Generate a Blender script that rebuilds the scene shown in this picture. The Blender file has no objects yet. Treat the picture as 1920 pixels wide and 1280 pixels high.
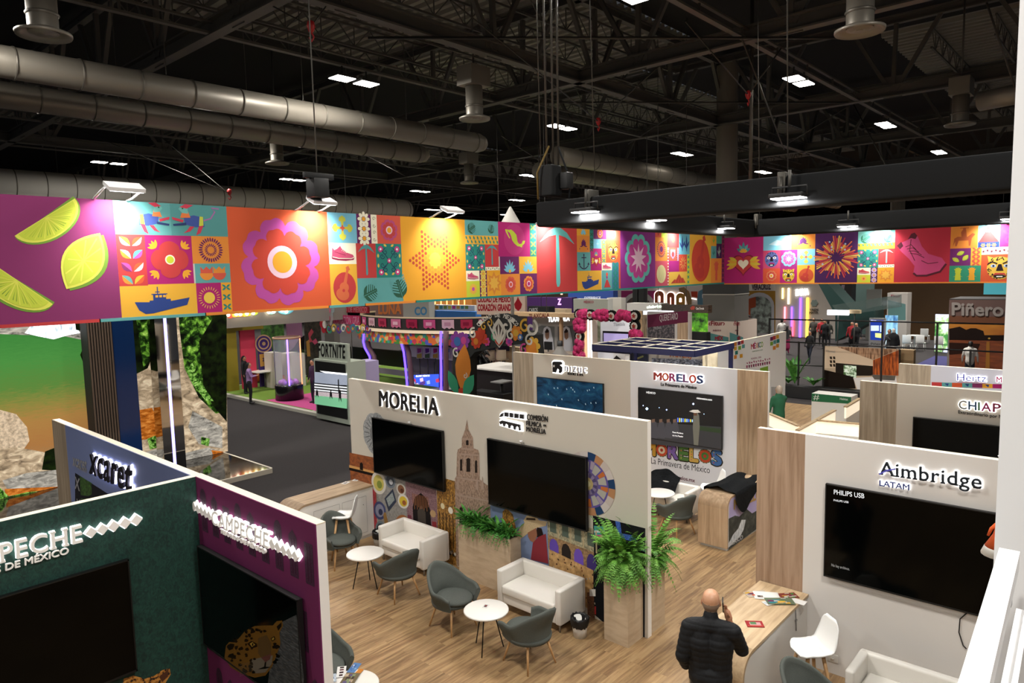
import bpy, bmesh, math, random
from mathutils import Vector, Matrix
from math import sin, cos, pi, radians
random.seed(7)
SC = bpy.context.scene
COL = SC.collection
# ---------------------------------------------------------------- camera
CAM_H = 5.0
F_PX = 1315.7
YAW, PITCH, ROLL = 0.73395, 0.09872, -0.02261
fw = Vector((cos(YAW)*cos(PITCH), sin(YAW)*cos(PITCH), -sin(PITCH)))
rt = fw.cross(Vector((0, 0, 1))).normalized()
up = rt.cross(fw)
R2 = rt*cos(ROLL) + up*sin(ROLL)
U2 = -rt*sin(ROLL) + up*cos(ROLL)
CAM = Vector((0, 0, CAM_H))
cd = bpy.data.cameras.new('camera')
cd.sensor_width = 36.0
cd.lens = 36.0*F_PX/1920
cd.clip_end = 300
cd.clip_start = 0.05
cam = bpy.data.objects.new('camera', cd)
COL.objects.link(cam)
cam.matrix_world = Matrix(((R2.x, U2.x, -fw.x, 0), (R2.y, U2.y, -fw.y, 0), (R2.z, U2.z, -fw.z, CAM_H), (0, 0, 0, 1)))
SC.camera = cam
# ---------------------------------------------------------------- world, exposure
SC.view_settings.view_transform = 'Standard'
SC.view_settings.look = 'None'
SC.view_settings.gamma = 1.0
SC.view_settings.use_curve_mapping = False
SC.view_settings.exposure = 0.0
wd = bpy.data.worlds.new('hall_air')
SC.world = wd
wd.use_nodes = True
wd.node_tree.nodes['Background'].inputs[0].default_value = (0.9, 0.93, 1.0, 1)
wd.node_tree.nodes['Background'].inputs[1].default_value = 0.05
LAMP_W = 540.0      # power of one ceiling lamp pair
FLOOD_W = 42.0      # banner flood lamps
RING_W = 80.0       # flood lamps on the black truss ring


# ---------------------------------------------------------------- pixel -> point on a real plane (1920x1280 frame)
def ray(px, py):
    return R2*((px-960)/F_PX) + U2*(-(py-640)/F_PX) + fw
def PX(px, py, x):
    d = ray(px, py); return CAM + d*(x/d.x)
def PY(px, py, y):
    d = ray(px, py); return CAM + d*(y/d.y)
def PZ(px, py, z=0.0):
    d = ray(px, py); return CAM + d*((z-CAM_H)/d.z)


# ---------------------------------------------------------------- materials
def lin(h):
    if not isinstance(h, str):
        return tuple(h)[:3]
    h = h.lstrip('#')
    return tuple(((c/12.92) if c <= 0.04045 else ((c+0.055)/1.055)**2.4) for c in (int(h[i:i+2], 16)/255 for i in (0, 2, 4)))
MATS = {}
def M(col, rough=0.6, metal=0.0, emit=0.0, alpha=1.0, spec=0.5, name=None, trans=0.0, coat=0.0):
    key = (col, rough, metal, emit, alpha, spec, trans, coat)
    if key in MATS:
        return MATS[key]
    m = bpy.data.materials.new(name or 'paint_'+str(len(MATS)))
    m.use_nodes = True
    b = m.node_tree.nodes['Principled BSDF']
    c = lin(col)
    b.inputs['Base Color'].default_value = (*c, 1)
    b.inputs['Roughness'].default_value = rough
    b.inputs['Metallic'].default_value = metal
    b.inputs['Specular IOR Level'].default_value = spec
    b.inputs['Alpha'].default_value = alpha
    b.inputs['Transmission Weight'].default_value = trans
    b.inputs['Coat Weight'].default_value = coat
    if emit:
        b.inputs['Emission Color'].default_value = (*c, 1)
        b.inputs['Emission Strength'].default_value = emit
    m.diffuse_color = (*c, 1)
    MATS[key] = m
    return m
def NM(name, stops, scale=(1, 1, 1), noise=5.0, detail=4.0, rough=0.6, kind='noise', emit=0.0, metal=0.0, bump=0.0, rot=(0, 0, 0), dist=0.0, spec=0.5, interp='LINEAR', loc=(0, 0, 0), rand=1.0, grad=None):
    """noise driven colour ramp; stops = [(pos, colour)...]"""
    if name in MATS:
        return MATS[name]
    m = bpy.data.materials.new(name)
    m.use_nodes = True
    nt = m.node_tree; N = nt.nodes; L = nt.links
    b = N['Principled BSDF']
    tc = N.new('ShaderNodeTexCoord'); mp = N.new('ShaderNodeMapping')
    mp.inputs['Scale'].default_value = scale; mp.inputs['Rotation'].default_value = rot; mp.inputs['Location'].default_value = loc
    L.new(tc.outputs['Object'], mp.inputs['Vector'])
    if kind == 'voronoi':
        t = N.new('ShaderNodeTexVoronoi'); t.inputs['Scale'].default_value = noise; t.inputs['Randomness'].default_value = rand
        out = t.outputs['Distance']
    elif kind == 'cells':
        t = N.new('ShaderNodeTexVoronoi'); t.inputs['Scale'].default_value = noise; t.inputs['Randomness'].default_value = rand
        sp = N.new('ShaderNodeSeparateColor'); L.new(t.outputs['Color'], sp.inputs[0]); out = sp.outputs[0]
    elif kind == 'wave':
        t = N.new('ShaderNodeTexWave'); t.inputs['Scale'].default_value = noise; t.inputs['Distortion'].default_value = dist; t.inputs['Detail'].default_value = detail
        out = t.outputs['Fac']
    else:
        t = N.new('ShaderNodeTexNoise'); t.inputs['Scale'].default_value = noise; t.inputs['Detail'].default_value = detail
        t.inputs['Distortion'].default_value = dist; t.inputs['Roughness'].default_value = 0.6
        out = t.outputs['Fac']
    L.new(mp.outputs[0], t.inputs['Vector'])
    if grad:        # ramp runs with height (z0..z1), its levels broken up by the noise
        sx = N.new('ShaderNodeSeparateXYZ'); L.new(tc.outputs['Object'], sx.inputs[0])
        mr = N.new('ShaderNodeMapRange'); mr.inputs[1].default_value = grad[0]; mr.inputs[2].default_value = grad[1]; L.new(sx.outputs[2], mr.inputs[0])
        m1 = N.new('ShaderNodeMath'); m1.operation = 'MULTIPLY_ADD'; m1.inputs[1].default_value = grad[2]; L.new(out, m1.inputs[0]); L.new(mr.outputs[0], m1.inputs[2])
        m2 = N.new('ShaderNodeMath'); m2.operation = 'SUBTRACT'; m2.inputs[1].default_value = grad[2]*.5; L.new(m1.outputs[0], m2.inputs[0]); out = m2.outputs[0]
    rp = N.new('ShaderNodeValToRGB'); rp.color_ramp.interpolation = interp
    while len(rp.color_ramp.elements) < len(stops):
        rp.color_ramp.elements.new(0.5)
    for e, (p, c) in zip(rp.color_ramp.elements, stops):
        e.position = p; e.color = (*lin(c), 1)
    L.new(out, rp.inputs[0])
    L.new(rp.outputs[0], b.inputs['Base Color'])
    b.inputs['Roughness'].default_value = rough; b.inputs['Metallic'].default_value = metal
    b.inputs['Specular IOR Level'].default_value = spec
    if emit:
        L.new(rp.outputs[0], b.inputs['Emission Color']); b.inputs['Emission Strength'].default_value = emit
    if bump:
        bp = N.new('ShaderNodeBump'); bp.inputs['Strength'].default_value = bump; bp.inputs['Distance'].default_value = 0.01
        L.new(out, bp.inputs['Height']); L.new(bp.outputs[0], b.inputs['Normal'])
    m.diffuse_color = (*lin(stops[len(stops)//2][1]), 1)
    MATS[name] = m
    return m
def wood_planks(name):
    m = bpy.data.materials.new(name); m.use_nodes = True
    nt = m.node_tree; N = nt.nodes; L = nt.links; b = N['Principled BSDF']
    tc = N.new('ShaderNodeTexCoord')
    br = N.new('ShaderNodeTexBrick'); br.inputs['Scale'].default_value = 1.0
    br.inputs['Brick Width'].default_value = 1.25; br.inputs['Row Height'].default_value = 0.19
    br.inputs['Mortar Size'].default_value = 0.0012; br.offset = 0.37
    br.inputs['Color1'].default_value = (0.2, 0.2, 0.2, 1); br.inputs['Color2'].default_value = (0.8, 0.8, 0.8, 1)
    br.inputs['Mortar'].default_value = (0, 0, 0, 1)
    L.new(tc.outputs['Object'], br.inputs['Vector'])
    mp = N.new('ShaderNodeMapping'); mp.inputs['Scale'].default_value = (0.55, 7.0, 1)
    L.new(tc.outputs['Object'], mp.inputs['Vector'])
    ad = N.new('ShaderNodeVectorMath'); ad.operation = 'ADD'
    sc = N.new('ShaderNodeVectorMath'); sc.operation = 'SCALE'; sc.inputs['Scale'].default_value = 9.0
    L.new(br.outputs['Color'], sc.inputs[0]); L.new(mp.outputs[0], ad.inputs[0]); L.new(sc.outputs[0], ad.inputs[1])
    nz = N.new('ShaderNodeTexNoise'); nz.inputs['Scale'].default_value = 2.2; nz.inputs['Detail'].default_value = 7; nz.inputs['Distortion'].default_value = 0.6
    nz.inputs['Roughness'].default_value = 0.62
    L.new(ad.outputs[0], nz.inputs['Vector'])
    rp = N.new('ShaderNodeValToRGB')
    st = [(0.25, '#6b5138'), (0.42, '#8d6f4e'), (0.55, '#a98a62'), (0.75, '#bfa176')]
    while len(rp.color_ramp.elements) < 4:
        rp.color_ramp.elements.new(0.5)
    for e, (p, c) in zip(rp.color_ramp.elements, st):
        e.position = p; e.color = (*lin(c), 1)
    L.new(nz.outputs['Fac'], rp.inputs[0])
    mx = N.new('ShaderNodeMix'); mx.data_type = 'RGBA'; mx.blend_type = 'MULTIPLY'; mx.inputs[0].default_value = 0.32
    L.new(rp.outputs[0], mx.inputs[6]); L.new(br.outputs['Color'], mx.inputs[7])
    L.new(mx.outputs[2], b.inputs['Base Color'])
    b.inputs['Roughness'].default_value = 0.42
    MATS[name] = m
    return m

WHITE = M('#dedad3', 0.55, name='white_laminate')
PANEL = M('#bdb7ab', 0.6, name='warm_white_panel')
BLACK = M('#0a0b0b', 0.5, name='matt_black')
SCREEN = M('#020303', 0.1, spec=0.12, name='black_glass')
STEEL = M('#5a5853', 0.6, 0.35, name='dark_painted_steel')
WOODV = NM('light_oak_upright', [(0.3, '#8a7257'), (0.5, '#a88e70'), (0.7, '#bda486')], (14, 14, 0.7), 1.2, 6, 0.55, dist=0.5)
WOODH = NM('light_oak_top', [(0.3, '#9a8263'), (0.5, '#b39a78'), (0.7, '#c2aa88')], (1.2, 14, 14), 1.2, 6, 0.5, dist=0.5)
WOODG = NM('grey_oak_upright', [(0.3, '#7e715f'), (0.5, '#998b77'), (0.7, '#aea08c')], (14, 14, 0.7), 1.2, 6, 0.55, dist=0.5)
BEECH = NM('beech_wood', [(0.3, '#a87f52'), (0.6, '#c79c6a')], (20, 20, 2), 1.5, 4, 0.5)
GREYF = NM('grey_felt', [(0.3, '#4a4e4a'), (0.7, '#5b5f5a')], (1, 1, 1), 220, 2, 0.95, bump=0.2, spec=0.15)
EDGE = M('#d9d0bd', 0.7, name='raw_board_edge')
LEDW = M('#ffffff', emit=4.0, name='white_led')


# ---------------------------------------------------------------- mesh builder
class MB:
    def __init__(s):
        s.v = []; s.f = []; s.m = []; s.sm = []; s.mats = []
    def mi(s, mat):
        if mat not in s.mats:
            s.mats.append(mat)
        return s.mats.index(mat)
    def face(s, pts, mat, smooth=False):
        n = len(s.v); s.v += [tuple(p) for p in pts]
        s.f.append(tuple(range(n, n+len(pts)))); s.m.append(s.mi(mat)); s.sm.append(smooth)
        return s
    def add(s, vs, fs, mat, smooth=False):
        n = len(s.v); s.v += [tuple(p) for p in vs]; k = s.mi(mat)
        for f in fs:
            s.f.append(tuple(i+n for i in f)); s.m.append(k); s.sm.append(smooth)
        return s
    def box(s, a, b, mat, bev=0.0):
        x0, x1 = sorted((a[0], b[0])); y0, y1 = sorted((a[1], b[1])); z0, z1 = sorted((a[2], b[2]))
        if bev:
            bm = bmesh.new(); bmesh.ops.create_cube(bm, size=1)
            for v in bm.verts:
                v.co = Vector(((x0+x1)/2+v.co.x*(x1-x0), (y0+y1)/2+v.co.y*(y1-y0), (z0+z1)/2+v.co.z*(z1-z0)))
            bmesh.ops.bevel(bm, geom=bm.edges[:], offset=bev, segments=3, affect='EDGES', profile=0.5)
            bm.verts.index_update()
            s.add([v.co for v in bm.verts], [[v.index for v in f.verts] for f in bm.faces], mat, True); bm.free()
            return s
        vs = [(x, y, z) for z in (z0, z1) for y in (y0, y1) for x in (x0, x1)]
        return s.add(vs, [(0, 2, 3, 1), (4, 5, 7, 6), (0, 1, 5, 4), (2, 6, 7, 3), (0, 4, 6, 2), (1, 3, 7, 5)], mat)
    def bar(s, p, q, w, h, mat, upv=(0, 0, 1)):
        """rectangular bar from p to q; w across, h along up"""
        p = Vector(p); q = Vector(q); d = (q-p).normalized(); u = Vector(upv)
        if abs(d.dot(u)) > 0.98:
            u = Vector((1, 0, 0))
        r = d.cross(u).normalized(); u = r.cross(d)
        vs = [c+r*(a*w/2)+u*(b*h/2) for c in (p, q) for a, b in ((-1, -1), (1, -1), (1, 1), (-1, 1))]
        return s.add(vs, [(3, 2, 1, 0), (4, 5, 6, 7), (0, 1, 5, 4), (1, 2, 6, 5), (2, 3, 7, 6), (3, 0, 4, 7)], mat)
    def tube(s, pts, rad, mat, n=10, caps=True):
        pts = [Vector(p) for p in pts]; k = len(pts)
        rads = rad if isinstance(rad, (list, tuple)) else [rad]*k
        base = len(s.v); prev = None; vs = []
        for i, p in enumerate(pts):
            d = (pts[min(i+1, k-1)]-pts[max(i-1, 0)]).normalized()
            u = prev if prev is not None else (Vector((0, 0, 1)) if abs(d.z) < 0.9 else Vector((1, 0, 0)))
            r = d.cross(u).normalized(); u = r.cross(d); prev = u
            vs += [p+(r*cos(2*pi*j/n)+u*sin(2*pi*j/n))*rads[i] for j in range(n)]
        fs = [(i*n+j, i*n+(j+1) % n, (i+1)*n+(j+1) % n, (i+1)*n+j) for i in range(k-1) for j in range(n)]
        s.add(vs, fs, mat, True)
        if caps:
            s.face(vs[:n][::-1], mat); s.face(vs[-n:], mat)
        return s
    def lathe(s, prof, c, mat, n=24, sx=1.0, sy=1.0):
        """prof = [(r, z)...] about the vertical through c"""
        c = Vector(c); vs = []; k = len(prof)
        for r, z in prof:
            vs += [c+Vector((r*sx*cos(2*pi*j/n), r*sy*sin(2*pi*j/n), z)) for j in range(n)]
        fs = [(i*n+j, i*n+(j+1) % n, (i+1)*n+(j+1) % n, (i+1)*n+j) for i in range(k-1) for j in range(n)]
        return s.add(vs, fs, mat, True)
    def prism(s, poly, d, mat, side=None):
        """extrude planar polygon (3d points) by vector d"""
        d = Vector(d); a = [Vector(p) for p in poly]; b = [p+d for p in a]; n = len(a)
        s.face(a[::-1], mat); s.face(b, mat)
        return s.add(a+b, [(i, (i+1) % n, n+(i+1) % n, n+i) for i in range(n)], side or mat)
    def ball(s, c, r, mat, nu=14, nv=10, sc=(1, 1, 1)):
        c = Vector(c); vs = []
        for i in range(nv+1):
            t = pi*i/nv
            for j in range(nu):
                vs.append(c+Vector((sc[0]*r*sin(t)*cos(2*pi*j/nu), sc[1]*r*sin(t)*sin(2*pi*j/nu), sc[2]*r*cos(t))))
        fs = [(i*nu+j, (i+1)*nu+j, (i+1)*nu+(j+1) % nu, i*nu+(j+1) % nu) for i in range(nv) for j in range(nu)]
        return s.add(vs, fs, mat, True)
    def grid(s, fn, nu, nv, mat, smooth=True):
        vs = [fn(i/nu, j/nv) for j in range(nv+1) for i in range(nu+1)]
        fs = [(j*(nu+1)+i, j*(nu+1)+i+1, (j+1)*(nu+1)+i+1, (j+1)*(nu+1)+i) for j in range(nv) for i in range(nu)]
        return s.add(vs, fs, mat, smooth)
    def xf(s, mat4):
        s.v = [tuple(mat4 @ Vector(p)) for p in s.v]; return s
    def join(s, o):
        n = len(s.v); s.v += o.v
        for f, k, sm in zip(o.f, o.m, o.sm):
            s.f.append(tuple(i+n for i in f)); s.m.append(s.mi(o.mats[k])); s.sm.append(sm)
        return s
def build(name, mb, parent=None, label=None, cat=None, group=None, kind=None, local=False):
    me = bpy.data.meshes.new(name)
    vs = [Vector(p) for p in mb.v]
    loc = Vector((0, 0, 0))
    if parent is not None:
        if not local:
            inv = WM[parent.name].inverted(); vs = [inv @ p for p in vs]
    elif not local and vs:
        xs, ys, zs = zip(*vs)
        loc = Vector(((min(xs)+max(xs))/2, (min(ys)+max(ys))/2, min(zs))); vs = [p-loc for p in vs]
    me.from_pydata(vs, [], mb.f)
    for m in mb.mats:
        me.materials.append(m)
    me.polygons.foreach_set('material_index', mb.m)
    me.polygons.foreach_set('use_smooth', mb.sm)
    me.update()
    bm = bmesh.new(); bm.from_mesh(me)
    if len(bm.verts) < 60000:
        bmesh.ops.remove_doubles(bm, verts=bm.verts, dist=1e-6)
    bm.to_mesh(me); bm.free()
    o = bpy.data.objects.new(name, me); COL.objects.link(o)
    if parent is not None:
        o.parent = parent
    else:
        o.location = loc
    WM[o.name] = Matrix.Translation(loc) if parent is None else WM[parent.name]
    tag(o, label, cat, group, kind)
    return o
WM = {}
def tag(o, label=None, cat=None, group=None, kind=None):
    if label: o['label'] = label
    if cat: o['category'] = cat
    if group: o['group'] = group
    if kind: o['kind'] = kind
    return o
def thing(name, label, cat, loc=(0, 0, 0), rz=0.0, group=None):
    o = bpy.data.objects.new(name, None); COL.objects.link(o)
    o.empty_display_size = 0.1
    o.location = loc; o.rotation_euler = (0, 0, rz)
    WM[o.name] = Matrix.Translation(Vector(loc)) @ Matrix.Rotation(rz, 4, 'Z')
    return tag(o, label, cat, group, 'structure' if name in ('roof_truss', 'clad_pillar') else 'thing')
def kids(o):
    return [c for c in list(COL.objects) if c.parent == o]
def copy_tree(o, loc, rz=0.0, label=None, group=None, parent=None):
    c = o.copy(); COL.objects.link(c)
    if parent is not None:
        c.parent = parent
    else:
        c.location = loc; c.rotation_euler = (0, 0, rz)
        WM[c.name] = Matrix.Translation(Vector(loc)) @ Matrix.Rotation(rz, 4, 'Z')
        if label: c['label'] = label
        if group: c['group'] = group
    for k in kids(o):
        copy_tree(k, None, parent=c)
    return c
def struct(name, mb, label=None):
    return build(name, mb, kind='structure', label=label)


# ---------------------------------------------------------------- flat art on a vertical plane
class Art:
    """flat shapes printed on a vertical plane; axis 'x': plane x=val seen from -x, 'y': plane y=val seen from -y, 'z': top"""
    def __init__(s, axis, val, step=0.0015, mb=None):
        s.ax = axis; s.val = val; s.e = step; s.mb = mb or MB(); s.n = 0
    def q(s, px, py):
        return PX(px, py, s.val) if s.ax == 'x' else PY(px, py, s.val) if s.ax == 'y' else PZ(px, py, s.val)
    def off(s, p, L):
        p = Vector(p); d = s.e*L
        if s.ax == 'x': p.x = s.val-d
        elif s.ax == 'y': p.y = s.val-d
        else: p.z = s.val+d
        return p
    def P3(s, pts, mat, L=1):
        s.n += 1; k = L+.35*(s.n % 120)/120; s.mb.face([s.off(p, k) for p in pts], mat); return s
    def px(s, pts, mat, L=1):
        return s.P3([s.q(*p) for p in pts], mat, L)
    def tile(s, tl, tr, br, bl):
        return Tile(s, [s.q(*p) for p in (tl, tr, br, bl)])
class Tile:
    def __init__(s, art, c):
        s.a = art; s.c = [Vector(p) for p in c]
        s.w = (s.c[1]-s.c[0]).length; s.h = (s.c[3]-s.c[0]).length
        s.asp = s.w/max(s.h, 1e-6)
    def p(s, u, v):     # u right, v up
        c = s.c
        return (c[0]*(1-u)+c[1]*u)*v + (c[3]*(1-u)+c[2]*u)*(1-v)
    def poly(s, pts, mat, L=2):
        s.a.P3([s.p(*q) for q in pts], mat, L); return s
    def bg(s, mat, L=1):
        return s.poly([(0, 0), (1, 0), (1, 1), (0, 1)], mat, L)
    def rect(s, u0, v0, u1, v1, mat, L=2):
        return s.poly([(u0, v0), (u1, v0), (u1, v1), (u0, v1)], mat, L)
    def ell(s, u, v, r, mat, L=2, n=28, ry=None, rot=0.0, a0=0.0, a1=2*pi):
        """r measured in tile heights"""
        ry = ry or r; pts = []
        full = abs(a1-a0-2*pi) < 1e-6
        for i in range(n if full else n+1):
            a = a0+(a1-a0)*i/n; x = r*cos(a); y = ry*sin(a)
            pts.append((u+(x*cos(rot)-y*sin(rot))/s.asp, v+x*sin(rot)+y*cos(rot)))
        return s.poly(pts, mat, L)
    def loc(s, u, v, pts, mat, L=2, sc=1.0, rot=0.0):
        """shape points in tile-height units around (u, v)"""
        return s.poly([(u+sc*(x*cos(rot)-y*sin(rot))/s.asp, v+sc*(x*sin(rot)+y*cos(rot))) for x, y in pts], mat, L)
    def flower(s, u, v, r, n, depth, mat, L=2, rot=0.0, k=12, notch=0.0):
        pts = []
        for i in range(n*k):
            a = 2*pi*i/(n*k)+rot
            ph = ((a-rot)*n/(2*pi)+.5) % 1-.5; rr = r*(1-depth+depth*abs(cos(n*(a-rot)/2))**0.6-notch*math.exp(-(ph/.13)**2))
            pts.append((rr*cos(a), rr*sin(a)))
        return s.loc(u, v, pts, mat, L)
    def star(s, u, v, r, n, inner, mat, L=2, rot=pi/2):
        return s.loc(u, v, [((r if i % 2 == 0 else r*inner)*cos(rot+pi*i/n), (r if i % 2 == 0 else r*inner)*sin(rot+pi*i/n)) for i in range(2*n)], mat, L)
    def petals(s, u, v, r0, r1, wd, n, mat, L=2, rot=0.0, a0=0.0, a1=2*pi):
        full = abs(a1-a0-2*pi) < 1e-6
        for i in range(n):
            a = rot+a0+(a1-a0)*(i/n if full else i/max(n-1, 1))
            pts = []
            for k in range(10):
                t = 2*pi*k/10; x = (r0+r1)/2+(r1-r0)/2*cos(t); y = wd*sin(t)
                pts.append((x*cos(a)-y*sin(a), x*sin(a)+y*cos(a)))
            s.loc(u, v, pts, mat, L)
        return s
    def leaf(s, u, v, ln, wd, ang, mat, mat2=None, L=2):
        up_ = [(ln*t, wd*sin(pi*t)) for t in (0, .15, .3, .5, .7, .85, 1)]
        dn = [(x, -y) for x, y in up_]
        s.loc(u, v, up_, mat, L, rot=ang); s.loc(u, v, dn[::-1], mat2 or mat, L, rot=ang)
        return s
    def stroke(s, pts, wd, mat, L=2):
        """polyline in (u,v) with width in tile heights"""
        q = [(x*s.asp, y) for x, y in pts]
        l = []; r = []
        for i, (x, y) in enumerate(q):
            x0, y0 = q[max(i-1, 0)]; x1, y1 = q[min(i+1, len(q)-1)]
            d = math.hypot(x1-x0, y1-y0) or 1; nx, ny = -(y1-y0)/d*wd/2, (x1-x0)/d*wd/2
            l.append(((x+nx)/s.asp, y+ny)); r.append(((x-nx)/s.asp, y-ny))
        for i in range(len(q)-1):
            s.poly([l[i], l[i+1], r[i+1], r[i]], mat, L)
        return s
    def spiral(s, u, v, r, mat, wd=0.03, L=2, turns=1.4, rot=0.0, flip=1):
        n = 22
        return s.stroke([(u+r*(1-i/n*0.85)*cos(rot+flip*2*pi*turns*i/n)/s.asp, v+r*(1-i/n*0.85)*sin(rot+flip*2*pi*turns*i/n)) for i in range(n+1)], wd, mat, L)


# ---------------------------------------------------------------- lettering
_fonts = {}
def font(kind):
    if kind in _fonts:
        return _fonts[kind]
    f = None        # Blender's own built-in face
    _fonts[kind] = f
    return f
_tcache = {}
def text_mesh(txt, off=0.0, ext=0.0, kind='inter', serif=False, space=1.0):
    key = (txt, off, ext, kind, serif, space)
    if key in _tcache:
        return _tcache[key]
    cu = bpy.data.curves.new('lettering', 'FONT'); cu.body = txt
    f = font(kind)
    if f: cu.font = f
    cu.offset = off; cu.extrude = ext; cu.resolution_u = 4; cu.space_character = space
    o = bpy.data.objects.new('lettering', cu); COL.objects.link(o)
    dg = bpy.context.evaluated_depsgraph_get()
    me = o.evaluated_get(dg).to_mesh()
    vs = [tuple(v.co) for v in me.vertices]; fs = [tuple(p.vertices) for p in me.polygons]
    o.evaluated_get(dg).to_mesh_clear()
    bpy.data.objects.remove(o); bpy.data.curves.remove(cu)
    if serif:
        cnt = {}
        for f_ in fs:
            for i in range(len(f_)):
                e = tuple(sorted((f_[i], f_[(i+1) % len(f_)]))); cnt[e] = cnt.get(e, 0)+1
        ymin = 0.0
        for e, c in list(cnt.items()):
            a, b = vs[e[0]], vs[e[1]]
            if abs(a[1]-b[1]) < 0.01 and 0.065 < abs(a[0]-b[0]) < 0.2:
                yy = a[1]; x0, x1 = sorted((a[0], b[0]))
                if abs(yy+off) < 0.025 or (txt.isupper() and abs(yy-off-.682) < .03):
                    n = len(vs); s_ = 1 if abs(yy+off) < 0.025 else -1; g = 0.045
                    for z in ((ext, -ext) if ext else (0,)):
                        vs += [(x0-g, yy, z), (x1+g, yy, z), (x1+g, yy+s_*0.045, z), (x0-g, yy+s_*0.045, z)]
                    fs.append((n, n+1, n+2, n+3))
                    if ext:
                        fs += [(n+i, n+(i+1) % 4, n+4+(i+1) % 4, n+4+i) for i in range(4)]
    xs = [v[0] for v in vs] or [0]; 
    r = (vs, fs, min(xs), max(xs))
    _tcache[key] = r
    return r
def text_px(art, txt, p0, p1, ptop, mat, L=2, off=0.0, ext=0.0, kind='inter', serif=False, cap=0.682, space=1.0, depth=0.0, mb=None, back=0.0):
    """lettering on an Art plane: baseline from pixel p0 to pixel p1, capitals reach pixel ptop above p0.
    depth: thickness (m) of raised letters standing `back` m off the plane"""
    a, b, t = art.q(*p0), art.q(*p1), art.q(*ptop)
    return text_3(art, txt, a, b, t, mat, L, off, kind, serif, cap, space, depth, mb, back)
def text_3(art, txt, a, b, t, mat, L=2, off=0.0, kind='inter', serif=False, cap=0.682, space=1.0, depth=0.0, mb=None, back=0.0):
    o0 = 0.0; rb = off       # heavier weights: the outline is drawn several times, slightly shifted
    vs, fs, x0, x1 = text_mesh(txt, o0, 0.5 if depth else 0.0, kind, serif, space)
    if not vs: return
    a, b, t = Vector(a), Vector(b), Vector(t)
    nrm = {'x': Vector((-1, 0, 0)), 'y': Vector((0, -1, 0)), 'z': Vector((0, 0, 1))}[art.ax]
    o = art.off(a, 0 if depth else L)
    sh = [(0, 0)] + ([(rb*cos(k*pi/4), rb*sin(k*pi/4)) for k in range(8)] if rb > .001 else [])
    for i, (dx, dy) in enumerate(sh):
        out = []
        for x, y, z in vs:
            p = o + (b-a)*((x+dx-x0)/(x1-x0)) + (t-a)*((y+dy)/cap) + nrm*(i*(.00004 if depth else art.e*.06))
            if depth: p = p + nrm*(back+(z+0.5)*depth)
            out.append(p)
        (mb or art.mb).add(out, fs, mat)


# ---------------------------------------------------------------- lamps
def area(parent, loc, sx, sy, power, rot=(0, 0, 0), col=(1.0, 0.96, 0.9), spread=pi):
    ld = bpy.data.lights.new('lamp_light', 'AREA'); ld.shape = 'RECTANGLE'; ld.size = sx; ld.size_y = sy
    ld.energy = power; ld.color = col; ld.spread = spread
    o = bpy.data.objects.new('lamp_light', ld); COL.objects.link(o)
    o.parent = parent; o.location = loc; o.rotation_euler = rot
    return o
# ================================================================ hall shell
CARPET = NM('grey_carpet', [(0.3, '#322f2f'), (0.7, '#3d3a3a')], (1, 1, 1), 60, 3, 0.95, spec=0.1)
FLOORW = wood_planks('oak_floor')
struct('floor', MB().box((-8, -8, -0.30), (110, 90, -0.02), CARPET))
f2 = MB().box((-6, -6, -0.02), (25.6, 12.35, 0.0), FLOORW)
struct('floor_pavilion', f2)
DECKG = M('#88857c', 0.7, name='grey_roof_deck')
DECKB = M('#050505', 0.9, name='black_roof_lining')
roof = MB()
for x0, x1, y0, y1, g in ((-8, 110, -8, 3.4, 0), (-8, 13, 3.4, 8.2, 0), (13, 25, 3.4, 8.2, 1), (25, 31, -2, 8.2, 0), (31, 60, 3.4, 8.2, 1), (60, 110, 3.4, 8.2, 0),
                          (-8, 110, 8.2, 13.7, 0), (-8, 27, 13.7, 24.6, 1), (27, 110, 13.7, 17.4, 0), (27, 60, 17.4, 24.6, 1), (60, 110, 17.4, 24.6, 0), (-8, 110, 24.6, 36, 0), (-8, 110, 36, 46, 1), (-8, 110, 46, 90, 0)):
    if not g:
        roof.box((x0, y0, 14.0), (x1, y1, 14.1), DECKB)
    else:
        n = int((x1-x0)/0.45)
        for i in range(n):
            a = x0+(x1-x0)*i/n; d = (x1-x0)/n
            pr = [(a, 14.0), (a+d*.4, 14.0), (a+d*.5, 13.86), (a+d*.9, 13.86), (a+d, 14.0)]
            for (xa, za), (xb, zb) in zip(pr, pr[1:]):
                roof.face([(xa, y0, za), (xb, y0, zb), (xb, y1, zb), (xa, y1, za)], DECKG)
struct('ceiling', roof)
WALLD = M('#141210', 0.9, name='dark_hall_wall')
OCHRE = M('#8a5a14', 0.8, name='ochre_hall_wall')
struct('wall_far', MB().box((104, -8, -0.3), (104.4, 90, 14), WALLD).box((76, -6, -.3), (76.4, 40, 9), OCHRE))
struct('wall_side', MB().box((-8, 80, -0.3), (110, 80.4, 14), WALLD))

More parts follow.
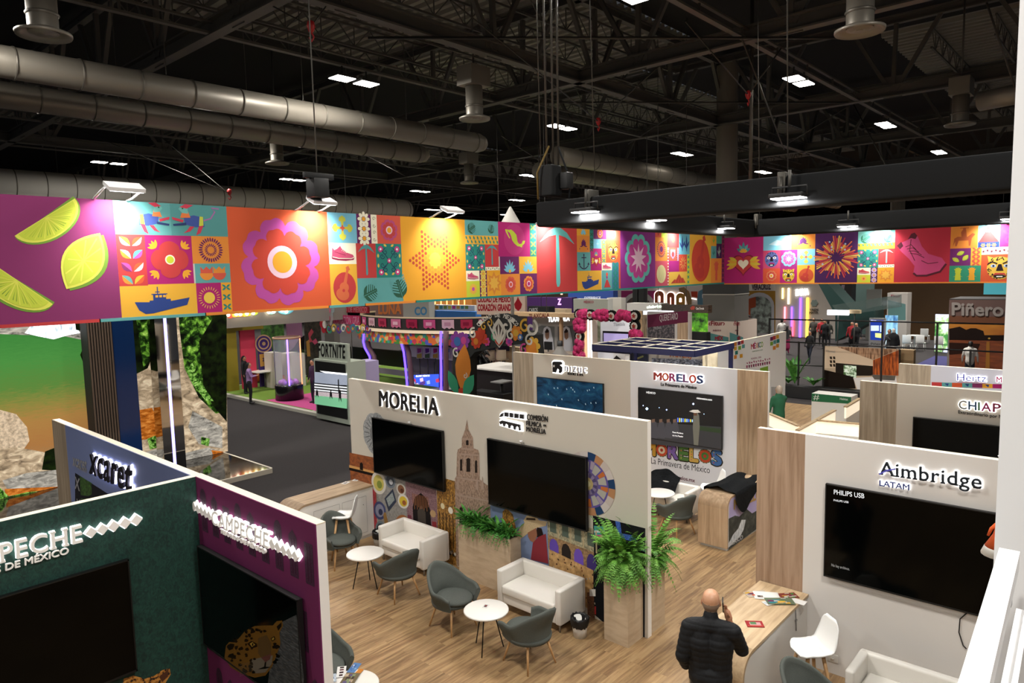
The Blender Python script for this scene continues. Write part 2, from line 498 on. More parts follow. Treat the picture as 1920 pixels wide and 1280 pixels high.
# ---------------------------------------------------------------- roof trusses
def chord(mb, a, b, w=0.3, h=0.42, t=0.05):
    a = Vector(a); b = Vector(b); d = (b-a).normalized(); s = Vector((-d.y, d.x, 0))
    for dz in (h/2-t/2, -h/2+t/2):
        mb.bar(a+Vector((0, 0, dz)), b+Vector((0, 0, dz)), w, t, STEEL)
    mb.bar(a, b, 0.04, h-2*t, STEEL)
def truss(axis, c, lo, hi, nodes, label, zl=11.15, zt=13.6):
    t = thing('roof_truss', label, 'roof truss', (c, lo, zl) if axis == 'y' else (lo, c, zl))
    def pt(s, z): return (c, s, z) if axis == 'y' else (s, c, z)
    m = MB(); chord(m, pt(lo, zl), pt(hi, zl)); build('bottom_chord', m, t)
    m = MB(); chord(m, pt(lo, zt), pt(hi, zt), .22, .3); build('top_chord', m, t)
    for n in nodes:
        if not lo < n < hi: continue
        m = MB()
        for dx in (-1.5, -.05, 1.5):
            if lo < n+dx < hi:
                m.bar(pt(n+dx*.06, zl), pt(n+dx, zt), 0.13, 0.13, STEEL)
        m.box(*([pt(n-.3, zl-.24), pt(n+.3, zl-.2)] if axis != 'y' else [pt(n-.3, zl-.24), pt(n+.3, zl-.2)]), STEEL)
        p, q = pt(n-.35, zl-.02), pt(n+.35, zl+.5)
        e = Vector((.03, 0, 0)) if axis == 'y' else Vector((0, .03, 0))
        m.box(Vector(p)-e, Vector(q)+e, STEEL)
        build('web_strut', m, t)
    return t
nd = [2.5+4.55*i for i in range(-1, 14)]
truss('y', 8.55, 2, 62, nd, 'dark roof truss rising from left edge to the top of the frame')
truss('y', 18.75, -4, 66, nd, 'dark roof truss crossing behind the hanging chains, second of those running along the hall')
truss('y', 28.5, -6, 70, nd, 'dark roof truss meeting the round concrete pillar')
truss('y', 38.5, -6, 70, nd, 'dark roof truss beyond the round concrete pillar')
truss('y', 48.5, -6, 70, nd, 'dark roof truss far away, second beyond the round concrete pillar')
truss('x', 13.78, 3, 100, [5+4.9*i for i in range(19)], 'heavy dark roof truss running from the top of the frame down to the round pillar')
truss('x', 36.0, -4, 100, [5+4.9*i for i in range(19)], 'dark roof truss running above the farthest silver duct at left', 11.15)
def rail(y, x0, x1, z, label, g=None):
    m = MB(); m.bar((x0, y, z), (x1, y, z), .16, .06, STEEL); m.bar((x0, y, z+.28), (x1, y, z+.28), .10, .05, STEEL)
    for i in range(int((x1-x0)/2.4)):
        m.bar((x0+i*2.4, y, z), (x0+i*2.4, y, z+.28), .05, .05, STEEL)
    t = build('lighting_rail', m, None, label, 'lighting rail', g)
    return t
rail(8.2, -8, 90, 11.0, 'steel lighting rail at the upper right carrying lamp pairs')
rail(17.4, -8, 90, 11.0, 'steel lighting rail just this side of the big silver ducts')
rail(27.3, -8, 90, 11.0, 'steel lighting rail behind the two long silver ducts')
rail(31.0, -2, 90, 11.0, 'thin steel rail between the second and third rows of lamp pairs')
for yy in (-1.0, 47.2, 57.0): rail(yy, -8, 90, 11.0, 'steel lighting rail hardly visible in the dark roof', 'lighting rails in the dark roof')
rail(37.2, -2, 90, 11.0, 'steel lighting rail above the far duct at left')
k = 0
for y0, x0, x1 in ((14.9, -4, 27), (17.0, -4, 27), (19.1, -4, 27), (21.2, -4, 27), (23.3, -4, 27), (4.6, 13, 25), (6.6, 13, 25), (4.4, 31, 60), (6.4, 31, 60), (18.6, 28, 58), (20.8, 28, 58), (23, 28, 58)):
    m = MB()
    m.bar((x0, y0, 13.75), (x1, y0, 13.75), .07, .07, STEEL); m.bar((x0, y0, 13.05), (x1, y0, 13.05), .07, .07, STEEL)
    n = int((x1-x0)/1.3)
    for i in range(n):
        a = x0+(x1-x0)*i/n; b = x0+(x1-x0)*(i+.5)/n; c = x0+(x1-x0)*(i+1)/n
        m.bar((a, y0, 13.75), (b, y0, 13.05), .03, .03, STEEL); m.bar((b, y0, 13.05), (c, y0, 13.75), .03, .03, STEEL); m.bar((b, y0, 13.05), (b, y0, 13.75), .03, .03, STEEL)
    build('bar_joist', m, None, 'thin zigzag bar joist under the grey corrugated roof deck', 'roof joist', 'bar joists under the grey roof deck')
# tie rods and rigging cables between nodes
CABLE = M('#3c3a36', 0.5, 0.6, name='steel_cable')
def cable(pts, r, label, name='rigging_cable'):
    return build(name, MB().tube(pts, r, CABLE, 6), None, label, 'rigging cable')
Zc = 10.9
cable([PZ(690, 71, Zc), PZ(1590, 71, Zc)], .035, 'thin level tie rod at the top of the frame, near the hanging chains')
cable([PZ(1000, 192, Zc), PZ(1590, 192, Zc)], .03, 'thin level tie rod passing behind the hanging chains')
cable([PZ(845, 0, 11), PZ(1122, 228, 9.8)], .02, 'cable slanting from the top of the frame to a red hook')
cable([PZ(1122, 228, 9.8), PZ(1240, 120, 11)], .02, 'cable rising from the red hook to the upper right')
cable([PZ(1285, 40, 11), PZ(1403, 178, 9.9)], .02, 'cable slanting to the red hook above the round pillar')
cable([PZ(1403, 178, 9.9), PZ(1465, 90, 11)], .02, 'short cable rising from the red hook above the round pillar')
cable([PZ(490, 0, 11.2), PZ(583, 50, 10.2), PZ(620, 0, 11.2)], .018, 'cable pair meeting at the red hook near the top left')
cable([PZ(1390, 70, 11), PZ(1470, 280, 9.2)], .025, 'cable with turnbuckle dropping to the black truss ring')
cable([PZ(1600, 195, 11), PZ(1665, 318, 8.2)], .025, 'cable dropping from the truss node to the black ring at right')
cable([PZ(1850, 5, 11), PZ(1912, 190, 9)], .025, 'cable slanting down near the right edge of the frame')
cable([PZ(1590, 200, 11.1), PZ(1472, 272, 11.1)], .022, 'pale tie rod fanning left from the right truss node')
cable([PZ(300, 255, 11), PZ(425, 360, 8.4)], .018, 'pale cable slanting down towards the banner behind the lamps')
cable([PZ(130, 235, 11), PZ(430, 362, 8.3)], .016, 'long slack cable crossing the dark roof at left')
cable([PZ(520, 205, 11), PZ(760, 330, 10)], .018, 'cable slanting down between the two rows of lamp pairs')
cable([PZ(940, 255, 10.3), PZ(1010, 300, 11)], .018, 'short cable beside the end of the long duct')
cable([PZ(1178, 270, 11), PZ(1330, 170, 11)], .022, 'diagonal tie rod left of the round pillar')
REDH = M('#a31515', 0.5, name='red_hook')
for p, z, lb in (((583, 50), 10.2, 'near the top left'), ((1122, 228), 9.8, 'right of the hanging chains'), ((1403, 178), 9.9, 'above the round pillar'), ((430, 360), 8.35, 'above the orange flower tile')):
    c = PZ(*p, z)
    build('lifting_hook', MB().lathe([(0, .14), (.07, .1), (.09, 0), (.05, -.1), (0, -.14)], c, REDH, 10).tube([c+Vector((0, 0, -.1)), c+Vector((.06, 0, -.2)), c+Vector((0, 0, -.3)), c+Vector((-.05, 0, -.22))], .02, REDH, 6), None, 'small red lifting hook '+lb, 'lifting hook')

# ---------------------------------------------------------------- ducts and air diffusers
DUCT = M('#857f74', 0.45, 0.4, name='galvanised_duct')
DUCTS = M('#6c675e', 0.5, 0.6, name='duct_seam')
def duct(x0, x1, y, z, r, label, step=1.35, mat=None):
    D_ = mat or DUCT
    t = thing('air_duct', label, 'air duct', (x0, y, z))
    pr = []; m = MB()
    m.tube([(x0, y, z), (x1, y, z)], r, D_, 28)
    m.tube([(x1-.02, y, z), (x1+.25, y, z), (x1+.4, y, z)], [r, r*.8, r*.45], D_, 28)
    build('duct_body', m, t)
    m = MB(); x = x0+step
    while x < x1:
        m.tube([(x-.02, y, z), (x+.02, y, z)], r+.018, DUCTS, 28); x += step
    build('seam_ring', m, t)
    m = MB(); x = x0+step*1.5
    while x < x1:
        m.bar((x, y-.1, z+r), (x, y-.1, 13.5), .02, .02, STEEL); x += step*3
    build('hanger', m, t)
duct(-6, 19.9, 19.5, 10.0, .36, 'long silver spiral duct at upper left, nearer of the two')
duct(-6, 19.9, 22.9, 10.0, .35, 'long silver spiral duct at upper left, lower and farther of the two')
duct(24.6, 62, 19.3, 10.0, .4, 'silver duct to the right of the hanging chains, upper one')
duct(27.5, 62, 22.8, 10.0, .4, 'silver duct to the right of the hanging chains, lower one')
duct(-6, 36, 43.4, 10.0, .8, 'pale broad duct low at far left above the lime slices banner', mat=M('#cfcabf', .6, name='pale_painted_duct'))
a, b = PZ(1838, 190, 10), PZ(1918, 174, 10)
t = thing('air_duct', 'short silver duct at the right edge below the roof', 'air duct', tuple(a))
build('duct_body', MB().tube([a, a+(b-a)*1.2], .3, DUCT, 24), t)
def diffuser(c, label):
    t = thing('air_diffuser', label, 'air diffuser', tuple(c))
    m = MB(); m.lathe([(.25, 0), (.25, .9), (.24, .9)], c, DUCT, 24); m.lathe([(.26, .3), (.28, .33), (.26, .36)], c, DUCTS, 24); build('duct_drop', m, t)
    m = MB(); m.lathe([(.25, .05), (.34, 0), (.45, -.06), (.46, -.03), (.46, 0), (.25, .08)], c, DUCT, 28); build('flared_ring', m, t)
    m = MB(); m.lathe([(0, -.02), (.06, -.03), (.07, -.01), (.16, -.035), (.19, -.01), (.25, .0)], c, DUCT, 24); build('nozzle', m, t)
    m = MB(); m.box((c.x-.4, c.y-.3, c.z+.9), (c.x+.4, c.y+.3, c.z+1.45), DUCT).tube([(c.x, c.y, c.z+1.4), (c.x, c.y, 13.98)], .03, STEEL, 6); build('plenum_box', m, t)
for p, lb in (((1612, 55), 'at the top right above the lamp pair'), ((890, 221), 'beside the hanging chains, above the duct end'), ((880, 342), 'low, left of the black truss corner'), ((1800, 232), 'at the far right under the grey deck'), ((520, 305), 'between the second lamp row and the banner')):
    diffuser(PZ(*p, 9.55), 'round silver air diffuser '+lb)
diffuser(PZ(82, 62, 9.55), 'big round silver air diffuser nearest the top left corner')

# ---------------------------------------------------------------- ceiling lamp pairs
LAMPE = M('#fff6ea', emit=22.0, name='lamp_glass')
LAMPB = M('#2a2a2a', 0.5, name='lamp_housing')
def lamp_pair(x, y, label, group=None, power=LAMP_W, name='ceiling_lamp', spread=pi):
    t = thing(name, label, 'ceiling lamp', (x, y, 10.67), 0, group)
    for s in (-.42, .42):
        h = build('housing', MB().box((x+s-.32, y-.25, 10.63), (x+s+.32, y+.25, 10.70), LAMPB).bar((x+s, y, 10.7), (x+s, y, 11.0), .04, .04, LAMPB), t)
        m = MB(); m.box((x+s-.30, y-.23, 10.61), (x+s+.30, y+.23, 10.629), LAMPE); build('lens', m, h)
    if power:
        area(t, (0, 0, -.08), 1.4, .5, power, spread=spread)
    return t
named = {(12.7, 17.4): 'pair of square ceiling lamps hanging in front of the long silver duct', (12.7, 27.3): 'pair of square ceiling lamps below the lower silver duct', (12.7, 37.2): 'pair of small ceiling lamps at left, above the xolo dog tiles',
         (12.7, 47.2): 'pair of tiny ceiling lamps in front of the pale far duct', (22.5, 17.4): 'pair of square ceiling lamps just right of the hanging chains', (22.5, 27.3): 'pair of ceiling lamps below the end of the lower duct',
         (22.5, 8.2): 'pair of square ceiling lamps at the upper right on the lighting rail', (32.2, 8.2): 'pair of ceiling lamps at right, second along the lighting rail', (42.2, 8.2): 'pair of ceiling lamps at right, third along the lighting rail',
         (32.2, 17.4): 'pair of ceiling lamps left of the round concrete pillar', (22.5, 37.2): 'pair of small ceiling lamps beside the banner floodlight over the orange flower', (32.2, 27.3): 'pair of ceiling lamps behind the black box at the truss corner',
         (42.2, 17.4): 'pair of ceiling lamps just right of the round concrete pillar'}
for x in (-6.9, 2.9, 12.7, 22.5, 32.2, 42.2, 52.0, 61.8, 72.0):
    for y in (-1.0, 8.2, 17.4, 27.3, 37.2, 47.2, 57.0):
        if (x, y) in ((-6.9, 27.3), (-6.9, 37.2), (-6.9, 47.2), (-6.9, 57.0), (2.9, 37.2), (2.9, 47.2), (2.9, 57.0), (12.7, 57.0), (22.5, 57.0)) or (y < 0 and x > 30):
            continue
        lb = named.get((x, y)); g = None
        if not lb:
            if y < 0 or x < 3 or (x, y) == (12.7, 8.2):
                lb = 'pair of square ceiling lamps over the near booths above the frame'; g = 'lamp pairs over the near booths'
            else:
                lb = 'pair of tiny distant ceiling lamps glowing low in the dark roof'; g = 'distant ceiling lamp pairs'
        lamp_pair(x, y, lb, g, LAMP_W*(.7 if x < 0 else 1.15 if x == 2.9 and y < 0 else 1.0 if x < 20 else .42 if x < 30 else 1.2), spread=pi if x < 20 else radians(105))

# ---------------------------------------------------------------- round concrete pillar and the clad base
CONC = M('#6e675c', 0.8, name='concrete')
CLAD = M('#5d5a55', 0.6, name='grey_cladding'); CLADD = M('#2c2c2b', 0.6, name='dark_cladding')
pc = Vector((29.0, 13.55, 0))
m = MB().lathe([(.44, 5), (.44, 13.6)], pc, CONC, 32)
struct('pillar', m)
t = thing('clad_pillar', 'grey square clad pillar below the banner corner', 'pillar', (pc.x, pc.y, 0))
build('cladding', MB().box((pc.x-.72, pc.y-.72, 0), (pc.x+.72, pc.y+.72, 4.3), CLAD), t)
build('dark_collar', MB().box((pc.x-.73, pc.y-.73, 3.85), (pc.x+.73, pc.y+.73, 6.2), CLADD), t)
build('edge_strip', MB().box((pc.x-.74, pc.y-.74, 3.82), (pc.x+.74, pc.y+.74, 3.86), M('#a7a39a', .5)), t)
m = MB().lathe([(.5, 0), (.5, 13)], PZ(1683, 395, 9.0)*1 - Vector((0, 0, 9)), CONC, 20)
struct('pillar_far', m)
# ================================================================ black truss ring with floodlights
FABR = M('#18191a', 0.85, name='black_truss_cloth', spec=0.2)
ring = thing('truss_ring', 'black cloth covered square truss ring hanging over the booths', 'truss', (12.2, 4, 5.68))
rz0, rz1, tw = 5.68, 6.06, .19
build('beam', MB().box((8.6-tw, -2.5, rz0), (8.6+tw, 6.85+tw, rz1), FABR, .045), ring)
build('beam', MB().box((8.6+tw-.02, 6.85-tw, rz0+.004), (15.9-tw+.02, 6.85+tw-.004, rz1-.004), FABR, .045), ring)
build('beam', MB().box((15.9-tw, -2.5, rz0), (15.9+tw, 6.85+tw, rz1), FABR, .045), ring)
FLE = M('#ffffff', emit=30.0, name='floodlight_glass')
def flood(c, label, w=.34, d=.26, power=RING_W, tilt=0.0, group=None):
    t = thing('floodlight', label, 'floodlight', tuple(c))
    x, y, z = c
    h = build('housing', MB().box((x-d/2-.02, y-w/2-.02, z), (x+d/2+.02, y+w/2+.02, z+.05), LAMPB, .01), t)
    build('lens', MB().box((x-d/2, y-w/2, z-.012), (x+d/2, y+w/2, z-.001), FLE), h)
    build('bracket', MB().tube([(x, y-w/2-.03, z+.03), (x, y-w/2-.03, z+.13), (x, y+w/2+.03, z+.13), (x, y+w/2+.03, z+.03)], .012, LAMPB, 6).tube([(x, y, z+.13), (x, y, z+.32)], .018, STEEL, 8), t)
    area(t, (0, 0, -.03), d, w, power, (0, tilt, 0), (1, .98, .95))
    return t
for p, X, lb in (((1099, 397), 8.33, 'on the near black beam, left of the two'), ((1480, 371), 8.33, 'on the near black beam, brightest near the middle'),):
    flood(PX(*p, X), 'white floodlight '+lb)
for p, lb in (((1227, 413), 'on the side beam of the black ring, nearer one'), ((1358, 428), 'on the side beam of the black ring, farther one')):
    flood(PY(*p, 6.58), 'white floodlight '+lb)
for p, lb in (((1590, 424), 'under the back beam of the black ring, middle'), ((1899, 410), 'under the back beam at the right edge')):
    flood(PX(*p, 15.63), 'white floodlight '+lb)
# hoist chains, motor and rigging at the ring corner
CHAIN = M('#55524c', 0.5, 0.7, name='chain_steel')
cx, cy = 8.62, 6.82
t = thing('chain_hoist', 'black chain hoist box with long hanging chains at the truss corner', 'hoist', (cx, cy, 6.06))
hb = Vector((cx, cy, 0))
build('chain_bag', MB().box((cx-.12, cy-.04, 6.15), (cx+.14, cy+.22, 6.62), M('#18191a', .9), .03), t)
for i, (dx, dy) in enumerate(((-.03, .12), (.05, .06), (.1, 0), (-.08, .2))):
    build('chain', MB().tube([(cx+dx, cy+dy, 6.5), (cx+dx*1.6, cy+dy*1.2, 13.8)], .017 if i < 3 else .009, CHAIN, 6), t)
build('motor', MB().box((cx+.05, cy-.2, 6.25), (cx+.22, cy-.04, 6.5), M('#2a2a2a', .5, .4), .02), t)
build('sling', MB().tube([(cx-.06, cy+.05, 6.9), (cx-.2, cy+.18, 6.5), (cx-.16, cy+.2, 6.1)], .016, M('#6a5420', .7), 6).tube([(cx+.1, cy, 6.9), (cx+.2, cy-.15, 6.4), (cx+.1, cy-.2, 6.1)], .016, FABR, 6), t)
for (p, X, Zt, lb) in (((1477, 350), 8.6, 9.5, 'over the brightest floodlight'), ((1424, 415), 15.9, 10, 'at the far corner of the ring'), ((1116, 378), 8.6, 9.3, 'over the left floodlight')):
    c = PX(*p, X)
    t = thing('rigging_clamp', 'steel rigging clamp '+lb, 'rigging clamp', tuple(c))
    build('clamp', MB().box(c-Vector((.21, .05, .1)), c+Vector((.03, .05, .16)), CHAIN, .015).tube([c+Vector((-.2, 0, .1)), c+Vector((-.22, 0, -.16))], .025, CHAIN, 8), t)
    build('hanging_wire', MB().tube([c+Vector((0, 0, .1)), Vector((c.x, c.y+.15, 13.6))], .008, CHAIN, 5), t)
# tall stiff chain drop beside the round pillar
c = PX(1407, 345, 22.0)
build('hanging_chain', MB().tube([c, Vector((c.x, c.y, 13.98))], .06, CHAIN, 8), None, 'thick grey chain drop hanging beside the round pillar', 'chain')
# black loudspeaker box rigged above the banner
c = PY(598, 340, 11.6)
t = thing('rigged_speaker', 'black loudspeaker box rigged above the orange flower banner', 'loudspeaker', tuple(c))
build('cabinet', MB().box(c+Vector((-.16, -.1, -.3)), c+Vector((.16, .2, .06)), BLACK, .02), t)
build('top_bar', MB().box(c+Vector((-.28, 0, .05)), c+Vector((.34, .1, .16)), M('#1c1c1c', .5, .5), .01), t)
build('drop_rod', MB().tube([c+Vector((0, .05, .1)), c+Vector((0, .05, 6.5))], .012, STEEL, 6), t)
# ================================================================ printed hanging banners
def C(h):
    if h.startswith('#'):
        q = [int(h[i:i+2], 16) for i in (1, 3, 5)]; l_ = .3*q[0]+.59*q[1]+.11*q[2]
        h = '#%02x%02x%02x' % tuple(int(max(0, min(255, (v*.86+l_*.14)*.86))) for v in q)
    return M(h, 0.85, spec=0.15)
cPUR, cORG, cYEL, cCYA, cMAG, cRED, cVIO, cCRE, cTEA, cLIM, cSKY, cNAV = map(C, ('#8c2f68', '#e2562c', '#efb02a', '#5aa8a6', '#bb1f72', '#cf3a3a', '#6e2464', '#f4eed0', '#23877c', '#c5d22a', '#74c4e0', '#2a4490'))
cPNK, cORC, cDRD, cLPK, cGRN, cDGR, cCOR, cWHT, cBLK, cDVI, cAMB = map(C, ('#c74aa8', '#ef8a2c', '#b03a34', '#f0c4da', '#86b92c', '#2c5f48', '#e2573f', '#f7f3ea', '#241a20', '#4a2058', '#f2a51f'))
XB_, YB_, ZB0, ZB1 = 25.95, 12.2, 4.41, 6.27
BL = Art('y', YB_, .002)
def ybnd(x):    # banner bottom / top pixel rows (left run)
    a = BL.e*0
    return None
def bt(x0, x1, t0, t1):
    """tile on the left run: pixel x (at mid height) and height fractions"""
    X0 = PY(x0, 485, YB_).x; X1 = PY(x1, 485, YB_).x; z0 = ZB0+(ZB1-ZB0)*t0; z1 = ZB0+(ZB1-ZB0)*t1
    return Tile(BL, [(X0, YB_, z1), (X1, YB_, z1), (X1, YB_, z0), (X0, YB_, z0)])
BR = Art('x', XB_, .002)
ZR0, ZR1 = 4.37, 6.12
def br(x0, x1, t0, t1):
    Y0 = PX(x0, 485, XB_).y; Y1 = PX(x1, 485, XB_).y; z0 = ZR0+(ZR1-ZR0)*t0; z1 = ZR0+(ZR1-ZR0)*t1
    return Tile(BR, [(XB_, Y0, z1), (XB_, Y1, z1), (XB_, Y1, z0), (XB_, Y0, z0)])

# ---- motifs
LIMEP, LIMEY, LIMEG = C('#c3d433'), C('#dfe24a'), C('#6f9b2e')
def lime(T, u, v, r, ang, L=2, half=True):
    def arc(rr, dx=0, dy=0, a0=pi, a1=2*pi): return [(rr*cos(a0+(a1-a0)*i/18)+dx, .62*rr*sin(a0+(a1-a0)*i/18)+dy) for i in range(19)]
    T.loc(u, v, arc(r*1.02, 0, -.05*r)+[(r, .02)], LIMEG, L, rot=ang)
    T.loc(u, v, arc(r), LIMEY, L+1, rot=ang)
    T.loc(u, v, arc(r*.9, 0, -.02*r), LIMEP, L+2, rot=ang)
    for i in range(1, 9):
        a = pi+pi*i/9; e = (.86*r*cos(a), .62*.86*r*sin(a)-.02*r); w = .016*r
        T.loc(u, v, [(-w, -.03*r), (w, -.03*r), (e[0]+w, e[1]), (e[0]-w, e[1])], LIMEY, L+3, rot=ang)
        for k in (-.35, .35):
            b = a+k*pi/9; e2 = (.8*r*cos(b), .62*.8*r*sin(b)); s2 = (.35*r*cos(b), .62*.35*r*sin(b))
            T.loc(u, v, [s2, (e2[0]+.01*r, e2[1]), (e2[0]-.01*r, e2[1])], LIMEG, L+3, rot=ang)
def limelens(T, u, v, r, ang, L=2):
    def lens(a, b): return [(a*(-1+2*i/12), b*(1-(-1+i/6)**2)) for i in range(13)]+[(a*(1-2*i/12), -b*(1-(1-i/6)**2)) for i in range(1, 12)]
    T.loc(u+.03, v-.015, lens(r, r*.56), LIMEG, L, rot=ang); T.loc(u, v, lens(r, r*.56), LIMEY, L+1, rot=ang); T.loc(u, v, lens(r*.9, r*.49), LIMEP, L+2, rot=ang)
    for i in range(10):
        a = 2*pi*i/10; e = (.8*r*cos(a)*(.6+.4*abs(cos(a))), .40*r*sin(a)); n = (-sin(a)*.006, cos(a)*.006)
        T.loc(u, v, [n, (-n[0], -n[1]), (e[0]-n[0], e[1]-n[1]), (e[0]+n[0], e[1]+n[1])], LIMEY, L+3, rot=ang)
def bigflower(T, u, v, r, outer, mid, ring, core, n=8, L=2):
    T.flower(u, v, r, n, .2, outer, L, rot=.25, notch=.06); T.flower(u, v, r*.76, n, .24, mid, L+1, rot=.25, notch=.05); T.ell(u, v, r*.36, ring, L+2); T.ell(u, v, r*.24, core, L+3)
def boat(T, mat, wmat):
    T.poly([(.17, .46), (.36, .44), (.36, .49), (.41, .49), (.41, .69), (.58, .69), (.58, .52), (.64, .52), (.64, .45), (.9, .54), (.86, .3), (.4, .08), (.3, .07), (.22, .2)], mat)
    T.rect(.465, .69, .478, .92, mat); T.rect(.44, .74, .5, .77, mat)
    T.rect(.39, .67, .6, .70, mat)
    for a in (.44, .49, .54): T.rect(a, .58, a+.035, .65, wmat, 3)
def monstera(T, u, v, r, ang, mat, bg, L=2):
    pts = [(-.1*r, 0)]+[(r*(1-cos(pi*t))*.5*1.15, .62*r*sin(pi*t)**.75) for t in [i/14 for i in range(1, 14)]]+[(1.2*r, 0)]
    T.loc(u, v, pts, mat, L, rot=ang); T.loc(u, v, [(x, -y) for x, y in pts[::-1]], mat, L, rot=ang)
    for i in range(5):
        x = r*(.25+.19*i)
        for s in (-1, 1):
            T.loc(u, v, [(x, s*.12*r), (x+.26*r, s*.62*r), (x+.40*r, s*.66*r), (x+.1*r, s*.13*r)], bg, L+1, rot=ang)
    T.loc(u, v, [(-.3*r, .02*r), (1.1*r, .008*r), (1.1*r, -.008*r), (-.3*r, -.02*r)], bg, L+1, rot=ang)
def pickaxe(T, mat, dk=None, L=2):
    T.poly([(.47, .86), (.54, .86), (.56, .14), (.53, .08), (.48, .08), (.46, .14)], mat, L)
    T.poly([(.08, .74), (.28, .9), (.44, .96), (.58, .96), (.74, .89), (.93, .72), (.7, .82), (.55, .85), (.46, .85), (.3, .83)], mat, L)
    if dk: T.rect(.45, .84, .57, .965, dk, L+1)
def shoe(T, mat, sole):
    T.poly([(.1, .34), (.12, .78), (.2, .66), (.3, .72), (.42, .86), (.46, .74), (.66, .54), (.88, .44), (.92, .3), (.8, .24), (.3, .26)], mat)
    T.poly([(.09, .36), (.3, .3), (.8, .28), (.94, .33), (.9, .2), (.6, .15), (.3, .18), (.1, .24)], C('#a02850'), 2)
    T.stroke([(.12, .34), (.35, .27), (.8, .26), (.92, .31)], .035, sole, 3)
    for i in range(4): T.stroke([(.46+.05*i, .62-.03*i), (.52+.05*i, .72-.05*i)], .02, sole, 3)
    T.stroke([(.2, .58), (.4, .5), (.6, .42)], .02, C('#7c1f40'), 3)
def guitar(T, disc, body, L=2):
    T.ell(.52, .42, .4*min(1, T.asp*1.05), disc, L, ry=.38)
    T.poly([(.46, .5), (.6, .86), (.58, .92), (.68, .96), (.74, .86), (.68, .84), (.58, .48)], body, L+1)
    T.ell(.5, .43, .17*T.asp, body, L+1, ry=.12, rot=-.3); T.ell(.43, .26, .24*T.asp, body, L+1, ry=.15, rot=-.3); T.ell(.47, .35, .05*T.asp, disc, L+2)
def sunray(T, u, v, r, mat, n=24, L=2):
    T.ell(u, v, r*.5, mat, L); T.petals(u, v, r*.68, r, r*.03, n, mat, L)
def honeystar(T, u, v, r, mat, n=6, L=2):
    d = r/8.5; k = 0
    for i in range(-10, 11):
        for j in range(-10, 11):
            y = d*(i+.5*(j % 2)); x = d*j*.87
            rr = math.hypot(x, y); 
            if rr < 1e-6: continue
            # two triangles of a hexagram
            def tri(xx, yy): return yy > -r*.5 and yy < r-abs(xx)*1.732
            if tri(y, x) or tri(y, -x):
                if rr > r*.32: T.ell(u+x/T.asp, v+y, d*.36, mat, L, n=8); k += 1
                elif rr > r*.12: T.ell(u+x/T.asp, v+y, d*.36, C('#e9952a'), L, n=8)
def floral(T, L=2):
    pk, yl, dk = C('#d23a86'), C('#e3c54a'), C('#22405c')
    T.ell(.5, .5, .07, pk, L+1); T.ell(.5, .5, .03, cWHT, L+2)
    for sx in (-1, 1):
        for sy in (-1, 1):
            T.ell(.5+.32*sx, .5+.34*sy, .09, pk, L); T.ell(.5+.32*sx, .5+.34*sy, .035, cWHT, L+1)
            T.stroke([(.5, .5), (.5+.13*sx, .5+.16*sy), (.5+.28*sx, .5+.3*sy)], .025, dk, L)
            T.spiral(.5+.14*sx, .5+.26*sy, .1, dk, .022, L, 1.2, pi/2, -sx); T.spiral(.5+.26*sx, .5+.13*sy, .09, dk, .022, L, 1.2, 0, sx)
            T.leaf(.5+.08*sx, .5+.42*sy, .13, .035, pi/2-sx*1.1, yl, None, L); T.leaf(.5+.42*sx, .5+.08*sy, .13, .035, pi/2*sy, yl, None, L)
def agave(T, mat, core, L=2):
    for i in range(7):
        T.leaf(.5, .12, .72-.12*abs(i-3)*.5, .085, pi/2+(i-3)*.42, mat, None, L)
    T.ell(.5, .16, .1, core, L+1)
def mask(T, skin, dark, eye, mouth, L=2, spots=False, ears=False):
    T.ell(.5, .5, .4*min(1, T.asp), skin, L, ry=.42)
    if ears:
        T.poly([(.2, .72), (.16, .95), (.36, .86)], skin, L); T.poly([(.8, .72), (.84, .95), (.64, .86)], skin, L)
    for s in (-1, 1):
        T.ell(.5+.17*s, .58, .085, eye, L+2, ry=.06); T.ell(.5+.17*s, .58, .035, dark, L+3)
        T.stroke([(.5+.07*s, .66), (.5+.2*s, .73), (.5+.32*s, .66)], .045, dark, L+2)
        T.spiral(.5+.27*s, .4, .06, dark, .018, L+2, 1.1)
        T.stroke([(.5+.05*s, .9), (.5+.1*s, .78)], .03, dark, L+2); T.stroke([(.5+.2*s, .86), (.5+.24*s, .79)], .03, dark, L+2)
    T.poly([(.46, .64), (.54, .64), (.6, .4), (.4, .4)], dark, L+2)
    T.poly([(.3, .2), (.38, .32), (.62, .32), (.7, .2), (.6, .26), (.4, .26)], mouth, L+2); T.poly([(.33, .2), (.4, .14), (.6, .14), (.67, .2), (.58, .25), (.42, .25)], dark, L+2); T.rect(.42, .17, .58, .21, cWHT, L+3)
    if spots:
        rr = random.Random(3)
        for i in range(34):
            a = rr.random()*2*pi; q = .3+.1*rr.random(); T.ell(.5+q*cos(a)*min(1, T.asp)/T.asp, .5+q*1.0*sin(a), .02, dark, L+2, n=8)
def heartwing(T):
    g, y = C('#d9c02c'), C('#e9a62c')
    def heart(r, mat, L):
        T.loc(.5, .42, [(r*.062*16*sin(a)**3, r*.062*(13*cos(a)-5*cos(2*a)-2*cos(3*a)-cos(4*a))) for a in [2*pi*i/40 for i in range(40)]], mat, L)
    heart(.26, C('#8e1f3c'), 2); heart(.23, cRED, 3); heart(.12, cCRE, 4)
    for s in (-1, 1):
        for k in range(4): T.leaf(.5+s*.16, .42+.02*k, .27-.02*k, .04, (pi if s < 0 else 0)-s*(-.45+.3*k)*-1, g if k % 2 else y, None, 3)
    for i in range(5): T.leaf(.5, .66, .24-.03*abs(i-2), .035, pi/2+(i-2)*.5, cCYA if i % 2 else C('#3f8f9c'), None, 2)
    T.petals(.5, .66, .01, .1, .02, 5, y, 4, 0, .5, pi-.5)
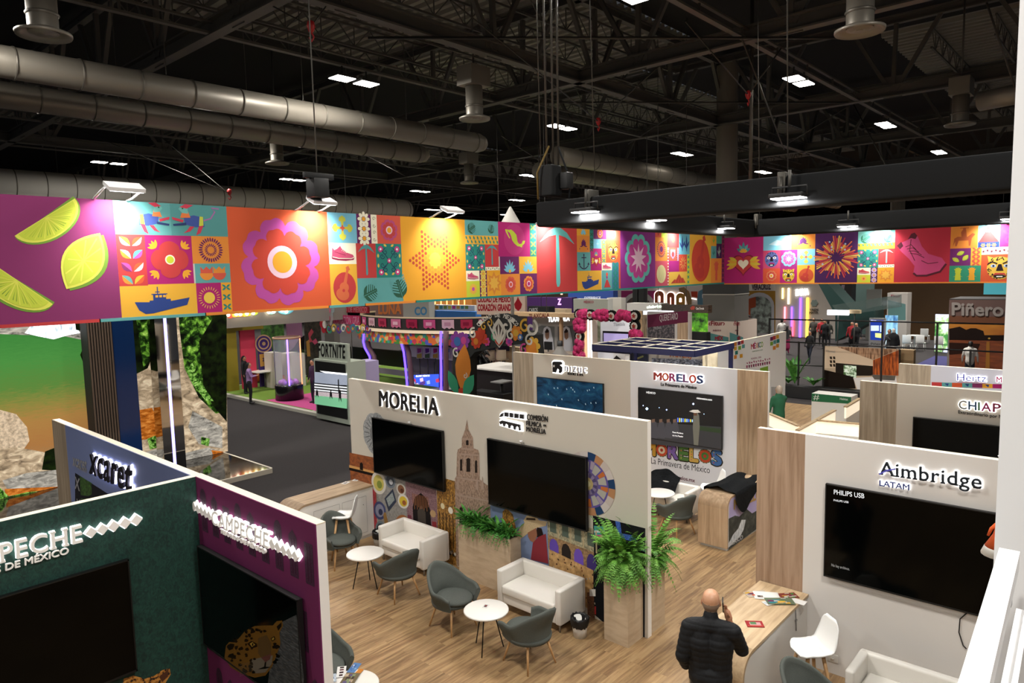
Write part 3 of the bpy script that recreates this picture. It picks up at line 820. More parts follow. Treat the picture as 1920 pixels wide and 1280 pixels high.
def firework(T, n=70):
    rr = random.Random(5); cols = [C(h) for h in ('#e8952c', '#f0c23c', '#d9452f', '#b8283c', '#e86a2c')]
    for i in range(n):
        a = 2*pi*i/n; r0 = .08+.1*rr.random(); r1 = .26+.17*rr.random(); w = .011
        T.loc(.5, .5, [(r0, -.004), (r1, -w), (r1+.02, 0), (r1, w), (r0, .004)], cols[i % 5], 2, rot=a)
    for i in range(9): T.ell(.12+.76*rr.random(), .2+.65*rr.random(), .018, C('#9fb6e0'), 3, n=10)
def boot(T):
    pk, dk = C('#d4447a'), C('#5c2230')
    T.poly([(.05, .68), (.12, .74), (.26, .8), (.3, .88), (.36, .9), (.42, .84), (.5, .66), (.62, .52), (.86, .44), (.94, .33), (.86, .2), (.6, .13), (.42, .12), (.36, .16), (.38, .3), (.27, .44), (.12, .58)], pk)
    T.poly([(.24, .8), (.3, .9), (.36, .92), (.41, .86), (.38, .8), (.3, .82)], dk, 3); T.poly([(.04, .69), (.12, .76), (.16, .68), (.1, .62)], dk, 3)
    T.stroke([(.94, .33), (.84, .19), (.6, .12), (.42, .12), (.36, .17)], .035, dk, 3)
    for i in range(4): T.stroke([(.2+.03*i, .66-.04*i), (.3+.04*i, .7-.06*i), (.4+.05*i, .6-.05*i)], .012, dk, 3)
    T.stroke([(.5, .4), (.62, .34), (.8, .36)], .012, dk, 3); T.stroke([(.3, .8), (.28, .6), (.38, .4)], .012, dk, 3)
def xolo(T, flip):
    f = (lambda u: 1-u) if flip else (lambda u: u)
    P = lambda pts, m, L=2: T.poly([(f(u), v) for u, v in (pts[::-1] if flip else pts)], m, L)
    bl, rd, og, gr = C('#3f56a8'), C('#d83a52'), C('#ef7a3c'), C('#c8d23a')
    P([(.42, .3), (.44, .6), (.6, .66), (.78, .58), (.76, .36), (.58, .28)], bl); P([(.44, .34), (.44, .62), (.5, .63), (.52, .32)], gr, 3)
    P([(.66, .58), (.7, .78), (.8, .76), (.84, .56)], og, 3); P([(.7, .7), (.7, .92), (.8, .96), (.86, .84), (.8, .72)], C('#69b8b0'), 3); P([(.6, .98), (.72, .86), (.84, .9), (.74, 1.0)], rd, 3)
    P([(.78, .5), (.98, .58), (.97, .5), (.8, .42)], rd, 3); P([(.74, .42), (.97, .36), (.96, .3), (.74, .34)], C('#2d3f74'), 3)
    P([(.44, .34), (.5, .1), (.58, .02), (.56, .12), (.52, .32)], rd); P([(.6, .3), (.68, .14), (.8, .08), (.74, .16), (.68, .3)], rd)
    T.stroke([(f(.43), .5), (f(.3), .58), (f(.22), .8), (f(.28), .92), (f(.14), .9)], .045, C('#b06ab0'), 2); T.ell(f(.79), .86, .025, C('#2f5d2e'), 4, n=10)
def figure(T, u, mat):
    T.ell(u, .62, .16, mat, 2, n=12); T.poly([(u-.08, .5), (u+.08, .5), (u+.1, .1), (u-.1, .1)], mat); T.poly([(u-.16, .3), (u, .45), (u+.16, .3), (u, .38)], mat)
    for i in range(5): T.leaf(u, .66, .26, .05, pi/2+(i-2)*.5, mat, None, 2)
def fringe(T, n, mat, L=2, amp=.3):
    for i in range(n):
        u = (i+.5)/n; T.leaf(u-.3/n, .5, .6/n*T.asp, amp*.5, .6 if i % 2 else -.6, mat, None, L); T.ell(u, .5, .1, mat, L+1, n=8)
def colflowers(T, n, mat, core, L=2):
    for i in range(n):
        v = (i+.5)/n; T.petals(.5, v, .25*T.asp*.5, .85*T.asp*.5, .1*T.asp, 8, mat, L); T.ell(.5, v, .12*T.asp, core, L+1, n=10)
def colleaves(T, n, mat, L=2):
    for i in range(n):
        v = (i+.5)/n
        for a in (.6, pi-.6, -.6, pi+.6): T.leaf(.5, v, .48*T.asp, .1*T.asp, a, mat, None, L)
def mountain(T, mat, L=2):
    T.poly([(.1, .15), (.3, .45), (.38, .38), (.55, .85), (.7, .5), (.76, .56), (.92, .15)], mat, L); 
    for a in (.3, .45, .6, .75): T.poly([(a, .18), (a+.06, .5), (a+.1, .18)], C('#d8452f'), L+1)
def lotus(T, mat, L=2):
    for i in range(7): T.leaf(.5, .42, .42-.05*abs(i-3), .07, pi/2+(i-3)*.42, mat, None, L)
    for s in (-1, 1): T.leaf(.5, .4, .4, .04, pi/2-s*1.75, mat, None, L); T.ell(.5+.3*s, .2, .04, mat, L, n=10)
def anchor(T, mat):
    T.rect(.47, .15, .53, .8, mat); T.rect(.32, .68, .68, .73, mat); T.ell(.5, .85, .06, mat, 2)
    T.stroke([(.15, .4), (.2, .25), (.35, .14), (.5, .1), (.65, .14), (.8, .25), (.85, .4)], .06, mat); T.poly([(.08, .32), (.15, .46), (.24, .34)], mat); T.poly([(.76, .34), (.85, .46), (.92, .32)], mat)
def cactus(T, mat, us=(.3, .7)):
    for u in us:
        T.leaf(u, .1, .75, .07, pi/2, mat, None, 2); T.leaf(u, .25, .4, .05, pi/2+.7, mat, None, 2); T.leaf(u, .3, .4, .05, pi/2-.7, mat, None, 2)
def volcano(T, c1, c2, L=2):
    T.poly([(.02, .22), (.36, .72), (.46, .74), (.56, .72), (.98, .22)], c1, L); T.poly([(.02, 0), (.02, .24), (.98, .24), (.98, 0)], c2, L); T.poly([(.36, .72), (.4, .66), (.45, .7), (.5, .65), (.56, .72)], cWHT, L+1)
    T.ell(.46, .84, .07, c1, L); fr = [C('#e8a52c')]*1; 
    for a in (.25, .5, .75): T.petals(a, .1, .02, .09, .02, 6, fr[0], L+1)
def mexmap(T, mat):
    T.poly([(.02, .95), (.2, .93), (.3, .95), (.42, .86), (.55, .7), (.58, .5), (.6, .36), (.68, .25), (.8, .27), (.86, .42), (.97, .42), (.93, .28), (.84, .2), (.8, .08), (.7, .14), (.6, .14), (.44, .28), (.34, .44), (.3, .62), (.24, .78)], mat)
    T.poly([(.02, .95), (.09, .95), (.15, .75), (.24, .55), (.22, .5), (.12, .68), (.05, .82)], mat)
def rider(T, mat):
    T.poly([(.1, .1), (.14, .44), (.26, .52), (.62, .5), (.8, .66), (.9, .6), (.78, .44), (.74, .1), (.68, .1), (.66, .34), (.3, .34), (.24, .1), (.18, .1), (.18, .32)], mat)
    T.poly([(.4, .5), (.38, .72), (.44, .82), (.56, .82), (.6, .5)], mat); T.ell(.5, .86, .06, mat, 2, n=12); T.rect(.34, .88, .66, .91, mat)

# ---- left run
T = bt(-12, 220, 0, 1); T.bg(cPUR)
lime(T, .42, .84, .27, .62); lime(T, .16, .34, .30, -.72); limelens(T, .70, .49, .27, 1.02)
A = bt
T = A(220, 325, .714, 1); T.bg(cCYA); xolo(T, False)
T = A(325, 430, .714, 1); T.bg(C('#4f9a98')); xolo(T, True)  # darker cyan than its lit twin: weaker light put into the colour
T = A(220, 274, .27, .714); T.bg(cRED)
for i in range(4):
    v = .13+.25*i
    T.leaf(.47, v-.1, .26, .075, pi-.75, (cORC, cPUR, cORC, cLPK)[i], (cCYA, cPNK, cLPK, cGRN)[i]); T.leaf(.53, v-.1, .26, .075, .75, (cYEL, cORG, cCYA, cORG)[i], (cORG, cLPK, cPNK, cLPK)[i])
T = A(274, 361, .279, .714); T.bg(cMAG); T.flower(.5, .5, .38, 4, .25, cRED, 2, k=14); T.ell(.5, .5, .1, cCRE, 3); T.ell(.5, .5, .075, cLIM, 4)
for sx in (-1, 1):
    for sy in (-1, 1):
        for k in range(4): T.leaf(.5+.28*sx, .5+.24*sy, .17, .03, math.atan2(sy, sx)+(k-1.5)*.5, cAMB)
T = A(361, 430, .46, .714); T.bg(cORC); T.petals(.5, .5, .3, .46, .03, 28, cVIO); T.petals(.5, .5, .12, .24, .02, 18, cVIO)
T = A(364, 430, .279, .46); T.bg(cCYA)
for u, c1, c2 in ((.32, cCOR, cORC), (.68, cORC, cCOR)):
    T.poly([(u-.17, .85), (u-.09, .68), (u, .85), (u+.09, .68), (u+.17, .85), (u+.17, .5), (u-.17, .5)], c1); T.ell(u, .5, .36, c2, 2, a0=pi, a1=2*pi)
T = A(364, 411, 0, .279); T.bg(cMAG); sunray(T, .5, .5, .38, C('#f0c440'))
T = A(411, 430, 0, .279); T.bg(cAMB); colleaves(T, 3, cTEA)
T = A(220, 364, 0, .279); T.bg(cYEL); boat(T, cNAV, cYEL)
T = A(430, 617, 0, 1); T.bg(cORG); bigflower(T, .5, .47, .46, cPNK, C('#d5422f'), cLPK, cAMB)
T = A(617, 671, .675, 1); T.bg(cSKY)
for a in range(4):
    T.loc(.5, .5, [(.03, -.03), (.2, -.05), (.24, -.14), (.34, -.12), (.42, 0), (.34, .12), (.24, .14), (.2, .05), (.03, .03)], C('#d4d63a'), 2, rot=a*pi/2)
T.star(.5, .5, .12, 4, .5, cCOR, 3)
T = A(671, 698, .675, 1); T.bg(cVIO); colflowers(T, 3, cCRE, cAMB)
T = A(698, 709, .675, 1); T.bg(cCRE)
for i in range(4): T.spiral(.5, .14+.24*i, .07, C('#3d5a3a'), .015, 2, 1.1, 0, 1 if i % 2 else -1)
T = A(709, 753, .675, 1); T.bg(cCOR); bigflower(T, .5, .48, .4, C('#c44a80'), C('#cf3f3c'), cLPK, cAMB)
T = A(617, 668, .445, .675); T.bg(cCRE); shoe(T, C('#d24a72'), cCRE)
T = A(617, 668, 0, .445); T.bg(cYEL); guitar(T, cRED, C('#e26a3c'))
T = A(668, 705, .285, .675); T.bg(cRED); pickaxe(T, C('#4c9a9c'))
T = A(705, 753, .285, .675); T.bg(cTEA); floral(T)
T = A(668, 753, 0, .285); T.bg(cCYA); monstera(T, .14, .3, .55, .35, cDGR, cCYA); monstera(T, .98, .2, .62, 1.9, cDGR, cCYA)
T = A(753, 873, 0, 1); T.bg(cAMB); honeystar(T, .5, .48, .49, C('#c4482c')); T.ell(.5, .48, .1, C('#f0c63a'), 2)
T = A(873, 935, .805, 1); T.bg(cCYA); monstera(T, .1, .3, .6, .5, cDGR, cCYA); monstera(T, .75, .2, .5, 1.2, cDGR, cCYA)
T = A(873, 935, .69, .805); T.bg(cYEL)
for i in range(9):
    for s in (-1, 1): T.leaf((i+.5)/9, .5, .5, .12, pi/2*s+.5, cTEA, None)
T = A(873, 909.5, .345, .69); T.bg(cTEA); floral(T)
T = A(909.5, 935, .39, .69); T.bg(cRED); pickaxe(T, C('#4c9a9c'))
T = A(909.5, 937, .345, .39); T.bg(cCRE); fringe(T, 7, C('#3d5a3a'))
T = A(873, 898, .21, .345); T.bg(cCRE); shoe(T, C('#d24a72'), cCRE)
T = A(873, 898, 0, .21); T.bg(cLIM); T.flower(.5, .5, .34, 10, .3, C('#eeb23a')); T.ell(.5, .5, .12, cPNK, 3)
T = A(898, 912, 0, .345); T.bg(cVIO); colflowers(T, 4, C('#e3c54a'), cAMB)
T = A(912, 938, 0, .345); T.bg(cAMB); T.star(.5, .5, .46, 8, .62, C('#e0862c')); T.star(.5, .5, .3, 8, .62, C('#eeb23a'), 3)
T = A(935, 994, .53, 1); T.bg(cMAG); T.ell(.5, .5, .46, C('#c4307a'), 2); Tm = Tile(BL, [T.p(.2, .82), T.p(.86, .82), T.p(.86, .22), T.p(.2, .22)]); mexmap(Tm, C('#bccf2c')); 
for f_ in BL.mb.f[-1:]: pass
T = A(994, 1006, .53, 1); T.bg(cTEA); colleaves(T, 4, C('#8fb04a'))
T = A(937, 973, .29, .53); T.bg(cVIO); agave(T, cSKY, cYEL)
T = A(973, 1006, .29, .53); T.bg(cYEL); agave(T, cSKY, cYEL)
T = A(938, 974, 0, .29); T.bg(cORC); bigflower(T, .5, .5, .4, cCOR, C('#d64a3a'), cLPK, cCOR)
T = A(974, 1006, 0, .29); T.bg(cVIO); bigflower(T, .5, .5, .4, cORC, C('#d64a3a'), cLPK, cMAG)
T = A(1006, 1082, 0, 1); T.bg(cRED); pickaxe(T, C('#5cb8b4'), None)
T = A(1082, 1106, .855, 1); T.bg(cAMB); agave(T, cSKY, cAMB)
T = A(1082, 1106.5, .6, .855); T.bg(cORC); lotus(T, cVIO)
T = A(1082, 1107, .31, .6); T.bg(cCYA); anchor(T, C('#3d2a52'))
T = A(1082, 1127, 0, .31); T.bg(cYEL); boat(T, cNAV, cYEL)
T = A(1106, 1113, .6, 1); T.bg(cTEA); colleaves(T, 5, C('#2c5f48'))
T = A(1113, 1137, .81, 1); T.bg(cVIO); bigflower(T, .5, .5, .42, cORC, C('#d64a3a'), cLPK, cMAG)
T = A(1113, 1128, .66, .81); T.bg(cSKY); T.star(.5, .5, .3, 4, .3, C('#a8d8e4'))
T = A(1107, 1128, .31, .66); T.bg(cMAG); heartwing(T)
T = A(1137, 1163, .8, 1); T.bg(cCOR); bigflower(T, .5, .5, .4, C('#d8707c'), C('#d64a3a'), cLPK, cAMB)
T = A(1128, 1136, .43, .8); T.bg(cYEL); colleaves(T, 5, cTEA)
T = A(1136, 1163, .43, .8); T.bg(cORG); mask(T, cORC, cBLK, cWHT, cRED)
T = A(1128, 1147, .31, .43); T.bg(cCRE); shoe(T, C('#d24a72'), cCRE)
T = A(1128, 1147, 0, .31); T.bg(cCYA); T.poly([(.2, .1), (.42, .5), (.58, .5), (.85, .1)], cRED); T.ell(.5, .62, .07, cMAG, 2); T.ell(.5, .78, .1, cCOR, 2)
T = A(1147, 1160, 0, .43); T.bg(C('#3a7a9c')); colleaves(T, 5, cTEA)
T = A(1160, 1163, 0, .43); T.bg(cORG); 
T = A(1163, 1228.5, 0, 1); T.bg(C('#8c2a86')); T.flower(.5, .5, .43, 10, .14, C('#5cc0b4'), 2); T.flower(.5, .5, .35, 10, .2, C('#cc3f9a'), 3); T.star(.5, .5, .26, 9, .45, cLPK, 4)
T = A(1228.5, 1240, .88, 1); T.bg(cCOR); T.star(.5, .5, .4, 5, .4, cDRD)
T = A(1240, 1251, .88, 1); T.bg(cLIM); T.ell(.5, .5, .3, cGRN)
T = A(1228.5, 1251, .455, .88); T.bg(cORC); T.petals(.5, .5, .26, .36, .03, 22, cVIO); T.petals(.5, .5, .14, .24, .04, 14, cRED); T.ell(.5, .5, .13, cVIO, 3)
T = A(1228.5, 1251, 0, .455); T.bg(C('#d24c62')); T.ell(.5, .48, .36, C('#dcd496'), 2); 
for i in range(5): T.stroke([(.2+.1*i, .2), (.3+.1*i, .5), (.2+.13*i, .78)], .02, C('#b0a860'), 3)
T = A(1251, 1254, 0, .65); T.bg(cRED); colleaves(T, 12, cWHT)
T = A(1251, 1273, .7, 1); T.bg(cRED); T.ell(.5, .5, .2, C('#d6503c'))
T = A(1273, 1293, .575, 1); T.bg(C('#5fb4c8')); cactus(T, cNAV)
T = A(1254, 1269, .455, .7); T.bg(cCOR); T.poly([(.2, .85), (.8, .85), (.8, .4), (.5, .12), (.2, .4)], C('#e48ab0')); T.ell(.5, .5, .2, cRED, 3)
T = A(1269, 1273, .455, .7); T.bg(cVIO); colleaves(T, 6, cLPK)
T = A(1254, 1273, .25, .455); T.bg(C('#b01f7e'))
T = A(1273, 1288, .25, .575); T.bg(C('#d8452f')); T.petals(.5, .5, .1, .4, .03, 11, C('#e6a24a'))
T = A(1254, 1288, 0, .25); T.bg(C('#e8b83a')); mountain(T, C('#b8402c'))
T = A(1288, 1293, 0, .575); T.bg(cLIM); colleaves(T, 6, cTEA)
T = A(1293, 1333, 0, 1); T.bg(cYEL); T.ell(.5, .47, .37, C('#d8432c'), 2, ry=.4); guitar(T, C('#d8432c'), C('#c93a30'), 3)
T = A(1333, 1343, .75, 1); T.bg(cAMB); cactus(T, cGRN, (.5,))
T = A(1343, 1353, .6, 1); T.bg(C('#3fa07c')); T = A(1333, 1343, .5, .75); T.bg(cCYA); cactus(T, cTEA, (.5,))
T = A(1343, 1353, .5, .8); T.bg(cDVI); cactus(T, C('#a6c0a8'), (.5,))
T = A(1333, 1353, 0, .5); T.bg(cORC); figure(T, .5, cCOR)
T = A(1353, 1358, 0, 1); T.bg(C('#a4325c')); colleaves(T, 10, cDVI)
fold = C('#b02030')
m = BL.mb
xl, xr = PY(-12, 485, YB_).x, PY(1358, 485, YB_).x
m.box((xl, YB_+.001, ZB0), (xr, YB_+.05, ZB1), C('#d8d2c8'))
x = xl; strip = [(-12, 186, cRED), (186, 385, cCYA), (385, 617, cORC), (617, 685, cCYA), (685, 780, cORC), (780, 1360, cTEA)]
for a, b, c_ in strip:
    m.box((PY(a, 600, YB_).x if a > 0 else xl, YB_-.012, ZB0-.05), (PY(b, 570, YB_).x, YB_+.05, ZB0), c_)
build('banner', BL.mb, None, 'long printed banner with lime slices, orange flower, star and pickaxe tiles', 'banner')

# ---- right run
A = br
T = A(1358, 1431, 0, 1); T.bg(cMAG); heartwing(T)
T = A(1431, 1483, .69, 1); T.bg(cSKY); T.poly([(.2, .4), (.5, .7), (.8, .5), (.5, .3)], C('#b5dce6'))
T = A(1483, 1528, .69, 1); T.bg(cORC); lotus(T, cDVI)
T = A(1431, 1463, .31, .69); T.bg(C('#d2436e')); mask(T, C('#5a6ab0'), cBLK, cWHT, cMAG)
T = A(1463, 1495, .31, .69); T.bg(C('#a0287e')); T.flower(.5, .5, .42, 9, .16, cSKY); T.flower(.5, .5, .32, 9, .2, C('#d25aa0'), 3); T.star(.5, .5, .2, 8, .4, cLPK, 4)
T = A(1495, 1528, .37, .69); T.bg(cSKY)
for a in range(4): T.loc(.5, .5, [(.03, -.03), (.2, -.05), (.24, -.14), (.34, -.12), (.42, 0), (.34, .12), (.24, .14), (.2, .05), (.03, .03)], C('#d4d63a'), 2, rot=a*pi/2)
T.star(.5, .5, .12, 4, .5, cCOR, 3)
T = A(1431, 1463, 0, .31); T.bg(C('#e0502f')); bigflower(T, .5, .5, .38, C('#e07a4c'), C('#d64a3a'), cCRE, cAMB)
T = A(1463, 1495, 0, .31); T.bg(cMAG); mask(T, C('#d9b52c'), cBLK, cWHT, cRED, ears=True)
T = A(1495, 1528, 0, .37); T.bg(cYEL); guitar(T, C('#d2532c'), C('#c93a30'))
T = A(1528, 1608, 0, 1); T.bg(cDVI); firework(T)
T = A(1608, 1677, .755, 1); T.bg(C('#6fc4b8')); monstera(T, .1, .2, .6, .5, C('#2f7a5c'), C('#6fc4b8')); monstera(T, .75, .1, .5, .9, C('#2f7a5c'), C('#6fc4b8'))
T = A(1608, 1677, .64, .755); T.bg(cYEL)
for i in range(9): T.leaf((i+.5)/9, .5, .5, .12, pi/2+.5, cTEA, None)
T = A(1608, 1647, .285, .64); T.bg(cTEA); floral(T)
T = A(1647, 1677, .34, .64); T.bg(cRED); pickaxe(T, C('#8fb8bc'))
T = A(1645, 1677, .285, .34); T.bg(cCRE); fringe(T, 8, C('#6a7a4a'))
T = A(1608, 1633, .15, .285); T.bg(cCRE); shoe(T, C('#d24a52'), cCRE)
T = A(1608, 1633, 0, .15); T.bg(cLIM); T.flower(.5, .5, .36, 10, .3, C('#eeb23a')); T.ell(.5, .5, .12, cCOR, 3)
T = A(1633, 1646, 0, .285); T.bg(cDVI); colflowers(T, 3, C('#c9a8d4'), cAMB)
T = A(1646, 1677, 0, .285); T.bg(cAMB); T.star(.5, .5, .46, 8, .62, C('#e0862c')); T.star(.5, .5, .3, 8, .62, C('#eeb23a'), 3)
T = A(1677, 1781, 0, 1); T.bg(C('#c42b3c')); boot(T)
T = A(1781, 1832, .6, 1); T.bg(cORC); rider(T, C('#b8562c'))
T = A(1832, 1873, .6, 1); T.bg(cSKY); volcano(T, cRED, cNAV)
T = A(1873, 1935, .6, 1); T.bg(C('#c8307e')); T.spiral(.3, .72, .2, C('#a03a8c'), .09, 2, 1.2, pi); T.spiral(.3, .28, .2, C('#a03a8c'), .09, 2, 1.2, 0)
T = A(1781, 1820, .29, .6); T.bg(C('#7a2a72')); limelens(T, .28, .35, .2, -.6); limelens(T, .5, .72, .2, .5); limelens(T, .74, .45, .2, .9)
T = A(1820, 1840, .29, .6); T.bg(cYEL); colleaves(T, 4, cCOR)
T = A(1840, 1935, .475, .6); T.bg(cCRE); fringe(T, 12, C('#7a3a4a'))
T = A(1781, 1840, 0, .29); T.bg(C('#2f9a74')); figure(T, .28, cLIM); figure(T, .72, cAMB)
T = A(1840, 1912, 0, .475); T.bg(C('#e0562c')); mask(T, C('#e9b93a'), cBLK, C('#a8c4e8'), cRED, spots=True, ears=True)
m = BR.mb
y0, y1 = PX(1358, 485, XB_).y, PX(1935, 485, XB_).y
m.box((XB_+.001, y1, ZR0), (XB_+.05, y0, ZR1), C('#d8d2c8')); m.box((XB_-.012, y1, ZR0-.04), (XB_+.05, y0, ZR0), cORC)
build('banner', BR.mb, None, 'printed banner with winged heart, firework and pink boot tiles', 'banner')

# ---- floodlights over the banners
def wash(c, dirn, label, power=FLOOD_W):
    t = thing('banner_floodlight', label, 'floodlight', tuple(c))
    x, y, z = c; ax = Vector((1, 0, 0)) if dirn == 'y' else Vector((0, 1, 0)); fwd = Vector((0, 1, 0)) if dirn == 'y' else Vector((1, 0, 0))
    c = Vector(c); upn = Vector((0, 0, 1))
    def slab(hw, hd, t0, t1, mat):
        n = (fwd*.42-upn*.9).normalized(); s = ax; q = n.cross(s)
        vs = [c+s*a*hw+q*b*hd+n*t_ for t_ in (t0, t1) for a, b in ((-1, -1), (1, -1), (1, 1), (-1, 1))]
        return MB().add(vs, [(0, 1, 2, 3), (4, 5, 6, 7), (0, 1, 5, 4), (1, 2, 6, 5), (2, 3, 7, 6), (3, 0, 4, 7)], mat)
    build('housing', slab(.26, .14, -.06, 0, M('#d6d6d6', .5)), t); build('lens', slab(.24, .12, .001, .012, M('#ffffff', emit=14.0)), t)
    arm = MB().tube([c+ax*.28, c+ax*.2+fwd*.3-upn*.12, c+ax*.18+fwd*.44-upn*.14], .018, M('#c9c9c9', .4, .5), 6).tube([c-ax*.28, c-ax*.32+fwd*.3-upn*.12, c-ax*.3+fwd*.44-upn*.14], .018, M('#c9c9c9', .4, .5), 6)
    build('arm', arm, t)
    ld = bpy.data.lights.new('lamp_light', 'AREA'); ld.shape = 'RECTANGLE'; ld.size = .45; ld.size_y = .2; ld.energy = power; ld.color = (1, .96, .92); ld.spread = radians(110)
    o = bpy.data.objects.new('lamp_light', ld); COL.objects.link(o); o.parent = t
    n = (fwd*.55-upn*.85).normalized(); o.location = n*.03
    o.rotation_euler = n.to_track_quat('-Z', 'Y').to_euler()
for px, lb in ((235, 'by the lime slices and the dog tiles'), (603, 'over the orange flower tile'), (847, 'over the honeycomb star tile'), (1040, 'over the big pickaxe tile'), (1166, 'over the purple flower tile'), (1280, 'beside the red guitar tile')):
    p = PY(px, 380, YB_-.42); wash((p.x, YB_-.42, ZB1+.14), 'y', 'white banner floodlight on arms '+lb)
for px, lb in ((1480, 'over the lotus tile'), (1645, 'over the green leaf tile'), (1860, 'over the volcano tile')):
    p = PX(px, 420, XB_-.42); wash((XB_-.42, p.y, ZR1+.12), 'x', 'white banner floodlight on arms '+lb)
# ================================================================ booth walls, signs, screens
def wall_x(name, label, x, y0, y1, z1, panels, th=.1, end=WHITE, back=WHITE):
    """partition facing -x; panels = [(ylo, yhi, material)]"""
    t = thing(name, label, 'booth wall', (x+th/2, (y0+y1)/2, 0))
    m = MB(); m.box((x+.012, y0, 0), (x+th, y1, z1-.012), back)
    m.box((x+.012, y0, z1-.012), (x+th, y1, z1), EDGE); build('wall_core', m, t)
    for a, b, mt in panels:
        build('wood_panel' if mt in (WOODV, WOODG) else 'face_panel', MB().box((x, a, 0), (x+.012, b, z1), mt), t)
    return t
def tv(axis, val, a0, a1, z0, z1, label, screen=None, art=None, th=.05):
    """television; front glass at val, a0..a1 along the wall"""
    loc = (val+th/2, (a0+a1)/2, z0) if axis == 'x' else ((a0+a1)/2, val+th/2, z0)
    t = thing('television', label, 'television', loc)
    def bx(d0, d1, p0, p1, q0, q1, mt, m=None):
        m = m or MB()
        return m.box((d0, p0, q0), (d1, p1, q1), mt) if axis == 'x' else m.box((p0, d0, q0), (p1, d1, q1), mt)
    ca = build('casing', bx(val+.006, val+th, a0, a1, z0, z1, M('#0b0b0c', .5)), t)
    b = .012
    m = bx(val, val+.006, a0, a1, z1-b, z1, BLACK); bx(val, val+.006, a0, a1, z0, z0+b*1.6, BLACK, m); bx(val, val+.006, a0, a0+b, z0, z1, BLACK, m); bx(val, val+.006, a1-b, a1, z0, z1, BLACK, m)
    build('bezel', m, ca)
    m = bx(val+.003, val+.006, a0+b, a1-b, z0+b*1.6, z1-b, screen or SCREEN)
    if art: art(Art(axis, val+.0025, .0006, m))
    build('screen', m, ca)
    build('wall_mount', bx(val+th, val+th+.03, a0+.6, a1-.6, z0+.3, z1-.3, STEEL), t)
    return t
def sign(parent, art, txt, p0, p1, pt, mat, off=.0, depth=.025, back=.02, halo=.014, kind='inter', serif=False, cap=.682, space=1.0, hmat=None, name='sign_lettering', glow=None):
    m = MB(); text_px(art, txt, p0, p1, pt, mat, 0, off, 0, kind, serif, cap, space, depth, m, back)
    o = build(name, m, parent)
    if halo:
        m = MB(); text_px(art, txt, p0, p1, pt, hmat or LEDW, 0, off+halo, 0, kind, serif, cap, space, .012, m, .004)
        build('backlight', m, o)
    return o
LETB = M('#1b1a1c', .5, name='black_letters'); 

# ---------------------------------------------------------------- the wall with the printed city mural
xm = 7.93
wm = wall_x('booth_wall', 'long warm white booth wall with tower mural and two black televisions', xm, 4.79, 11.48, 3.0, [(4.79, 11.48, PANEL)])
a = Art('x', xm, .0015)
FORT = NM('print_fort', [(.3, '#5d3018'), (.55, '#8a4a22'), (.75, '#a8642f')], (3, 3, 6), 4, 6, .6)
STONE = NM('print_stone', [(.3, '#5c4a40'), (.5, '#8f7766'), (.72, '#b39a86')], (1, 9, 5), 5, 6, .6)
GOLD = NM('print_gold', [(.35, '#2b1c08'), (.5, '#80581c'), (.65, '#b98a3c'), (.8, '#d9b868')], (1, 12, 6), 4, 5, .6)
PLAZA = NM('print_plaza', [(.3, '#8c6a40'), (.6, '#c19a64'), (.8, '#d9b684')], (1, 3, 3), 5, 4, .6)
FACADE = NM('print_facade', [(.3, '#4d4a3c'), (.5, '#8f8a6e'), (.7, '#bdb594')], (1, 10, 6), 4, 5, .6)
MAUVE = NM('print_mauve', [(.3, '#4c3340'), (.55, '#7c5c62'), (.8, '#a78888')], (1, 10, 10), 6, 5, .6)
GREYD = NM('print_dome', [(.3, '#6b6e70'), (.6, '#9a9d9e'), (.8, '#b9bbb8')], (1, 6, 6), 6, 5, .6)
a.px([(655, 848), (704, 858), (708, 1010), (662, 1005)], FORT); a.px([(655, 871), (704, 884), (704, 888), (655, 876)], C('#e8a65a'), 2); a.px([(655, 876), (704, 888), (704, 893), (655, 881)], C('#1d1108'), 2)
a.px([(675, 869), (678, 866), (681, 870), (681, 882), (675, 880)], C('#1d1108'), 3)
RED_ = NM('print_red', [(.3, '#701c22'), (.6, '#a8303a'), (.8, '#c0474c')], (1, 5, 5), 6, 4, .6)
a.px([(690, 908), (704, 911), (709, 1010), (697, 1010)], RED_, 2)
T = a.tile((704, 884), (760, 899), (766, 1008), (709, 1008)); T.bg(NM('print_table', [(.3, '#6f6c69'), (.7, '#94918c')], (1, 4, 4), 8, 4, .6))
for u, v, r, c1, c2, c3 in ((.1, .84, .17, '#e6e0d2', '#d8c65a', '#8a9a3a'), (.5, .92, .12, '#7a8490', '#4d5560', '#c9ccd2'), (.85, .82, .1, '#d9d4c8', '#8c5a3c', '#5c3420'), (.9, .62, .12, '#e6e2d6', '#e6c22c', '#b0602c'), (.1, .42, .14, '#4c5484', '#9a9cb8', '#3a3f64'), (.85, .22, .17, '#b8703c', '#8f4a26', '#d9a060'), (.1, .14, .12, '#7c8a94', '#4a565e', '#a8b4b8')):
    T.ell(u, v, r, C(c1), 2); T.ell(u, v, r*.72, C(c2), 3); T.ell(u+.03, v-.02, r*.35, C(c3), 4)
T.poly([(.28, .62), (.58, .8), (.68, .6), (.4, .42)], C('#3c4458'), 3); T.poly([(.34, .62), (.56, .74), (.62, .62), (.42, .5)], NM('print_mole', [(.4, '#4c5a62'), (.6, '#a8b0ac')], (1, 30, 30), 4, 3), 4)
T.poly([(.2, .4), (.3, .4), (.45, .05), (.3, .02)], C('#b88844'), 2)
T = a.tile((760, 899), (818, 916), (823, 1012), (766, 1008)); T.bg(MAUVE)
T.poly([(.2, 0), (.2, .55), (.3, .74), (.5, .84), (.68, .76), (.78, .55), (.78, 0)], C('#1c1414'), 2); T.poly([(.36, .1), (.36, .5), (.5, .62), (.62, .5), (.62, .1)], C('#4a4038'), 3)
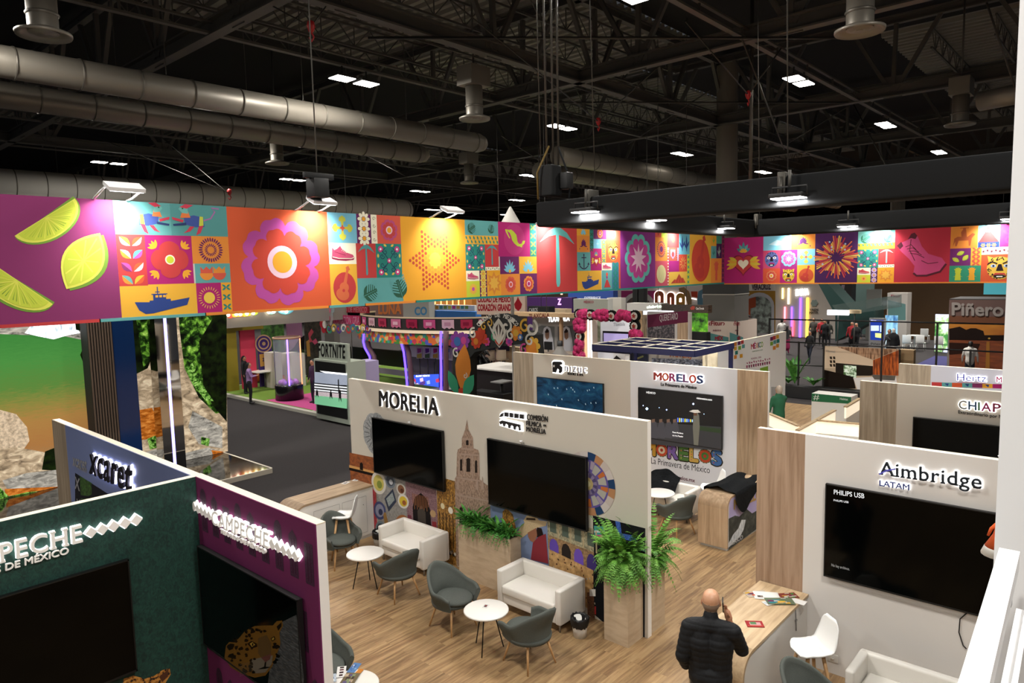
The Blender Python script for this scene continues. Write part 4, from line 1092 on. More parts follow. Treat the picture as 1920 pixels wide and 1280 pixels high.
for i in range(12): T.rect(.22+.045*i, .62-.1*abs(sin(i*1.7)), .235+.045*i, .8, C('#a86a3c'), 4)
T.rect(.82, .0, .95, .35, C('#a8323a'), 3); T.ell(.86, .5, .07, C('#c9a070'), 3); T.rect(.02, .05, .14, .4, C('#8c3a4c'), 3)
for i in range(5): T.ell(.3+.1*i, .1, .04, C('#e8872c'), 4, n=10)
T = a.tile((818, 892), (854, 902), (857, 1062), (823, 1046)); T.bg(GOLD); T.ell(.3, .66, .035, C('#f4e6b4'), 2); T.ell(.72, .64, .04, C('#f7f1de'), 2)
for i in range(5): T.rect(.1+.18*i, .2, .14+.18*i, .58, C('#3a2810'), 2)
for i in range(14): T.ell(.07*i, .12+.02*(i % 3), .02, C(('#2a2420', '#d9cfc0', '#7a6a58')[i % 3]), 2, n=8)
tower = [(876, 786), (879, 806), (887, 820), (888, 840), (897, 843), (899, 850), (900, 898), (907, 904), (917, 911), (922, 1000), (926, 1075), (856, 1060), (853, 897), (856, 892), (857, 850), (859, 842), (866, 838), (866, 822), (872, 806)]
a.px(tower, STONE, 2)
DKW = C('#2c221c'); LTS = C('#bca28e')
for x0, y0, x1, y1 in ((874, 824, 879, 834), (875, 858, 882, 884), (863, 860, 867, 882), (891, 862, 895, 886), (862, 950, 868, 985), (880, 985, 893, 1010)):
    a.px([(x0, y0+2), ((x0+x1)/2, y0), (x1, y0+2), (x1, y1), (x0, y1)], DKW, 3)
for p0, p1 in (((857, 849), (899, 852)), ((866, 839), (888, 841)), ((855, 893), (902, 900)), ((854, 925), (919, 938)), ((866, 821), (887, 822))):
    a.px([p0, p1, (p1[0], p1[1]+3), (p0[0], p0[1]+3)], LTS, 3)
for x in (860, 870, 885, 897): a.px([(x, 853), (x+2.4, 853), (x+2.4, 893), (x, 892)], LTS, 3)
for x in (857, 893, 903): a.px([(x, 905), (x+2, 892), (x+4, 905), (x+5, 918), (x-1, 917)], LTS, 4)
a.px([(919, 940), (1028, 968), (1030, 1090), (926, 1075)], C('#7f93bd'), 2)
a.px([(943, 958), (950, 952), (962, 964), (968, 990), (976, 1010), (980, 1085), (938, 1075), (941, 1000)], GOLD, 3)
hat = [(968, 1001), (978, 985), (984, 979), (982, 975), (988, 966), (1005, 967), (1011, 975), (1026, 977), (1024, 985), (1008, 989), (992, 998), (978, 1009), (970, 1008)]
a.px(hat, NM('print_straw', [(.3, '#9c8664'), (.7, '#c8b48e')], (1, 20, 20), 8, 3), 4)
a.px([(1008, 988), (1016, 990), (1020, 1004), (1014, 1012), (1004, 1002)], C('#241510'), 5); a.px([(990, 998), (1006, 989), (1008, 1003), (1002, 1017), (995, 1013), (991, 1006)], C('#a86a4c'), 6)
a.px([(1000, 1017), (1010, 1006), (1024, 1000), (1029, 1056), (996, 1048)], C('#9c2f3a'), 7); a.px([(988, 970), (1004, 971), (1005, 975), (987, 974)], C('#4a3a28'), 5)
T = a.tile((1026, 970), (1113, 994), (1116, 1150), (1030, 1090)); T.bg(PLAZA); T.poly([(0, 1.02), (1, 1.02), (1, .72), (0, .72)], FACADE, 2)
T.rect(0, .52, 1, .74, NM('print_arcade', [(.3, '#5c4630'), (.7, '#a8865c')], (1, 8, 8), 4, 4), 2)
for i in range(4):
    u = .14+.27*i; cc = (C('#6a4cc4'), C('#2c2420'), C('#7a55d4'), C('#4c3a8c'))[i]
    T.poly([(u-.1, .52), (u-.1, .62), (u-.06, .69), (u, .71), (u+.06, .69), (u+.1, .62), (u+.1, .52)], cc, 3); T.rect(u-.08, .8, u+.06, .96, C('#5a6a5c'), 3); T.rect(u+.09, .74, u+.12, 1, C('#c9b48a'), 3)
rr = random.Random(2)
for i in range(60):
    u, v = rr.random(), .05+.42*rr.random(); T.rect(u, v, u+.018, v+.022, C(('#2a2020', '#4a2c20', '#d8c8b0', '#7a3a2c')[i % 4]), 3)
a.px([(1112, 966), (1210, 990), (1209, 1200), (1130, 1165), (1113, 1150)], C('#14161a'), 2)
T = a.tile((1114, 985), (1134, 987), (1135, 1008), (1115, 1011)); T.rect(0, .66, 1, 1, C('#3fb0a4'), 3); T.rect(0, .5, 1, .66, C('#d8ece4'), 3); T.rect(0, .33, 1, .5, C('#3fb0a4'), 3); T.rect(0, 0, 1, .33, C('#d86a9c'), 3)
for p in ([(1154, 976), (1163, 978), (1166, 1000), (1158, 1000)], [(1158, 998), (1186, 1003), (1186, 1014), (1160, 1008)], [(1180, 1006), (1192, 1008), (1196, 1030), (1186, 1026)], [(1192, 1020), (1210, 1024), (1210, 1034), (1194, 1030)]): a.px(p, NM('print_blue', [(.4, '#1a2c6a'), (.6, '#4a78d8')], (1, 30, 30), 4, 3), 3)
a.px([(1101, 1110), (1113, 1108), (1116, 1160), (1102, 1152)], NM('print_brown', [(.3, '#2a1c14'), (.7, '#8a5a3c')], (1, 10, 10), 5, 4), 3); a.px([(1106, 1104), (1117, 1104), (1117, 1117), (1106, 1117)], WHITE, 4); a.px([(1115, 1136), (1118, 1136), (1118, 1152), (1115, 1150)], C('#d83a3a'), 4)
# grey dome print and round stained glass print
c = PX(706, 814, xm); T = Tile(a, [(xm, c.y+.5, c.z+.5), (xm, c.y-.5, c.z+.5), (xm, c.y-.5, c.z-.5), (xm, c.y+.5, c.z-.5)])
T.flower(.5, .5, .42, 9, .06, GREYD, 2); T.petals(.5, .5, .2, .38, .01, 22, C('#707476'), 3); T.flower(.5, .5, .2, 9, .08, C('#7c8082'), 3)
c = PX(1103, 906, xm); r = c.y-PX(1154, 908, xm).y
T = Tile(a, [(xm, c.y+r, c.z+r), (xm, c.y-r, c.z+r), (xm, c.y-r, c.z-r), (xm, c.y+r, c.z-r)])
def ringseg(r0, r1, n, cols, L, rot=0.0, fill=1.0):
    for i in range(n):
        a0 = rot+2*pi*i/n; a1 = a0+2*pi/n*fill
        T.loc(.5, .5, [(r0*cos(a0), r0*sin(a0)), (r1*cos(a0), r1*sin(a0)), (r1*cos((a0+a1)/2), r1*sin((a0+a1)/2)), (r1*cos(a1), r1*sin(a1)), (r0*cos(a1), r0*sin(a1)), (r0*cos((a0+a1)/2), r0*sin((a0+a1)/2))], cols[i % len(cols)], L)
T.ell(.5, .5, .5, C('#c99a6a'), 2, n=48); ringseg(.38, .5, 20, [C('#1f4474'), C('#ded3cc'), C('#d6c6bc'), C('#c98a5a')], 3)
T.ell(.5, .5, .38, C('#6a5ab0'), 4, n=40); ringseg(.2, .35, 9, [C('#b9b6aa')], 5, .1, .55); ringseg(.24, .37, 9, [C('#d8702c'), C('#b0a0b8')], 5, .1+.4, .3)
T.ell(.5, .5, .19, C('#6c5c8c'), 6); ringseg(.1, .17, 18, [C('#8d7ea8'), C('#554880')], 7); T.ell(.5, .5, .1, C('#bca86a'), 8); T.ell(.5, .5, .05, C('#dcd6a0'), 9)
build('printed_mural', a.mb, wm, 'colour photo mural of a city tower, food and arcades')
sa = Art('x', xm)
sign(wm, sa, 'MORELIA', (714.5, 760), (824.5, 777.5), (714, 732), LETB, .016, space=1.08)
for tx, p0, p1, pt in (('COMISIÓN', (989, 786), (1027.6, 790.5), (989, 776)), ('FÍLMICA', (988, 797), (1016, 801), (988, 788)), ('DE', (1020, 798.5), (1025, 799.2), (1020, 795)), ('MORELIA', (988, 808), (1024, 813.5), (988, 799))):
    sign(wm, sa, tx, p0, p1, pt, LETB, .0, .012, .006, 0, space=1.08)
def plate(art, pts, mat, d0, d1, mb):
    n = {'x': Vector((-1, 0, 0)), 'y': Vector((0, -1, 0))}[art.ax]
    mb.prism([art.q(*p)+n*d0 for p in pts], n*(d1-d0), mat)
m = MB(); h = MB()
for pts in ([(940, 781), (942, 775), (947, 772.5), (946, 780)], [(949, 772), (956, 772.5), (956, 780.5), (949, 779.5)], [(958.5, 772.8), (965, 773.8), (965, 782), (958.5, 781)], [(967.5, 774), (975, 775), (975, 783.2), (967.5, 782.4)], [(977.5, 775.3), (985, 776.3), (985, 784.5), (977.5, 783.5)],
            [(940, 789), (944, 787), (978, 795), (979, 806), (976, 806), (975.5, 800), (973, 797.5), (970, 800), (969.5, 804.5), (966.5, 804), (966, 798.5), (963, 796), (960, 798), (959.5, 802), (956.5, 801), (956, 796), (952.5, 793), (950, 795), (949.5, 798.5), (947, 798), (946, 793), (941, 795)]): plate(sa, pts, LETB, .02, .045, m)
for pts in ([(938, 783), (939, 775), (945, 770.5), (950, 769.5), (987.5, 774), (987.5, 787), (952, 781.5), (944, 783)], [(938, 787), (944, 784.5), (981, 792.5), (982, 808.5), (974, 808), (938, 797)]): plate(sa, pts, LEDW, .004, .016, h)
build('backlight', h, build('sign_emblem', m, wm))
m = MB()
for x, y in ((772, 794), (982, 830)): 
    p = PX(x, y, xm); m.tube([p, p+Vector((-.05, 0, .0)), p+Vector((-.06, 0, .03))], .008, M('#c8c8c8', .3, .8), 8).lathe([(0, 0), (.025, .0), (.025, .03), (0, .03)], p+Vector((-.06, 0, .02)), M('#d8d8d8', .4), 10)
build('wall_hook', m, wm)
tv('x', 7.86, 8.74, 10.69, 1.28, 2.34, 'big black television on the mural wall under the black seven letter sign')
tv('x', 7.86, 5.74, 7.68, 1.29, 2.37, 'big black television on the mural wall between the tower and the round glass print')

# ---------------------------------------------------------------- purple and dark green corner walls
xp = 3.0
DG = NM('dark_green_print', [(.35, '#0c2a24'), (.5, '#123a32'), (.65, '#1a473c')], (9, 9, 6), 3, 6, .7, dist=1.5)
PURW = C('#842c64'); PURD = NM('dark_purple_print', [(.4, '#2a0d26'), (.6, '#43163a')], (1, 20, 20), 4, 3, .7)
wp = wall_x('booth_wall', 'booth wall with purple window print and white lit place name', xp, 4.9, 7.1, 3.0, [(4.9, 7.1, PURW)], .1, back=M('#e6e3df', .5))
a = Art('x', xp, .0015)
for r in range(5):
    z0 = 3.0-.62*(r+1)+.08
    for i in range(10):
        y = 7.0-.24*i-(.1 if r % 2 else 0); w = .13
        if y-w < 4.92: continue
        pts = [(xp, y, z0), (xp, y-w, z0), (xp, y-w, z0+.36)]
        if (i+r) % 3 == 0: pts += [(xp, y-w*(.5-.5*cos(q)), z0+.36+.09*sin(q)) for q in (pi*.8, pi*.6, pi*.4, pi*.2)]
        elif (i+r) % 3 == 1: pts += [(xp, y-w/2, z0+.42)]
        pts.append((xp, y, z0+.36)); a.P3(pts, PURD, 1)
        for k in (.33, .66): a.P3([(xp, y-w*k, z0+.03), (xp, y-w*k-.008, z0+.03), (xp, y-w*k-.008, z0+.34), (xp, y-w*k, z0+.34)], C('#551840'), 2)
a.P3([(xp, 6.75, .9), (xp, 6.1, .9), (xp, 6.0, .3), (xp, 6.6, .1)], C('#6c6a6c'), 3)
build('window_print', a.mb, wp)
sa = Art('x', xp)
WL = M('#f4f0ea', .4, emit=.12, name='white_letters')
sign(wp, sa, 'CAMPECHE', (406, 979), (512, 1025), (406, 954), WL, .01, .03, .02, .012, serif=True, space=1.1)
sign(wp, sa, 'TESOROS DE MÉXICO', (418, 997), (503, 1037), (418, 989), WL, .01, .02, .012, .0)
def diamonds(par, art, cs, hw, hh):
    m = MB(); h = MB()
    for x, y in cs:
        c_ = art.q(x, y); r = (art.q(x+hw, y)-c_).length; d = Vector((0, 1, 0)) if art.ax == 'x' else Vector((1, 0, 0)); n = Vector((-1, 0, 0)) if art.ax == 'x' else Vector((0, -1, 0))
        for mm, s, mt, d0, d1 in ((m, 1, WL, .02, .05), (h, 1.18, LEDW, .004, .016)):
            mm.prism([c_+n*d0+Vector((0, 0, r*s)), c_+n*d0+d*r*s, c_+n*d0-Vector((0, 0, r*s)), c_+n*d0-d*r*s], n*(d1-d0), mt)
    build('backlight', h, build('sign_diamonds', m, par))
diamonds(wp, sa, [(372+7.2*i, 947+4.2*i) for i in range(5)], 3.9, 6); diamonds(wp, sa, [(519+10.8*i, 1017+5.6*i) for i in range(5)], 5.4, 8)
def jaguar(A_):  # reflection of a jaguar mural, painted onto the dark glass
    E = lambda h_, e=.05: M(tuple(c_*.42 for c_ in lin(h_)), .3, emit=e, spec=.1)
    DK, TAN, OCH, PALE = E('#0a0806', .05), E('#6c5330'), E('#8a6226'), E('#8c8272')
    BAR = NM('reflected_bark', [(.3, '#16171a'), (.5, '#2c2e30'), (.7, '#4a4c4c')], (1, 2, 10), 7, 6, .5, emit=.12)
    q = A_.px
    q([(516, 1172), (556, 1152), (570, 1270), (566, 1330), (500, 1300)], BAR, 1)
    q([(424, 1210), (430, 1203), (440, 1204), (448, 1196), (460, 1182), (478, 1173), (498, 1172), (512, 1172), (519, 1164), (529, 1163), (531, 1172), (524, 1186), (526, 1206), (519, 1228), (510, 1250), (498, 1266), (478, 1270), (452, 1262), (432, 1250), (421, 1232)], OCH, 2)
    q([(425, 1212), (432, 1206), (440, 1207), (437, 1216), (430, 1219)], DK, 3); q([(519, 1174), (528, 1166), (528, 1174), (522, 1182)], DK, 3)
    q([(484, 1196), (500, 1190), (509, 1206), (508, 1228), (494, 1238), (484, 1224)], TAN, 3)
    q([(472, 1236), (490, 1232), (512, 1228), (510, 1244), (498, 1260), (480, 1262), (470, 1250)], PALE, 4)
    q([(490, 1232), (509, 1225), (507, 1235), (498, 1241)], E('#7a4a44'), 5); q([(497, 1241), (500, 1240), (499, 1249), (508, 1250), (498, 1253), (484, 1254), (496, 1249)], DK, 6)
    q([(464, 1206), (472, 1201), (482, 1206), (483, 1212), (472, 1215)], DK, 5); q([(469, 1206), (474, 1203), (479, 1208), (473, 1212)], E('#b08c3a', .3), 6); q([(473, 1205), (476, 1205), (476, 1210), (473, 1210)], DK, 7)
    q([(508, 1196), (515, 1192), (517, 1198), (511, 1202)], DK, 5); q([(510, 1197), (514, 1194), (515, 1197), (512, 1200)], E('#b08c3a', .3), 6)
    rr = random.Random(6)
    for i in range(150):
        x, y = 424+100*rr.random(), 1172+92*rr.random()
        if ((x-476)/50)**2+((y-1220)/46)**2 > .92 or (478 < x < 514 and y > 1188): continue
        r = 1.5+1.7*rr.random(); a = rr.random()*3
        q([(x+r*(1+.4*((k*7+i) % 3))*cos(a+k*1.26), y+r*(1+.3*((k*5+i) % 3))*sin(a+k*1.26)) for k in range(5)], DK, 5)
    for k in range(7): q([(474, 1240+2.6*k), (474.6, 1240+2.6*k), (450, 1246+3.6*k), (450, 1245.4+3.6*k)], PALE, 7)
tv('x', 2.93, 5.12, 7.0, 1.27, 2.32, 'black television on the purple wall with a painted reflection of a spotted jaguar', None, jaguar)
wg = thing('booth_wall', 'dark green booth wall with white lit diamonds and place name', 'booth wall', (1.0, 7.15, 0))
m = MB().box((-1.6, 7.092, 0), (3.1, 7.18, 2.988), WHITE).box((-1.6, 7.092, 2.988), (3.1, 7.18, 3.0), EDGE); build('wall_core', m, wg)
build('face_panel', MB().box((-1.6, 7.08, 0), (2.999, 7.092, 3.0), DG), wg)
ga = Art('y', 7.08, .0015)
JF = NM('jaguar_fur_bright', [(.42, '#1c1208'), (.47, '#a0641e'), (.6, '#c98f40')], (1, 1, 1), 26, 2, .8)
ga.px([(218, 1330), (232, 1272), (250, 1266), (272, 1272), (290, 1266), (304, 1256), (318, 1252), (320, 1264), (310, 1280), (316, 1340)], JF, 1)
ga.px([(298, 1268), (316, 1254), (314, 1268), (304, 1278)], C('#6a3c24'), 2)
build('jaguar_print', ga.mb, wg)
sg = Art('y', 7.08)
sign(wg, sg, 'CAMPECHE', (-133, 1087), (152, 1013), (-136, 1052), WL, .01, .03, .02, .012, serif=True, space=1.1)
sign(wg, sg, 'TESOROS DE MÉXICO', (-108, 1100), (127, 1036), (-108, 1087), WL, .012, .02, .01, 0)
diamonds(wg, sg, [(168+21.2*i, 996-5.8*i) for i in range(5)], 11, 10)
build('television', MB(), None) if False else None
tv('y', 7.01, .34, 2.3, 1.27, 2.38, 'black television on the dark green wall')

# ---------------------------------------------------------------- blue grey wall with the lit black brand sign
xx = 3.02
BLG = NM('blue_glow_tint', [(.3, '#5d6a92'), (.7, '#7484b4')], (1, .4, .3), 1.0, 0, .6)  # blue of the sign glow is put into the wall colour
wx = wall_x('booth_wall', 'blue grey booth wall with black lit lowercase sign and grey oak end', xx, 7.18, 11.93, 2.98, [(7.18, 11.32, BLG), (11.32, 11.93, WOODG)])
a = Art('x', xx, .0015)
a.px([(141, 886), (216, 934), (216, 1010), (141, 1010)], C('#23262e'), 1); a.px([(150, 892), (172, 905), (172, 926), (166, 930), (152, 928)], NM('print_bush', [(.35, '#122010'), (.6, '#3f6a2c'), (.8, '#6a9a48')], (1, 1, 1), 30, 4), 2); a.px([(154, 934), (172, 938), (174, 955), (154, 950)], NM('print_bush', []), 2) if False else None
a.px([(152, 934), (172, 934), (174, 960), (154, 958)], NM('print_bush', [(.3, '#111111'), (.6, '#3f6a2c')]), 2)
GRT = C('#a6a9b0')
for tx, p0, p1, pt in (('xcaret', (137, 872), (163, 882), (137, 857)), ('MÉXICO', (146, 878), (163, 886), (146, 872.5)), ('X', (141, 915), (150, 920), (141, 893)), ('XI', (144, 950), (153, 952), (144, 935))): text_px(a, tx, p0, p1, pt, GRT, 3, .02, cap=.46 if tx == 'xcaret' else .682)
build('printed_panel', a.mb, wx)
sign(wx, Art('x', xx), 'xcaret', (176, 884), (252, 919), (177, 850), M('#15131c', .4), .022, .025, .03, .016, cap=.46, space=1.08, hmat=M('#e4e2ff', emit=9.0))

# ---------------------------------------------------------------- middle wall with two signs
xo = 13.37
BWH = M('#d3d4d8', .6, name='cool_white_panel')
wo = wall_x('booth_wall', 'long white booth wall behind the mural wall, oak panels at both ends', xo, 5.37, 12.03, 2.95, [(5.37, 5.99, WOODV), (5.99, 8.5, BWH), (8.5, 11.36, PANEL), (11.36, 12.03, WOODG)])
so = Art('x', xo)
sign(wo, so, 'nızuc', (1060, 695.5), (1101, 699.5), (1060, 685.5), M('#77727c', .4), .0, .02, .015, .02, cap=.46, space=1.25)
sign(wo, so, 'RESORT & SPA', (1065, 702), (1094, 705), (1065, 697.4), LETB, .01, .012, .006, 0)
m = MB(); h = MB()
plate(so, [(1037, 679), (1040, 677), (1053, 677.5), (1056, 679.5), (1055, 683), (1051, 684), (1056, 688), (1055.5, 696), (1053, 699), (1049, 698.5), (1050, 693), (1047, 690), (1044, 698), (1038, 697)], LETB, .02, .04, m)
plate(so, [(1039, 684), (1042, 683.6), (1042, 687.6), (1039, 687.4)], WHITE, .041, .043, m)
plate(so, [(1035.5, 678), (1039, 675), (1055, 676), (1058, 679.5), (1058, 697), (1054, 701), (1037, 699)], LEDW, .004, .016, h)
build('backlight', h, build('sign_emblem', m, wo))
cols = [C(h_) for h_ in ('#b0443c', '#c8502c', '#a83a6a', '#4a5a8c', '#7a4a7c', '#c8402c', '#3a4a7a')]
p0, p1, pt = Vector(so.q(1226.7, 711)), Vector(so.q(1320, 718.5)), Vector(so.q(1226.7, 697.5))
ws = [1.15, .95, .95, .85, .8, .95, .85]; tot = sum(ws); acc = 0
m = MB(); h = MB()
for i, ch in enumerate('MORELOS'):
    s0 = p0+(p1-p0)*((acc+.07)/tot); s1 = p0+(p1-p0)*((acc+ws[i]-.07)/tot); acc += ws[i]
    text_3(so, ch, s0, s1, s0+(pt-p0), cols[i], 0, .03, depth=.02, mb=m, back=.02); text_3(so, ch, s0, s1, s0+(pt-p0), LEDW, 0, .055, depth=.012, mb=h, back=.004)
build('backlight', h, build('sign_lettering', m, wo))
sign(wo, so, 'La Primavera de México', (1239.7, 722.5), (1306.5, 729), (1239.7, 716.8), LETB, .01, .012, .006, 0)
a = Art('x', xo, .0015)
p0, p1, pt = Vector(a.q(1206, 851)), Vector(a.q(1354, 873)), Vector(a.q(1206, 826))
acc = 0; c2 = [C(h_) for h_ in ('#d8a02c', '#d8502c', '#8a6ac0', '#5a8a3c', '#e8b84c', '#d8502c', '#4a7ac0')]; c3 = [C(h_) for h_ in ('#5a9a4c', '#e8d8b0', '#c04a3c', '#e0c04a', '#c86a8c', '#4a8a3c', '#d84a3c')]
for i, ch in enumerate('MORELOS'):
    s0 = p0+(p1-p0)*((acc+.08)/tot); s1 = p0+(p1-p0)*((acc+ws[i]-.08)/tot); acc += ws[i]; u_ = pt-p0; e = (s1-s0)
    if ch == 'O':
        T = Tile(a, [s0+u_, s1+u_, s1, s0]); T.flower(.5, .5, .52, 14, .1, C('#6a7a4c'), 1); T.ell(.5, .5, .45, c2[i], 2); T.ell(.5, .5, .27, c3[i], 3); T.ell(.5, .5, .12, C('#c8402c'), 4)
    else:
        text_3(a, ch, s0, s1, s0+u_, C('#3a3428'), 1, .09); text_3(a, ch, s0+e*.03+u_*.03, s1-e*.03+u_*.03, s0+e*.03+u_*.97, c2[i], 2, .05)
        T = Tile(a, [s0+u_, s1+u_, s1, s0])
        for k in range(5): T.rect(.14, .08+.18*k, .24, .18+.18*k, c3[(i+k) % 7], 3)
text_px(a, 'La Primavera de México', (1221, 868.5), (1331, 887), (1221, 857), C('#3a3a40'), 1, .0)
text_px(a, 'visitmorelos.mx', (1246, 892.5), (1303, 904), (1246, 886), C('#6a2a3c'), 1, .02)
build('printed_panel', a.mb, wo)
UW = NM('screen_underwater', [(.3, '#061626'), (.55, '#123048'), (.75, '#1d4a58')], (1, 1, 2), 2.2, 5, .2, emit=.9, dist=1.0)
def uw(A_):
    rr = random.Random(4)
    for i in range(16):
        x, y = 1020+105*rr.random(), 722+40*rr.random(); A_.px([(x, y), (x+1.2, y-.6), (x+2, y+2.4), (x+.8, y+2.6)], M('#8aa4b0', emit=.6), 1)
tv('x', 13.3, 9.2, 11.2, 1.27, 2.38, 'television showing dark blue underwater view, behind the mural wall', UW, uw)
def film(A_):
    E = lambda h_, e=.8: M(h_, .3, emit=e)
    A_.px([(1198, 790), (1352, 800), (1352, 845), (1198, 830)], E('#26272a'), 1); A_.px([(1300, 797), (1352, 804), (1352, 812), (1310, 806)], E('#1c2c18'), 2)
    A_.px([(1301, 771), (1307, 771), (1311, 779), (1312, 800), (1309, 836), (1301, 834), (1299, 800)], E('#55544a'), 3); A_.px([(1292, 771), (1299, 768), (1309, 768), (1314, 773), (1303, 774)], E('#a8a298'), 4); A_.px([(1300, 773), (1307, 773), (1307, 779), (1301, 779)], E('#4a3020'), 3)
    for x in (1222, 1236, 1250, 1262): A_.px([(x, 792), (x+8, 790), (x+12, 808), (x+10, 822), (x-5, 820), (x-4, 804)], E('#35353a'), 2); A_.px([(x, 786), (x+6, 785), (x+6, 791), (x, 792)], E('#5a4438'), 3)
    for x, y, r in ((1300, 757, 2.2), (1213, 766, 3), (1250, 768, 1.6), (1206, 760, 1.2), (1236, 764, 1), (1320, 776, 1)): A_.px([(x-r, y), (x, y-r), (x+r, y), (x, y+r)], E('#a8c4f8', 3), 3)
    for i in range(9): A_.px([(1270+3.4*i, 783+.4*i), (1272+3.4*i, 783+.4*i), (1272+3.4*i, 791), (1270+3.4*i, 791)], E(('#4a6ad8', '#d8c84a', '#8ab4e8')[i % 3], 1), 3)
    for tx, p0, p1, pt in (('MÉXICO', (1212, 737), (1229, 738.6), (1212, 733.6)), ('visitmexico.com', (1306, 747.5), (1335, 751), (1306, 744)), ('Museo Morelense', (1261, 811), (1281, 813.5), (1261, 808.5)), ('de Arte Popular', (1261, 817), (1281, 819.5), (1261, 814.5))): text_px(A_, tx, p0, p1, pt, E('#d8d8d8', 1), 4, .02)
tv('x', 13.3, 6.28, 8.26, 1.27, 2.39, 'television showing a man with pale hat in a dark street', M('#0a0c10', .2, emit=.5), film)

# ---------------------------------------------------------------- near right wall
xa = 8.65
wa = wall_x('booth_wall', 'white booth wall at right with black serif sign and oak end panel', xa, .2, 3.6, 2.94, [(3.0, 3.6, NM('pinkish_oak', [(.3, '#8a6f58'), (.5, '#a68a72'), (.7, '#b59a82')], (14, 14, .7), 1.2, 6, .55, dist=.5)), (.2, 3.0, M('#dad6d1', .6))])
sa = Art('x', xa)
TEALB = M('#12202a', .4)
sign(wa, sa, 'Aimbridge', (1650, 887), (1841.5, 914.5), (1650, 863), TEALB, .008, .03, .02, .016, serif=True, space=1.08)
sign(wa, sa, 'LATAM', (1650.5, 909), (1706, 917.5), (1650.5, 899), M('#2c3a7a', .4), .015, .02, .015, .015)
m = MB(); plate(sa, [(1650, 886), (1662, 879), (1681, 876), (1682, 878), (1664, 882), (1652, 888)], M('#5a5ac0', .4), .05, .055, m); build('sign_swash', m, wa)
def usb(A_):
    w = M('#c8ccd0', .4, emit=.8)
    text_px(A_, 'PHILIPS USB', (1563.5, 926), (1620.5, 934), (1563.5, 917.5), w, 1, .01); text_px(A_, 'PHILIPS USB', (1563, 939), (1591, 943), (1563, 935.5), w, 1, .01); text_px(A_, 'No hay archivos.', (1559, 1061), (1593, 1069), (1559, 1056), M('#8a8a8a', .4, emit=.4), 1, .01)
tv('x', 8.58, .77, 2.73, 1.24, 2.39, 'big black television with small white text on the near right wall', None, usb)
p = PX(1562, 1233, xa)
build('wall_socket', MB().box((xa-.012, p.y-.06, p.z-.05), (xa, p.y+.06, p.z+.05), WHITE, .004).lathe([(0, 0), (.02, 0), (.02, .002)], (xa-.014, p.y, p.z-.002), PANEL, 12), None, 'white wall socket between the white stool and the white armchair', 'socket')
q = [PX(x, y, xa-.01) for x, y in ((1815, 1147), (1800, 1160), (1798, 1185), (1806, 1210), (1812, 1216))]
build('power_cable', MB().tube(q, .006, BLACK, 6), None, 'thin black power cable hanging below the near right television', 'cable')

# ---------------------------------------------------------------- farther right walls
xc = 13.2
wc = wall_x('booth_wall', 'white booth wall at right with many coloured lit sign', xc, .6, 3.65, 2.95, [(3.06, 3.65, WOODG), (.6, 3.06, PANEL)])
sc_ = Art('x', xc)
cols = [C(h_) for h_ in ('#8a8a7c', '#3a5a7c', '#5a8a5c', '#b03a6c', '#a0405c', '#5a4a8c', '#c8702c')]
p0, p1, pt = Vector(sc_.q(1797, 765)), Vector(sc_.q(1917, 776)), Vector(sc_.q(1797, 750)); ws = [1, 1, .34, 1.15, .95, 1.1, .9]; tot = sum(ws); acc = 0
m = MB(); h = MB()
for i, ch in enumerate('CHIAPAS'):
    s0 = p0+(p1-p0)*((acc+.1)/tot); s1 = p0+(p1-p0)*((acc+ws[i]-.1)/tot); acc += ws[i]
    text_3(sc_, ch, s0, s1, s0+(pt-p0), cols[i], 0, .02, depth=.02, mb=m, back=.02); text_3(sc_, ch, s0, s1, s0+(pt-p0), LEDW, 0, .07, depth=.012, mb=h, back=.004)
build('backlight', h, build('sign_lettering', m, wc))
sign(wc, sc_, 'Extraordinario por Naturaleza', (1797, 774.5), (1917, 788.5), (1797, 768.5), LETB, .005, .01, .006, 0)
tv('x', 13.12, .84, 2.79, 1.3, 2.42, 'black television on the wall with the many coloured sign')
xh = 15.9
wh = wall_x('booth_wall', 'grey white booth wall farthest right with blue lit sign and coloured tile strip', xh, .8, 3.67, 2.95, [(3.09, 3.67, WOODG), (.8, 3.09, M('#b9bac4', .6))])
sh = Art('x', xh)
sign(wh, sh, 'Hertz', (1795, 713), (1850, 715.5), (1795, 700), M('#3a3a9c', .4), .0, .02, .015, .03)
sign(wh, sh, 'MÉXICO', (1869, 716), (1925, 720), (1869, 705.5), M('#a02a5c', .4), .02, .02, .015, .03)
a = Art('x', xh, .0015)
a.px([(1795, 715.5), (1848, 717.5), (1848, 718.7), (1795, 716.7)], C('#c87a9c'), 1)
for i, c_ in enumerate((cRED, cCYA, cORG, cCYA, cPUR, cAMB, cMAG, cTEA)):
    a.px([(1747+19*i, 716+.6*i), (1766+19*i, 716.6+.6*i), (1766+19*i, 724.6+.6*i), (1747+19*i, 724+.6*i)], c_, 1)
    if i % 2: a.px([(1752+19*i, 718+.6*i), (1760+19*i, 718+.6*i), (1758+19*i, 723+.6*i)], cNAV, 2)
build('tile_strip', a.mb, wh)
